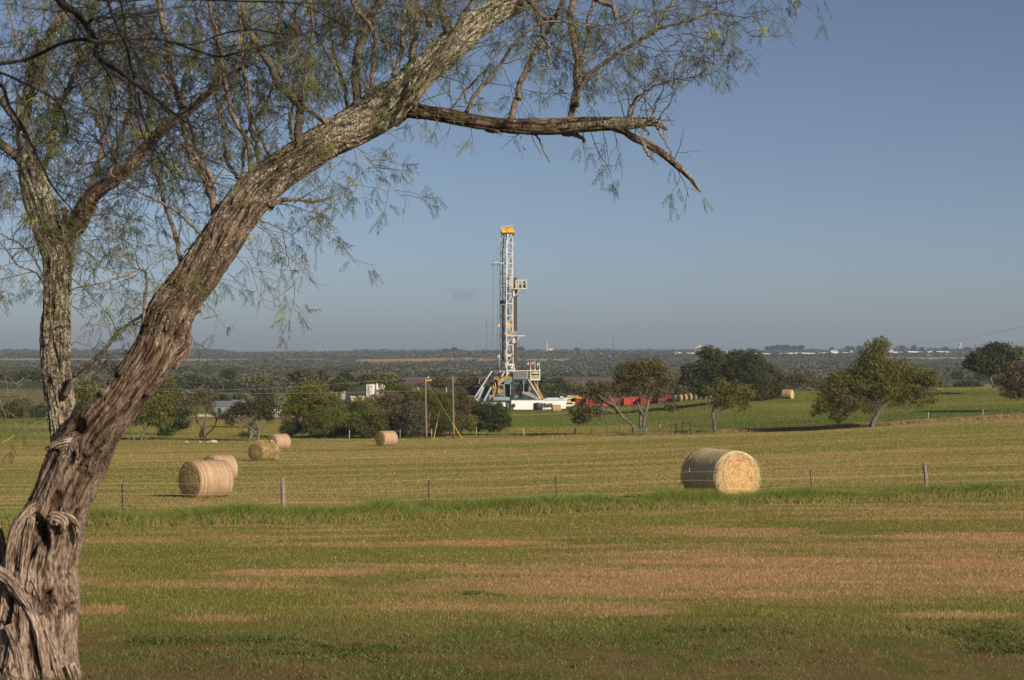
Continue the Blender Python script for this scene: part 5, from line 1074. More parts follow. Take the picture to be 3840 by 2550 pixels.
LC = [(zl,515,1000,1.8),(zl,492,880,1.8),(zl,490,500,1.8),(zm,592,1500,1.8),(zm,592,380,1.8),(zm,592,222,1.5)]
LA = [(zl,322,1010,1.9),(zl,322,500,1.9),(zm,392,1500,1.9),(zm,388,380,1.9),(zm,425,222,1.6)]
LE = [(zl,395,1000,3.7),(zl,392,500,3.7),(zm,478,1500,3.7),(zm,478,380,3.7),(zm,500,222,3.2)]
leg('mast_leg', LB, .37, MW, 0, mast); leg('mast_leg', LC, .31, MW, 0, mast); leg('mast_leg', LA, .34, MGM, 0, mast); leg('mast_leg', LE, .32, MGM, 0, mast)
def at(leg, Z):
    W = np.array([RP(f, x, y, d) for (f, x, y, d) in leg]); o = np.argsort(W[:,2]); W = W[o]; return np.array([np.interp(Z, W[:,2], W[:,k]) for k in range(3)])
levels = [RP(zm, 500, y)[2] for y in (222, 372, 530, 688, 845, 1000, 1158, 1314, 1500)]+[RP(zl, 400, y)[2] for y in (410, 535, 660, 800, 905, 985)]
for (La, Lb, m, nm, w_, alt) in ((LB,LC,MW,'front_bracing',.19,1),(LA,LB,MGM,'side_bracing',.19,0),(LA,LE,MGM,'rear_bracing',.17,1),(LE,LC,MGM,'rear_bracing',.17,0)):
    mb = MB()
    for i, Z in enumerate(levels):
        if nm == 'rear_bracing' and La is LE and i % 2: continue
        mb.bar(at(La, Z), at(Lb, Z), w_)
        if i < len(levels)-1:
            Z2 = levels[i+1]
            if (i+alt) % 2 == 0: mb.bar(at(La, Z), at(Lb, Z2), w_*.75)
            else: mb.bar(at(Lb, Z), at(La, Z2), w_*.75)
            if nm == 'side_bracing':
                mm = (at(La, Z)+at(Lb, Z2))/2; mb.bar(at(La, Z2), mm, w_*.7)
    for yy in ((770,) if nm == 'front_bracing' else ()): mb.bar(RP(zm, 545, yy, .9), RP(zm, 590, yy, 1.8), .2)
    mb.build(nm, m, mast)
mb = MB(); mb.tube([RP(zm,455,222,2.2), RP(zm,432,500,2.3), RP(zm,436,1260,2.3)], [.16]*3, 5); mb.tube([RP(zm,447,1260,2.3), RP(zm,447,1310,2.3)], [1.15,1.25], 8); mb.tube([RP(zm,440,1330,2.3), RP(zm,440,1568,2.3), RP(zl,365,880,2.3)], [.42,.45,.38], 8); mb.build('dark_riser', MDK, mast)
mb = MB(); [mb.tube([RP(zm,x,230,1.6), RP(zl,x2,400,1.6)], [.035,.035], 4) for x, x2 in ((548,452),(556,458),(575,474))]; mb.tube([RP(zm,515,800,1.4), RP(zm,515,1568,1.4)], [.22,.22], 5); mb.build('hoisting_lines', MDK, mast)
mb = MB(); mb.tube([RP(zm,510,240,1.0), RP(zm,512,900,1.0)], [.13,.13], 4); mb.build('ladder', MW, mast)
# crown
cr = MB(); cr.box(RP(zm,517,200,1.6), (11.6/px1*4.2,3.6,.55)); cr.box(RP(zm,560,195,.4), (1.9,1.6,.7)); o_cr = cr.build('crown_block', MYL, mast)
sv = MB()
for x, r in ((445,.48),(518,.70),(548,.52)):
    c = RP(zm, x, 152, 1.0); sv.tube([c, c+np.array((.25,1.1,0))], [r,r], 16)
    sv.box(c+np.array((0,.3,-.5)), (r*1.2,.5,1.0))
sv.build('sheave', MYL, o_cr)
def rails(mb, pts, h, n=2, w=.07, posts=None):
    for a, b in zip(pts[:-1], pts[1:]):
        a = np.array(a); b = np.array(b)
        for k in range(n): mb.bar(a+np.array((0,0,h*(k+1)/n)), b+np.array((0,0,h*(k+1)/n)), w)
        m = max(1, int(np.linalg.norm(b-a)/1.3))
        for k in range(m+1): mb.bar(a+(b-a)*k/m, a+(b-a)*k/m+np.array((0,0,h)), w)
mb = MB(); rails(mb, [RP(zm,412,185,0), RP(zm,412,185,3.4), RP(zm,618,185,3.4), RP(zm,618,185,0)], 1.15*1.4); rails(mb, [RP(zm,560,185,.0), RP(zm,618,185,0)], 1.6); mb.tube([RP(zm,508,120,1.5), RP(zm,508,85,1.5)], [.05,.03], 4); mb.build('crown_railing', MW, mast)
mb = MB(); mb.box(RP(zm,425,205,1), (.9,1.2,.7)); mb.box(RP(zm,606,240,1.2), (.25,.3,.6)); mb.build('crown_bracket', MDK, mast)
# side boom on the left
mb = MB(); mb.bar(RP(zm,300,675,1.0), RP(zm,485,690,.5), .34); mb.build('boom_arm', MW, mast); mb = MB(); mb.bar(RP(zm,262,706,1.0), RP(zm,385,690,1.2), .2); mb.bar(RP(zm,262,706,1), RP(zm,272,742,1), .2); mb.bar(RP(zm,358,700,1), RP(zm,352,735,1), .2); mb.build('boom_sheave', MDK, mast)
mb = MB()
for a, b in (((zm,375,400,1.9),(zm,268,690,1)),((zm,388,540,1.9),(zm,310,665,1)),((zm,272,740,1),(zl,235,680,0)),((zm,300,700,1),(zl,212,1000,0)),((zm,354,735,1),(zl,283,1000,0)),((zm,385,780,1.9),(zl,300,1000,.5)),((zm,600,240,1.8),(zm,628,900,3)),((zm,592,300,1.8),(zm,620,900,3)),((zl,545,420,3),(zl,570,700,3)),((zm,775,1110,.5),(zm,765,1250,.5))):
    mb.bar(RP(*a), RP(*b), .045)
mb.tube([RP(zm,680,1130,.5), RP(zm,700,1143,.5), RP(zm,740,1140,.5), RP(zm,775,1115,.5)], [.05]*4, 4); mb.build('guy_lines', MDK, mast)
# monkey board and racked pipe
mb = MB()
g_ = np.random.default_rng(8)
for i in range(11):
    for j in range(3):
        x = 606+i*5.0; mb.tube([RP(zl, 503+i*3.6, 975, 2.2+j*.35), RP(zm, x, 905+8*g_.random(), 2.4+j*.35)], [.085,.085], 5)
mb.build('racked_drill_pipe', MBR, rig)
mb = MB(); mb.box(RP(zm,568,985,.9), (15.5/px1*1.0,.9,38/px1)); mb.build('derrick_board_housing', mat_paint('housing_beige', (.50,.46,.40), .6, dirt=.3), mast)
mb = MB(); [mb.box(RP(zm,x,1065,.4), (.25,.4,.9)) for x in (548,568,586)]; mb.box(RP(zm,555,940,.4), (.4,.15,.5)); mb.build('board_fitting', MGM, mast)
mk = MB(); fl = RP(zm,705,1083,1.6); mk.box(fl, (205/4.127/px1,2.6,.28)); mk.bar(RP(zm,612,1200,1.2), RP(zm,715,1095,.8), .26); mk.box(RP(zm,608,1155,1.3), (.5,.6,22/px1)); o_mk = mk.build('monkey_board', MW, mast)
mb = MB(); rails(mb, [RP(zm,638,1075,.4), RP(zm,805,1075,.4), RP(zm,805,1075,2.9)], 128/4.127/px1, 2, .15); rails(mb, [RP(zm,638,1075,2.9), RP(zm,805,1075,2.9)], 128/4.127/px1, 3, .08)
for x in (638,683,742,803): mb.bar(RP(zm,x,1080,.4), RP(zm,x,945,.4), .22)
mb.build('board_railing', MW, o_mk); mb = MB(); mb.box(RP(zm,660,1015,.7), (30/4.127/px1,.5,105/4.127/px1)); mb.build('wind_panel', mat_paint('ochre_panel', (.55,.33,.08), .6), o_mk)
mb = MB(); [mb.box(RP(zm,x,y,1.8), (.5,.5,1.6)) for x, y in ((700,1040),(725,1050),(765,1010),(780,1040))]; mb.build('board_gear', MDK, o_mk)
# travelling block and top drive
mb = MB()
for x, y, w, h in ((447,390,40,14),(447,410,48,16),(445,435,40,20)): mb.box(RP(zl,x,y,1.3), (w/3.41/px1,1.0,h/3.41/px1))
mb.build('travelling_block', MYL, mast)
mb = MB(); mb.box(RP(zl,450,525,1.2), (48/3.41/px1,1.2,20/3.41/px1)); mb.box(RP(zl,447,548,1.2), (36/3.41/px1,1.1,16/3.41/px1)); mb.box(RP(zl,478,505,1.5), (20/3.41/px1,1,35/3.41/px1)); mb.build('top_drive', mat_paint('rig_orange', (.62,.30,.03), .5), mast)
mb = MB(); mb.tube([RP(zl,447,560,1.2), RP(zl,470,740,1.2), RP(zl,440,830,1.2)], [.14,.1,.12], 6); mb.tube([RP(zl,470,430,1.4), RP(zl,465,800,1.4)], [.07,.07], 4); mb.build('service_hose', MDK, mast)
mb = MB(); mb.bar(RP(zl,428,543,0), RP(zl,642,543,.5), .26); mb.bar(RP(zl,508,635,1.2), RP(zl,585,550,.5), .22); mb.box(RP(zl,502,600,1.2), (.7,.5,22/px1)); mb.build('casing_stabbing_board', MW, mast)
mb = MB(); rails(mb, [RP(zl,510,535,.5), RP(zl,534,535,.5)], 50/3.41/px1, 3, .14); mb.build('stabbing_board_railing', MW, mast)
mb = MB(); mb.tube([RP(zl,398,800,.8), RP(zl,470,796,.8)], [.42,.55], 8); mb.build('white_cylinder', MW, mast); mb = MB(); mb.box(RP(zl,488,797,.9), (30/3.41/px1,.8,14/3.41/px1)); mb.bar(RP(zl,485,770,.9), RP(zl,485,825,.9), .2); mb.build('red_fitting', mat_paint('dark_red', (.25,.03,.03), .5), mast)
mb = MB(); mb.bar(RP(zl,385,910,0), RP(zl,490,910,1.8), .5); mb.bar(RP(zl,490,915,1.8), RP(zl,455,990,1.4), .32); mb.bar(RP(zl,485,940,1.8), RP(zl,482,985,1.8), .3); mb.build('mast_foot', MW, mast)
mb = MB(); mb.box(RP(zl,352,910,1.9), (85/3.41/px1,.8,14/3.41/px1)); mb.box(RP(zl,350,886,1.9), (80/3.41/px1,.5,6/3.41/px1)); mb.build('mast_collar', MG, mast)
for y in (410,805): mb = MB(); mb.box(RP(zl,308,y,1.7), (.6,.5,.7)); mb.build('light_fitting', MW, mast)
# floor, doghouse, cabin
def zbx(x0, y0, x1, y1, f, d, dep, m, name, parent=rig):
    a = RP(f, x0, y0, d); b = RP(f, x1, y1, d); mb = MB(); c = (a+b)/2; mb.box(c+np.array((0,dep/2,0)), (abs(b[0]-a[0]), dep, abs(a[2]-b[2]))); return mb.build(name, m, parent)
fl = zbx(225,1098,505,1112, zl, 1.0, 9, MG, 'rig_floor'); zbx(505,1100,700,1112, zl, 1.6, 8.5, MDG, 'floor_beam')
dh = zbx(492,1008,668,1100, zl, .4, 3.5, MGS, 'windwall')
mb = MB(); [mb.bar(RP(zl,x,1010,.33), RP(zl,x,1098,.33), .06) for x in range(498,668,9)]; mb.build('corrugation', MGS, dh)
mb = MB(); mb.bar(RP(zl,318,998,.2), RP(zl,512,997,.2), .16); mb.bar(RP(zl,470,990,.2), RP(zl,835,988,.2), .26); [mb.bar(RP(zl,x,988,.2), RP(zl,x,1012,.2), .14) for x in (330,380,430,480,520,545,607,640)]; mb.build('floor_top_rail', MW, rig)
mb = MB(); rails(mb, [RP(zl,668,1100,.3), RP(zl,712,1100,.3)], 95/3.41/px1, 4, .16); mb.build('stair_head_railing', MPG, rig)
cb = MB(); 
for x in (716,833): cb.bar(RP(zl,x,1105,-.2), RP(zl,x,985,-.2), .3); cb.bar(RP(zl,x,1105,3.2), RP(zl,x,985,3.2), .25)
cb.bar(RP(zl,716,988,-.2), RP(zl,833,988,-.2), .32); cb.bar(RP(zl,833,988,-.2), RP(zl,833,988,3.2), .3); cb.box(RP(zl,775,1101,1.5), (122/3.41/px1,3.6,.5)); o_cb = cb.build('cabin_frame', mat_paint('cream_frame', (.66,.63,.47), .5, dirt=.2), rig)
mb = MB(); [mb.bar(RP(zl,720,y,-.2), RP(zl,830,y,-.2), .14) for y in (1022,1050,1064,1078)]; [mb.bar(RP(zl,x,1050,-.2), RP(zl,x,1100,-.2), .12) for x in (745,775,805)]; mb.box(RP(zl,782,1004,.4), (85/3.41/px1,.8,.7)); mb.build('cabin_railing', MPG, o_cb)
zbx(742,1035,800,1070, zl, 1.6, 1.6, MG, 'driller_console', o_cb); zbx(745,1015,820,1035, zl, 2.6, .4, MDG, 'cabin_back', o_cb)
mb = MB(); mb.bar(RP(zl,807,1108,1.0), RP(zl,807,1290,1.0), .34); mb.build('cabin_prop', MG, rig)
# flags
fx = []
def flag_pole(x, ytop, label, m, x0, x1, y0, y1):
    base = RP(zb, x, 466, .3); t = thing('flag', tuple(base), label, 'flag', 'flags on the rig cabin roof'); mb = MB(); top = RP(zb, x, ytop, .3); mb.tube([base, top], [.09,.06], 6); mb.cyl(base, .22, .3, 10); mb.build('flagpole', MW, t)
    mb = MB(); a = RP(zb, x0, y0, .3); b = RP(zb, x1, y1, .3)
    mb.grid(lambda u, v: (b[0]+(a[0]-b[0])*u, .3+RD+.22*np.sin(u*8)*u, b[2]+(a[2]-b[2])*v-.25*u*(1-0*v)+.1*np.sin(u*7)), 20, 14); o = mb.build('cloth', m, t); return o, a, b
def mat_flag(name, fn):
    m, t, b = nodes(name); b.inputs['Roughness'].default_value = .8
    a = t.nodes.new('ShaderNodeVertexColor'); a.layer_name = 'Col'; t.links.new(a.outputs[0], b.inputs['Base Color'])
    tr = t.nodes.new('ShaderNodeBsdfTranslucent'); t.links.new(a.outputs[0], tr.inputs[0]); ms = t.nodes.new('ShaderNodeMixShader'); ms.inputs[0].default_value = .35
    t.links.new(b.outputs[0], ms.inputs[1]); t.links.new(tr.outputs[0], ms.inputs[2]); t.links.new(ms.outputs[0], t.nodes['Material Output'].inputs[0]); return m
MF = mat_flag('flag_cloth', None)
def paint(o, nu, nv, fn):
    me = o.data; a = me.color_attributes.new('Col', 'FLOAT_COLOR', 'POINT'); c = np.ones((nu*nv,4), np.float32)
    for i in range(nu):
        for j in range(nv): c[i*nv+j,:3] = fn(i/(nu-1), j/(nv-1))
    a.data.foreach_set('color', c.ravel())
BL, WH_, RE = (.03,.05,.22), (.8,.8,.8), (.6,.03,.03)
o, a, b = flag_pole(1315, 366, 'white over red flag with blue hoist, leftmost of the three rig flags', MF, 1260, 1313, 366, 406); paint(o, 20, 14, lambda u, v: BL if u < .34 else (WH_ if v > .5 else RE))
o, a, b = flag_pole(1370, 341, 'red and white striped flag with blue corner, middle of the three rig flags', MF, 1316, 1368, 345, 384); paint(o, 20, 14, lambda u, v: BL if (u < .4 and v > .46) else (RE if int((1-v)*12.99) % 2 == 0 else WH_))
o, a, b = flag_pole(1427, 363, 'pale blue flag, rightmost of the three rig flags', MF, 1382, 1425, 366, 408); paint(o, 20, 14, lambda u, v: (.8,.82,.85) if (u-.5)**2*2+(v-.5)**2 < .05 else (.27,.40,.62))
# substructure
for (x0, y0, x1, y1, d, dep, m, n_) in [(380,1112,475,1132,.4,3,MG,'substructure_beam'),(380,1132,470,1160,.6,2.6,MG,'substructure_box'),(372,1160,384,1330,.4,.6,MG,'substructure_column'),(452,1150,468,1300,.6,.6,MG,'substructure_column'),(484,1100,498,1320,.2,.7,MDG,'substructure_column'),
   (470,1130,486,1300,2.4,.5,MDG,'substructure_column'),(500,1118,612,1165,1.6,2,MDG,'substructure_beam'),(620,1112,632,1355,.6,.6,MG,'substructure_column'),(632,1115,692,1160,.8,2,MG,'substructure_box'),(690,1110,703,1355,.3,.5,MG,'substructure_column'),(706,1140,724,1290,2.0,.6,MG,'substructure_column'),(545,1165,566,1310,3.0,.6,MDK,'substructure_column'),(640,1160,668,1270,2.5,1,MDK,'substructure_box')]:
    zbx(x0, y0, x1, y1, zl, d, dep, m, n_)
mb = MB(); [mb.bar(RP(zl,a,b_,1.5), RP(zl,c,d_,1.5), .35) for a, b_, c, d_ in ((384,1165,400,1330),(470,1165,440,1320),(505,1190,530,1300),(612,1180,585,1300),(632,1180,690,1260),(650,1160,720,1300),(225,1120,330,1300),(330,1130,250,1330))]; mb.build('diagonal_brace', MDK, rig)
zbx(395,1162,455,1330, zl, 6.5, .5, MDK, 'substructure_shadow_panel') if False else None
zbx(380,1165,470,1335, zl, 5.5, 3, MDK, 'mud_tank_skid'); zbx(600,1165,700,1350, zl, 6.0, 3, MDG, 'accumulator_skid'); zbx(200,1120,375,1165, zl, 2.0, 6, MDK, 'drawworks'); zbx(470,1300,620,1350, zl, 2.0, 5, MG, 'base_skid')
zbx(500,1185,520,1290, zl, 3.6, .8, MRD, 'red_preventer'); zbx(568,1180,590,1315, zl, 3.4, .8, MRD, 'red_preventer'); mb = MB(); mb.tube([RP(zl,510,1190,3.4), RP(zl,530,1300,3.4)], [.5,.45], 8); mb.build('red_hose', MRD, rig)
zbx(240,990,300,1010, zl, 1.5, 2.5, mat_paint('rust_brown', (.22,.09,.045), .7), 'brown_housing'); zbx(318,1000,332,1022, zl, .8, .6, MRD, 'red_box'); zbx(352,1025,398,1068, zl, 1.0, 1.6, MRD, 'red_motor')
mb = MB(); mb.bar(RP(zl,345,1065,.4), RP(zl,378,1010,.4), .4); mb.bar(RP(zl,395,1015,.6), RP(zl,440,1020,.6), .5); mb.bar(RP(zl,413,985,.2), RP(zl,410,1075,.2), .4); mb.build('white_strut', MW, rig)
zbx(440,1025,492,1068, zl, 1.2, 2, MDG, 'hydraulic_unit'); zbx(335,1020,372,1062, zl, 3, 2, MDK, 'engine_block')
zbx(20,1205,215,1350, zl, 7.5, 3, MDK, 'mud_pump_skid'); mb = MB(); [mb.bar(RP(zl,a,1165,6.9), RP(zl,a-14,1340,6.9), .22) for a in range(60,215,26)]; mb.bar(RP(zl,30,1215,6.8), RP(zl,215,1195,6.8), .3); mb.bar(RP(zl,40,1270,6.8), RP(zl,215,1262,6.8), .2); mb.build('pump_piping', mat_paint('piping_grey', (.12,.12,.12), .5), rig)
# left platform, ladders and rails
mb = MB(); mb.box(RP(zl,170,1122,3.0), (170/3.41/px1,5,.8)); mb.box(RP(zl,110,1140,3.0), (80/3.41/px1,4,.6)); mb.box(RP(zl,245,1130,4.0), (90/3.41/px1,4,3.4)); mb.box(RP(zl,200,1090,3.6), (70/3.41/px1,2,2.6)); mb.build('left_deck', MDK, rig)
mb = MB(); rails(mb, [RP(zl,60,1158,.8), RP(zl,60,1158,5)], 50/3.41/px1, 3, .11); rails(mb, [RP(zl,92,1158,.8), RP(zl,150,1158,.8)], 48/3.41/px1, 3, .12); rails(mb, [RP(zl,130,1095,1), RP(zl,165,1095,1)], 30/3.41/px1, 2, .18); rails(mb, [RP(zl,255,1105,.3), RP(zl,300,1105,.3)], 36/3.41/px1, 2, .13); mb.build('left_railing', MYL, rig)
mb = MB(); rails(mb, [RP(zl,372,1107,.1), RP(zl,468,1107,.1)], 38/3.41/px1, 2, .13)
for dy in (0, 22, 42): mb.bar(RP(zl,300,1165-dy,.1), RP(zl,374,1108-dy,.1), .13)
for k in range(6): mb.bar(RP(zl,300+k*14,1165-k*11,.1), RP(zl,300+k*14,1123-k*11,.1), .11)
mb.build('stair_railing', MYL, rig)
mb = MB(); mb.bar(RP(zl,298,1170,.3), RP(zl,376,1112,.3), .5); mb.bar(RP(zl,298,1172,.3), RP(zl,376,1172,.3), .4); mb.bar(RP(zl,300,1288,.3), RP(zl,372,1300,.3), .35); mb.bar(RP(zl,300,1275,.3), RP(zl,357,1275,.3), .4); mb.bar(RP(zl,372,1172,.3), RP(zl,372,1330,.3), .22); mb.build('stair_stringer', MG, rig)
mb = MB(); rails(mb, [RP(zl,300,1272,.1), RP(zl,356,1272,.1)], 40/3.41/px1, 2, .18); mb.bar(RP(zl,300,1200,.2), RP(zl,325,1272,.2), .14); mb.bar(RP(zl,240,1180,.2), RP(zl,240,1220,.2), .2); mb.bar(RP(zl,265,1140,.2), RP(zl,265,1215,.2), .2); mb.bar(RP(zl,240,1215,.2), RP(zl,270,1215,.2), .2); mb.build('lower_railing', MYL, rig)
mb = MB(); [mb.bar(RP(zl,x,1165,.6), RP(zl,x+dx,1330,.6), w_) for x, dx, w_ in ((235,-12,.2),(262,-20,.25),(290,-40,.18),(320,0,.2))]; mb.build('mud_pipe', mat_paint('pipe_brown', (.30,.15,.07), .6), rig)
mb = MB(); [mb.tube([RP(zl,262,1230,.4), RP(zl,232,1300,.2), RP(zl,225,1350,.2)], [.25,.25,.3], 8)]; mb.build('tan_hose', mat_paint('tan_hose', (.32,.22,.13), .6), rig)
mb = MB(); mb.bar(RP(zl,221,994,.0), RP(zl,0,1335,-1.5), .42); mb.bar(RP(zl,215,1004,.3), RP(zl,30,1300,-1), .2); mb.build('raising_beam', MGM, rig)
for a in ((112,1198,32,1385),(212,1200,118,1385)): mb = MB(); mb.bar(RP(zl,a[0],a[1],.2), RP(zl,a[2],a[3],-1.2), .8 if a[0] < 200 else .65); mb.build('slanted_leg', mat_paint('leg_blue_grey', (.21,.26,.27), .6, dirt=.2), rig)
mb = MB(); mb.box(RP(zl,205,1345,.5), (.9,.6,2.0)); mb.box(RP(zl,345,1345,-.5), (205/3.41/px1,2,.9)); mb.build('grey_roof_unit', mat_paint('unit_blue_grey', (.24,.29,.30), .6), rig)
# right hand stairs and ramp
mb = MB(); n = 20
for s in (0,1.0): mb.bar(RP(zl,688,1100,-.3+s), RP(zl,848,1358,-.3+s), .40)
for k in range(n): f = k/(n-1); p = RP(zl,692+150*f,1106+242*f,.2); mb.box(p, (.55,1.1,.12))
mb.build('stairs', mat_paint('stair_cream', (.52,.49,.38), .6), rig); mb = MB()
for dx in (0, 16): mb.bar(RP(zl,745+dx,1108,.9), RP(zl,868+dx,1356,.9), .11)
for k in range(9): f = k/8; mb.bar(RP(zl,748+120*f,1112+240*f,.9), RP(zl,766+120*f,1112+240*f,.9), .12)
mb.build('stair_handrail', MYL, rig)
mb = MB(); A0_, A1_ = RP(zl,608,1262,-.6), RP(zl,815,1358,-.9); B0_, B1_ = RP(zl,690,1262,-.6), RP(zl,838,1356,-.9)
for a, b_ in ((A0_,A1_),(B0_,B1_),(RP(zl,608,1262,.9),RP(zl,815,1358,.9))): mb.bar(a, b_, .42)
for k in range(9): f = k/8; mb.bar(A0_+(A1_-A0_)*f, B0_+(B1_-B0_)*min(1,f+.06), .2)
mb.build('ramp', mat_paint('ramp_grey', (.30,.29,.27), .7), rig)
# ------------------------------------------------ site containers and gear in front
def sbox(f, x0, y0, x1, y1, d, dep, m, name, label, cat, group=None, ribs=0, roof=None, ribm=None):
    a = RP(f, x0, y0, d); b = RP(f, x1, y1, d); gz_ = float(gz((a[0]+b[0])/2, RD+d)); bot = min(b[2], gz_+.3) if abs(b[2]-gz_) < 3 else b[2]
    t = thing(name, ((a[0]+b[0])/2, RD+d, bot), label, cat, group); mb = MB(); mb.box(((a[0]+b[0])/2, RD+d+dep/2, (a[2]+bot)/2), (abs(b[0]-a[0]), dep, abs(a[2]-bot))); mb.build('body', m, t)
    if ribs:
        mb = MB(); [mb.bar((x, RD+d-.01, bot+.1), (x, RD+d-.01, a[2]-.1), .05) for x in np.linspace(a[0]+.2, b[0]-.2, ribs)]; mb.build('ribs', ribm or m, t)
    if roof:
        mb = MB(); mb.box(((a[0]+b[0])/2, RD+d+dep/2, a[2]+.06), (abs(b[0]-a[0])+.1, dep+.1, .14)); mb.build('roof', roof, t)
    return t, a, b
MCW = mat_paint('container_white', (.86,.84,.79), .5, dirt=.05, scale=.5); MCR = mat_paint('container_roof', (.62,.63,.62), .5, dirt=.2)
t, a, b = sbox(zb, 648, 872, 996, 962, -6, 3, MCW, 'site_container', 'long white site container left of the dark gap, partly behind bushes', 'container', 'white site containers below the rig', 22, MCR)
t, a, b = sbox(zb, 1072, 845, 1752, 955, -6.5, 4.5, MCW, 'site_container', 'longest white site container right of the dark gap, behind the black tank', 'container', 'white site containers below the rig', 40, MCR)
mb = MB(); c = RP(zb, 1098, 905, -6.6); mb.tube([c+np.array((0,.1,0)), c+np.array((0,-.25,0))], [.55,.55], 14); mb.box(c+np.array((-.1,-.1,-.9)), (.25,.2,.6)); mb.build('vent_fan', MDK, t)
t, a, b = sbox(zb, 1005, 868, 1068, 958, -5, 3, MGM, 'generator_cabinet', 'grey cabinet in the gap between the two white containers', 'cabinet'); mb = MB(); mb.box(RP(zb,1016,915,-5.1), (.9,.25,3.2)); mb.build('door', MDK, t); mb = MB(); mb.bar(RP(zb,1032,880,-5.4), RP(zb,1032,955,-5.4), .3); mb.build('post', MW, t)
t, a, b = sbox(zb, 500, 828, 640, 880, -2, 3, MCW, 'site_container', 'small white container seen through the bushes below the raising beam', 'container', 'white site containers below the rig', 8, MCR)
mb = MB(); rails(mb, [RP(zb,520,830,-2.2), RP(zb,620,850,-2.2)], 1.1, 2, .1); mb.build('railing', MGM, t)
# black tank
c = RP(zb, 1400, 940, -11); cc = (c[0], c[1], float(gz(c[0], c[1]))); t = thing('water_tank', cc, 'black round plastic tank in front of the long white container', 'tank'); mb = MB(); h = 88/3.373/px1; r = 59/3.373/px1
mb.tube([np.array(cc)+np.array((0,0,z_)) for z_ in (0,h*.9,h*.97,h*1.0,h*1.03)], [r,r,r*.93,r*.6,r*.2], 28); mb.build('shell', mat_paint('black_plastic', (.035,.036,.042), .45), t, smooth=True); mb = MB(); [mb.tube([np.array(cc)+np.array((0,0,z_)), np.array(cc)+np.array((0,0,z_+.08))], [r*1.02]*2, 28) for z_ in np.linspace(.6,h*.85,5)]; mb.build('hoop', mat_paint('black_plastic_hoop', (.03,.03,.035), .5), t)
# pump skid
c = RP(zb, 1540, 925, -10); t = thing('pump_skid', (c[0],c[1],float(gz(c[0],c[1]))), 'dark pump on a pipe framed skid right of the black tank', 'pump'); mb = MB(); rails(mb, [RP(zb,1460,925,-10.5), RP(zb,1628,925,-10.5)], 52/3.373/px1, 1, .12); mb.bar(RP(zb,1440,928,-10.5), RP(zb,1630,926,-10.5), .3); mb.build('skid_frame', MGM, t)
mb = MB(); mb.tube([RP(zb,1468,906,-10), RP(zb,1582,898,-10)], [.42,.38], 12); mb.box(RP(zb,1482,902,-10), (.8,.8,1.5)); mb.box(RP(zb,1555,900,-10), (.7,.7,1.2)); mb.tube([RP(zb,1530,905,-10.2), RP(zb,1530,872,-10.2)], [.16,.12], 8); mb.build('pump_body', mat_paint('pump_dark', (.06,.04,.045), .5), t)
# bluish tent behind
a = RP(zb,1480,822,-1); b = RP(zb,1778,880,-1); t = thing('tent_shelter', (a[0]+9,a[1],float(gz(a[0]+9,a[1]))), 'pale blue shallow roofed shelter right of the rig stairs', 'shelter'); mb = MB()
z0 = b[2]-1; za = RP(zb,1480,835,-1)[2]; zt = RP(zb,1600,817,-1)[2]
V = []; 
for y in (0.,7.): V += [(a[0],RD-1+y,z0),(a[0],RD-1+y,za),((a[0]+b[0])/2-2,RD-1+y,zt),((a[0]+b[0])/2+5,RD-1+y,zt),(b[0],RD-1+y,za),(b[0],RD-1+y,z0)]
mb.add(V, [(0,1,7,6),(1,2,8,7),(2,3,9,8),(3,4,10,9),(4,5,11,10),(0,5,4,1),(1,4,3,2),(6,7,10,11),(7,8,9,10)]); mb.build('canvas', mat_paint('tent_blue', (.50,.58,.62), .6, dirt=.1), t)
mb = MB(); c = RP(zb,1706,812,-1); mb.tube([c, c+np.array((0,0,-.8))], [.15,.15], 6); mb.tube([c+np.array((-.4,0,0)), c+np.array((.4,0,0))], [.35,.35], 10); mb.build('dome_light', MW, t)
# satellite dish
c = RP(zb,1108,805,-5.5); t = thing('satellite_dish', tuple(c-np.array((0,0,1.3))), 'tilted grey satellite dish on the white container roof', 'dish'); mb = MB(); ax = np.array((-.75,-.35,.45)); ax /= np.linalg.norm(ax); u_ = np.cross(ax, (0,0,1)); u_ /= np.linalg.norm(u_); v_ = np.cross(ax, u_)
mb.grid(lambda u, v: tuple((c[k]+(np.cos(u*6.283)*u_[k]+np.sin(u*6.283)*v_[k])*v*1.35+ax[k]*(v*v*.5)) for k in range(3)), 24, 6, True); mb.build('reflector', MGM, t); mb = MB(); mb.bar(c, c-np.array((0,0,1.3)), .2); mb.bar(c, c+ax*1.2, .08); mb.build('mount', MDK, t)
# yellow loader
c = RP(zb,1850,885,6); t = thing('wheel_loader', (c[0],c[1],float(gz(c[0],c[1]))), 'yellow machine with curved roll bars between the rig and the red bins', 'loader'); mb = MB()
for x0, x1, y0 in ((1785,1815,880),(1818,1845,880),(1845,1880,880)):
    mb.tube(smooth_line([RP(zb,x0,y0,6), RP(zb,x0+6,820,6), RP(zb,x1,800,6), RP(zb,x1+40,802,6)], 5), [.13]*16, 6)
mb.bar(RP(zb,1790,800,6), RP(zb,1925,798,6), .22); mb.bar(RP(zb,1925,798,6), RP(zb,1930,830,6), .2); mb.box(RP(zb,1848,860,6.6), (2.6,2,1.6)); mb.box(RP(zb,1900,845,6.6), (3,2,1.2)); mb.build('boom_frame', MYL, t)
mb = MB(); mb.box(RP(zb,1865,822,6.8), (3.2,1.6,1.6)); [mb.tube([RP(zb,x,888,5.8), RP(zb,x,888,6.6)], [.9,.9], 14) for x in (1810,1880)]; mb.build('cab_and_wheels', MDK, t)
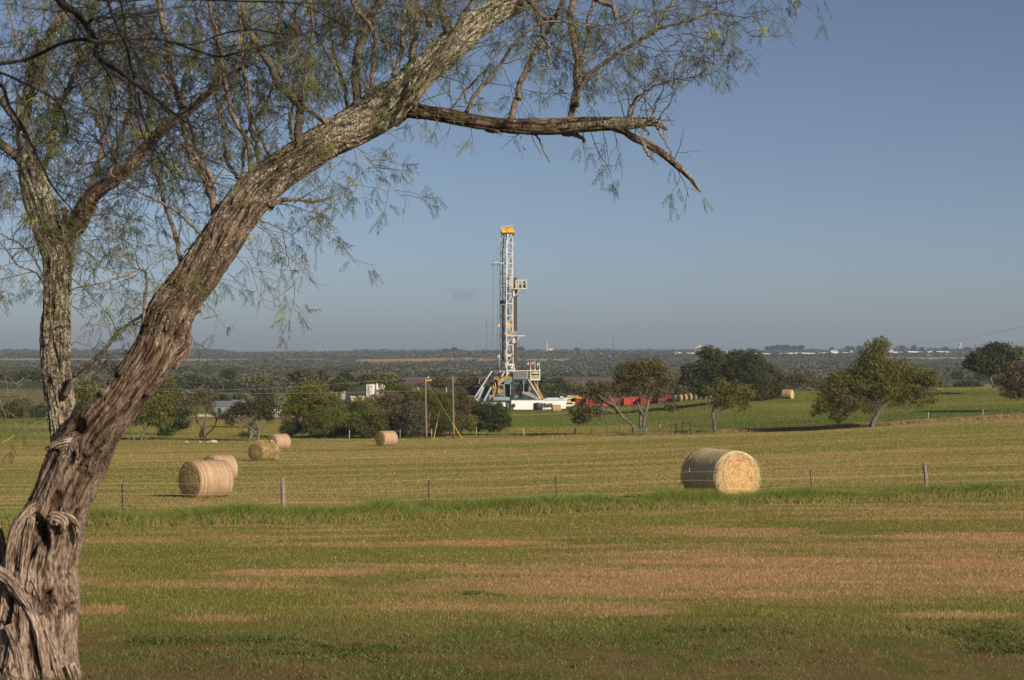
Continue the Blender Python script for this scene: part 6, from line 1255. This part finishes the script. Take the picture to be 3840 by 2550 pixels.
# white pickup-like vehicle
c = RP(zb,1800,910,-1); gzc = float(gz(c[0],c[1])); t = thing('parked_car', (c[0],c[1],gzc), 'pale car partly hidden below the yellow machine', 'car'); mb = MB(); W_ = 4.6
prof = [(-2.3,.45),(-2.25,.95),(-1.3,1.05),(-.7,1.5),(.8,1.52),(1.5,1.05),(2.25,.95),(2.3,.45)]; V = [(c[0]+x, c[1]+y, gzc+z_) for y in (-.85,.85) for x, z_ in prof]; n = 8
mb.add(V, [(i,i+1,n+i+1,n+i) for i in range(7)]+[(0,n,n+7,7),(0,7,6,1),(1,6,5,2),(2,5,4,3),(n,n+1,n+6,n+7),(n+1,n+2,n+5,n+6),(n+2,n+3,n+4,n+5)]); mb.build('body', mat_paint('car_grey', (.5,.52,.54), .35), t)
for x in (-1.4,1.4): mb = MB(); q = np.array((c[0]+x, c[1]-.92, gzc+.35)); mb.tube([q, q+np.array((0,.3,0))], [.35,.35], 14); mb.build('wheel', MDK, t)
mb = MB(); mb.box((c[0]+.05, c[1]-.87, gzc+1.25), (1.6,.04,.35)); mb.build('window', mat_paint('dark_glass', (.02,.025,.03), .15), t)
# red bins
MRB = mat_paint('bin_red', (.50,.04,.02), .6, dirt=.35); MRDK = mat_paint('bin_dark_red', (.24,.016,.016), .6, dirt=.2)
def redbox(x0, x1, y0, y1, D, m, label):
    a = PD(*d3(x0, y0), D); b = PD(*d3(x1, y1), D); zz = float(gz((a[0]+b[0])/2, D)); t = thing('red_bin', ((a[0]+b[0])/2, D, zz), label, 'bin', 'red steel bins by the drilling site'); mb = MB(); zz = min(zz+.1, b[2]); mb.box(((a[0]+b[0])/2, D+1.5, (a[2]+zz)/2), (b[0]-a[0], 3, a[2]-zz)); o = mb.build('body', m, t)
    mb = MB(); [mb.bar((x, D-.06, zz+.1), (x, D-.06, a[2]-.05), .14) for x in np.linspace(a[0]+.1, b[0]-.1, max(3, int((b[0]-a[0])/1.2)))]; mb.bar((a[0], D-.08, a[2]-.05), (b[0], D-.08, a[2]-.05), .2); mb.build('rib', m, t)
redbox(172,280,722,790,455,MRDK,'darkest small red bin at the left end of the row of bins'); redbox(286,385,716,800,452,MRB,'bright red bin left of the leaning tree crown'); redbox(470,700,716,790,450,MRB,'long bright red bin behind the leaning boughs'); redbox(705,885,708,780,448,MRB,'bright red bin just left of the forked trunks')
redbox(890,1080,708,772,446,MRDK,'dark red bin seen through the forked trunks'); redbox(1085,1245,702,762,444,MRDK,'dark red bin right of the forked trunks'); redbox(1250,1372,700,757,440,MRDK,'dark red bin touching the row of stored bales')
# left site: dark sheds, digger, tanks, poles
t, a, b = sbox(zb, 480, 700, 700, 800, 12, 5, MDK, 'dark_shed', 'black open equipment shed left of the rig legs', 'shed'); mb = MB(); mb.box(RP(zb,570,700,14), (230/3.373/px1,7,.3)); mb.build('roof', MDK, t); mb = MB(); [mb.box(RP(zb,x,735,11.8), (1.6,.3,1.4)) for x in (520,560,610,660)]; mb.build('machinery', mat_paint('shed_gear', (.14,.14,.15), .5), t)
c = RP(zb,90,690,20); t = thing('excavator', (c[0],c[1],float(gz(c[0],c[1]))), 'orange yellow digger with curved boom above the thicket between the poles', 'excavator'); mb = MB(); mb.tube(smooth_line([RP(zb,130,700,20), RP(zb,128,655,20), RP(zb,110,640,20), RP(zb,85,640,20)], 4), [.7,.7,.7,.7,.7,.7,.7,.7,.6,.6,.6,.6,.5], 6); mb.build('boom', mat_paint('digger_brown', (.16,.10,.06), .6), t); mb = MB(); mb.box(RP(zb,55,668,20), (5,2.5,3)); mb.box(RP(zb,40,655,20), (3,2.3,1.2)); mb.build('body', MYL, t); mb = MB(); mb.box(RP(zb,70,705,20), (6,2.8,4)); mb.build('tracks', MDK, t)
zt_ = lambda x, y: (1100+x/2.951, 1250+y/2.951)
def tankcyl(x0, x1, y0, y1, m, label, name='storage_tank', rings=7):
    a = RP(zt_, x0, y0, 10); b = RP(zt_, x1, y1, 10); r = (b[0]-a[0])/2; cx = (a[0]+b[0])/2; zb_ = float(gz(cx, RD+10)); t = thing(name, (cx, RD+10, zb_), label, 'tank', 'storage tanks left of the rig'); mb = MB(); mb.tube([np.array((cx,RD+10,z_)) for z_ in (zb_, a[2]-.25, a[2], a[2]+.25)], [r,r,r*.96,r*.15], 30); mb.build('shell', m, t, smooth=False)
    mb = MB(); [mb.tube([np.array((cx,RD+10,z_)), np.array((cx,RD+10,z_+.1))], [r*1.01]*2, 30) for z_ in np.linspace(zb_+1, a[2]-.4, rings)]; mb.build('seam', MGM, t); return t, a, b, zb_
MTK = mat_paint('tank_cream', (.62,.58,.52), .55, dirt=.25, scale=.5)
t, a, b, z_ = tankcyl(785, 888, 578, 720, MTK, 'pale storage tank with ladder frame, left of the white pair'); mb = MB(); [mb.bar(RP(zt_,x,575,7.8), RP(zt_,x,712,7.8), .3) for x in (788,826)]; [mb.bar(RP(zt_,788,y,7.8), RP(zt_,826,y,7.8), .12) for y in range(585,710,12)]; mb.bar(RP(zt_,782,575,7.8), RP(zt_,880,575,7.8), .2); mb.build('ladder_frame', MTK, t)
tankcyl(903, 992, 580, 720, MTK, 'pale storage tank right of the white pair, half behind bushes')
c = RP(zt_,897,720,9); t = thing('vent_stack', (c[0],c[1],float(gz(c[0],c[1]))), 'slim pale stack between the two pale storage tanks', 'pipe'); mb = MB(); mb.tube([RP(zt_,897,720,9), RP(zt_,895,562,9)], [.6,.35], 10); mb.build('pipe', MTK, t)
t, a, b, z_ = tankcyl(462, 540, 606, 700, mat_paint('tank_grey', (.20,.20,.215), .5, metal=.1, dirt=.25), 'grey metal tank on the left of the pale tanks'); mb = MB(); mb.bar(RP(zt_,448,592,8), RP(zt_,448,690,8), .35); mb.box(RP(zt_,434,605,8), (1.6,1,2.2)); mb.build('pipe_column', MGM, t)
for (x, y0, y1, lab) in [(2100-0,0,0,'')]: pass
def slim(name, x, y0, y1, f, D_, w_, m, label, cat):
    a = P(*f(x, y0), D_); b = P(*f(x, y1), D_); t = MB(); t.tube([b, a], [w_/2, w_/2*.8], 6); o = t.build(name, m, loc=tuple(b)); return tag(o, label, cat)
slim('yard_post', 1692, 595, 700, zt_, 480, .3, MW, 'thin white post in the yard between thicket and dark shed', 'post')
slim('yard_post', 1390, 612, 660, zt_, 480, .25, MW, 'short white lamp post above the thicket left of the poles', 'post')
t, a, b = sbox(zt_, 1346, 604, 1366, 620, 10, 1, mat_paint('sign_green_white', (.55,.75,.50), .5), 'yard_sign', 'small pale green sign above the thicket left of the poles', 'sign')
slim('brown_post', 1973, 600, 700, zb, 560, .5, mat_paint('brown_post', (.22,.12,.09), .7), 'short brown pole standing in scrub right of the rig', 'post')
t, a, b = sbox(zt_, 590, 714, 860, 760, 8, 3, mat_paint('ochre_tank', (.20,.14,.07), .6), 'mud_tank', 'long low ochre tank with pipes below the pale storage tanks', 'tank'); mb = MB(); [mb.box(RP(zt_,x,742,7.8), (.7,.3,2.0)) for x in (625,745)]; mb.build('frame', MPG, t); mb = MB(); [mb.tube([RP(zt_,x,712,7.8), RP(zt_,x+60,716,7.8)], [.35,.35], 8) for x in (600,690,800)]; mb.build('pipe', MGM, t)
# metal roofed sheds behind the left trees
z1_ = lambda x, y: (400+x/2.951, 1250+y/2.951)
def shed(x0, x1, y0, y1, D_, label, wall, roof):
    a = P(*z1_(x0, y0), D_); b = P(*z1_(x1, y1), D_); zg = float(gz((a[0]+b[0])/2, D_)); w_ = b[0]-a[0]; t = thing('metal_shed', ((a[0]+b[0])/2, D_, zg), label, 'shed', 'metal sheds behind the left trees'); h = a[2]-zg
    mb = MB(); mb.box(((a[0]+b[0])/2, D_+4, zg+h*.35), (w_, 8, h*.7)); mb.build('wall', wall, t)
    mb = MB(); x0_, x1_ = a[0]-.3, b[0]+.3; e = zg+h*.69; r_ = a[2]; V = [(x0_,D_-.3,e),(x1_,D_-.3,e),(x1_,D_+4,r_),(x0_,D_+4,r_),(x1_,D_+8.3,e),(x0_,D_+8.3,e)]; V += [(p[0],p[1],p[2]-.12) for p in V]
    mb.add(V, [(0,1,2,3),(3,2,4,5),(6,9,8,7),(9,11,10,8),(0,6,7,1),(5,4,10,11),(1,7,8,2),(2,8,10,4),(0,3,9,6),(3,5,11,9)]); mb.build('roof', roof, t)
    mb = MB(); mb.box(((a[0]+b[0])/2-w_*.2, D_-.03, zg+h*.28), (w_*.18, .1, h*.5)); mb.build('door', MDK, t)
MSH = mat_paint('galvanised_roof', (.26,.275,.30), .4, metal=.3); MSW = mat_paint('shed_wall', (.22,.23,.24), .6)
shed(1185, 1390, 752, 890, 400, 'low metal shed left of the silver roofed shed', MSW, MSH); shed(1390, 1545, 742, 880, 408, 'silver roofed shed behind the umbrella shaped tree', MSW, mat_paint('silver_roof', (.34,.36,.39), .45, metal=.2)); shed(1560, 1740, 750, 880, 398, 'dark fronted metal shed behind the umbrella shaped tree', mat_paint('shed_dark', (.15,.16,.18), .6), MSH); shed(1800, 1880, 745, 830, 404, 'small white shed right of the umbrella shaped tree', MCW, MCR)
# cattle
def cow(x, D_, m, head, label):
    g = G((400+x/2.951), D_); t = thing('cow', tuple(g), label, 'cow', 'cattle in the far pen'); mb = MB(); s = head
    q = np.array([(-1.15*s,0,1.05),(-1.0*s,0,1.12),(-.5*s,0,1.08),(0,0,1.02),(.5*s,0,1.08),(.85*s,0,1.2),(1.1*s,0,1.35),(1.3*s,0,1.25),(1.6*s,0,1.05)])+g; mb.tube(q, [.12,.34,.4,.42,.4,.36,.24,.19,.10], 12)
    for lx, ly in ((-.85,-.2),(-.85,.2),(.65,-.2),(.65,.2)): p = g+np.array((lx*s,ly,.95)); mb.tube([p, p+np.array((-.05*s,0,-.45)), p+np.array((0,0,-.95))], [.17,.09,.07], 7)
    mb.tube([g+np.array((-1.15*s,0,1.15)), g+np.array((-1.3*s,0,.5))], [.05,.04], 5); mb.tube([g+np.array((1.35*s,-.2,1.3)), g+np.array((1.35*s,.2,1.3))], [.05,.05], 4); mb.build('body', m, t, smooth=True)
MC1 = mat_paint('cow_dark', (.04,.028,.022), .8); MC2 = mat_paint('cow_brown', (.20,.09,.05), .8)
cow(1568, 660, MC1, 1, 'dark cow on the left of the three far cattle'); cow(1625, 662, MC1, -1, 'dark cow on the right of the three far cattle'); cow(1600, 654, MC2, 1, 'brown cow in front of the two dark cows')
slim('yard_post', 1605, 500, 545, z1_, 700, .5, MW, 'white post standing by the trees above the cattle', 'post')
t, a, b = sbox(z1_, 1535, 618, 1640, 640, 150, .3, mat_paint('pen_rail', (.28,.24,.18), .8), 'pen_fence', 'low grey board fence in front of the cattle', 'fence')
# skyline
def far_tower(px, vt, vb, D_, w_, m, name, label, cat): a = P(px, vt, D_); b = P(px, vb, D_); mb = MB(); mb.tube([b-np.array((0,0,6)), b, a], [w_/2]*3, 12); o = mb.build(name, m, loc=tuple(b)); return tag(o, label, cat)
MFW = mat_paint('far_white', (.80,.78,.72), .6); MTN = mat_paint('silo_tan', (.52,.45,.33), .7); MFD = mat_paint('far_dark', (.10,.10,.10), .7)
far_tower(2050, 1282, 1308, 4300, 4.2, MTN, 'silo', 'tall pale concrete silo on the skyline right of the rig', 'silo'); 
def mast_(px, vt, vb, D_, w_, label):
    a = P(px, vt, D_); b = P(px, vb, D_)-np.array((0,0,5)); t = thing('radio_mast', tuple(b), label, 'radio mast', 'radio masts on the skyline'); mb = MB(); 
    for o_ in ((-.5,0),(.5,0),(0,.8)): mb.bar(b+np.array((*o_,0)), a+np.array((*o_,0)), w_)
    for z_ in np.linspace(0, 1, 24)[:-1]: p = b+(a-b)*z_; mb.bar(p+np.array((-.5,0,0)), p+np.array((.5,0,(a-b)[2]/24)), w_*.8)
    mb.build('lattice', MFD, t); mb = MB(); [mb.box(b+(a-b)*f, (1.8,1.8,2.4)) for f in (.3,.42,.82)]; mb.build('antenna', MFD, t)
mast_(1824, 1195, 1306, 3300, .34, 'radio mast left of the drilling rig on the skyline'); mast_(2299, 1250, 1308, 3600, .4, 'radio mast right of the rig on the skyline, by the middle trees'); mast_(2182, 1268, 1308, 4200, .15, 'faintest thin radio mast between the silo and the other mast')
# white mansion
D_ = 4000; g = P(2624, 1318, D_); t = thing('mansion', tuple(g), 'large white columned house with grey roof on the skyline', 'house'); s = D_/F
mb = MB(); mb.box(g+np.array((0,8,8*s)), (36*s,20,16*s)); mb.build('wall', MFW, t); mb = MB()
for x in np.linspace(-17, 17, 8): mb.cyl(g+np.array((x*s,-6,-2)), .7*s, 15*s, 8)
mb.box(g+np.array((0,-3,14.2*s)), (40*s,12,2.2*s)); mb.build('portico', MFW, t); mb = MB(); mb.tube([g+np.array((0,2,15.5*s)), g+np.array((0,2,19*s))], [25*s,9*s], 4); mb.build('roof', mat_paint('far_roof', (.30,.28,.26), .7), t); mb = MB(); mb.box(g+np.array((0,2,20.5*s)), (17*s,8,3.6*s)); mb.tube([g+np.array((0,2,22.3*s)), g+np.array((0,2,24*s))], [12*s,2*s], 4); mb.build('cupola', MFW, t)
mb = MB(); [mb.box(g+np.array((x*s,-2.4,z_*s)), (1.8*s,.4,3*s)) for x in (-14,-7,0,7,14) for z_ in (4,10)]; mb.build('window', MFD, t)
def wall_(px0, px1, v0, v1, D_, hh, label):
    n = 24; xs = np.linspace(px0, px1, n); t = MB(); q = np.array([P(x, v0+(v1-v0)*i/(n-1)+1.2*math.sin(i*.9), D_) for i, x in enumerate(xs)])
    V = np.vstack([q-np.array((0,0,hh)), q, q+np.array((0,1.5,0)), q+np.array((0,1.5,-hh))]); 
    t.add(V, [(i,i+1,n+i+1,n+i) for i in range(n-1)]+[(n+i,n+i+1,2*n+i+1,2*n+i) for i in range(n-1)]+[(2*n+i,2*n+i+1,3*n+i+1,3*n+i) for i in range(n-1)]); o = t.build('boundary_wall', MFW, loc=tuple(q[0])); tag(o, label, 'wall', 'white walls on the far slope')
wall_(2530, 2610, 1322, 1323, 3250, 2.6, 'short stretch of white wall below the white columned house'); wall_(2720, 3215, 1327, 1320, 3230, 3.6, 'long white wall running along the far slope'); wall_(3260, 3560, 1319, 1317, 3400, 2.4, 'thin pale wall on the slope right of the big spreading tree')
def bld(px, v, w_, h_, D_, label, wm, rm):
    g = P(px, v, D_); s = D_/F; t = thing('farmhouse', tuple(g), label, 'house', 'houses on the far slope'); mb = MB(); mb.box(g+np.array((0,5,h_*.3*s-1)), (w_*s,10,h_*.6*s+2)); mb.build('wall', wm, t)
    mb = MB(); e = h_*.58*s; r_ = h_*s; x0, x1 = g[0]-w_*.54*s, g[0]+w_*.54*s; y0 = D_-.8; V = [(x0,y0,g[2]+e),(x1,y0,g[2]+e),(x1-w_*.15*s,y0+5.8,g[2]+r_),(x0+w_*.15*s,y0+5.8,g[2]+r_),(x1,y0+11.6,g[2]+e),(x0,y0+11.6,g[2]+e)]; mb.add(V, [(0,1,2,3),(3,2,4,5),(0,5,4,1)], [(1,4,2),(0,3,5)]); mb.build('roof', rm, t)
    mb = MB(); [mb.box(g+np.array((x*w_*s,-.05,h_*.28*s)), (w_*.08*s,.3,h_*.22*s)) for x in (-.35,-.1,.2,.38)]; mb.build('window', MFD, t)
MRF = mat_paint('far_brown_roof', (.20,.12,.10), .8); MWR = mat_paint('far_white_roof', (.62,.63,.62), .6)
bld(3128,1320,26,8,3300,'white barn standing at the long white wall',MFW,MWR); bld(3193,1320,8,7,3290,'small white block house at the right end of the long wall',MFW,MWR); bld(3376,1306,24,9,3900,'brown roofed house right of the big spreading tree top',mat_paint('far_brick',(.28,.17,.13),.8),MRF); bld(3345,1316,10,6,3500,'tiny white house left of the brown roofed house',MFW,MWR); bld(3462,1308,22,6,3900,'second brown roofed house, nearer the water tower',mat_paint('far_cream',(.45,.40,.33),.8),MRF)
bld(2065,1310,16,5,4200,'pale low building beside the tall silo',MFW,MWR); bld(2287,1339,7,5,2500,'small white house in the scrub right of the flags',MFW,MWR); bld(2372,1325,5,3,3000,'tiny white roofed house near the middle skyline',MFW,MWR); bld(1800,1319,6,3,3800,'tiny pale house on the ridge left of the rig',MFW,MWR)
# lamp like white thing left of the oak grove
far_tower(2727, 1314, 1326, 3200, 1.6, MFW, 'water_standpipe', 'slim white standpipe with flat top above the oak grove', 'tower')
# water tower
g = P(3601, 1306, 4600); s = 4600/F; t = thing('water_tower', tuple(g), 'round cream water tower on the right skyline', 'water tower'); mb = MB(); c = P(3600, 1292, 4600)
mb.grid(lambda u, v: (c[0]+np.cos(u*6.283)*np.sin(v*3.1416)*5.8*s, c[1]+np.sin(u*6.283)*np.sin(v*3.1416)*5.8*s, c[2]+np.cos(v*3.1416)*5.0*s), 20, 12, True); mb.build('tank', mat_paint('tower_cream', (.62,.50,.40), .6), t, smooth=True)
for x in (-4,-1.5,1.5,4): mb = MB(); mb.bar(g+np.array((x*s,0,-6)), c+np.array((x*s*.9,0,-2*s)), .9); mb.build('leg', MFW, t)
# skyline tree rows, seen one by one
def sky_tree(x, rx, ry, vb, D_, label, sd): ry = ry*(.72+.3*((sd*7)%5)/5); back(idn, D_, x, vb+.8-ry, rx*.8, ry, 'dark', label, sd, n=3, leaf=3.0, gap=.3, group='trees standing up from the skyline')
for i, (x, rx, ry, vb, lab) in enumerate([(1769,5,3,804,'leftmost tree of the dark row on the skyline'),(1781,6,3.4,804,'second tree of the dark skyline row'),(1793,6,3.8,804,'third tree of the dark skyline row'),(1806,7,5.0,804,'tallest tree in the middle of the dark skyline row'),(1818,6,4,804,'tree right of the tallest one in the dark skyline row'),(1831,6,3.8,804,'second tree from the right in the dark skyline row'),(1846,9,3.8,804,'broad tree ending the dark skyline row on the right'),
    (1954,5,3.4,806,'dark tree on the skyline above the white barn, left one'),(1964,6,4,806,'dark round tree on the skyline left of the big spreading tree'),(1984,9,4,806,'wide dark tree on the skyline touching the big spreading tree'),(1918,4,2.5,806,'little dark tree on the skyline left of the white barn'),(2080,7,4,805,'dark tree beside the brown roofed house on the skyline'),(2106,5,4,805,'slim dark tree right of the brown roofed house'),(2126,6,2.6,806,'low dark tree between the two brown roofed houses'),
    (2181,8,2.4,806,'low dark tree left of the water tower'),(2232,12,2.4,806,'long low dark tree right of the water tower'),(1030,10,3.6,811,'dark tree bump on the ridge left of the rig'),(1048,9,4.2,810,'bigger dark tree bump on the ridge left of the rig'),(1330,8,3,808,'dark tree bump on the ridge right of the flags'),(1200,9,4,808,'dark tree bump on the ridge just right of the mast')]):
    sky_tree(x, rx, ry, vb, 3900, lab, 300+i)
# smoke wisp
m = bpy.data.materials.new('smoke'); m.use_nodes = True; t = m.node_tree; t.nodes.remove(t.nodes['Principled BSDF']); pv = t.nodes.new('ShaderNodeVolumePrincipled'); pv.inputs['Color'].default_value = (.10,.12,.15,1)
f = tex(t, .22, 4, .6); r = ramp(t, f, [(.40,(0,0,0)),(.70,(.085,)*3)]); t.links.new(r, pv.inputs['Density']); t.links.new(pv.outputs[0], t.nodes['Material Output'].inputs['Volume'])
mb = MB(); q = smooth_line([PD(1034,664,490), PD(1056,678,490), PD(1075,683,490), PD(1098,672,490), PD(1124,664,490)], 6); mb.tube(q, np.interp(np.linspace(0,1,len(q)), [0,.25,.6,1], [.6,2.0,1.6,.5]), 12); o = mb.build('smoke', m, smooth=True, loc=tuple(q[0])); tag(o, 'faint dark wisp of smoke drifting left of the rig mast', 'smoke', kind='stuff')
# ------------------------------------------------ haze
m = bpy.data.materials.new('haze'); m.use_nodes = True; t = m.node_tree; t.nodes.remove(t.nodes['Principled BSDF']); pv = t.nodes.new('ShaderNodeVolumePrincipled'); pv.inputs['Color'].default_value = (.66,.80,1.0,1); pv.inputs['Density'].default_value = 1.2e-4; pv.inputs['Anisotropy'].default_value = .2
t.links.new(pv.outputs[0], t.nodes['Material Output'].inputs['Volume'])
mb = MB(); mb.box((0, 4300, 35), (11600, 8700, 118)); o = mb.build('haze', m); tag(o, kind='stuff', label='pale blue haze over the far hills', cat='haze')
print('objects', len(bpy.data.objects))
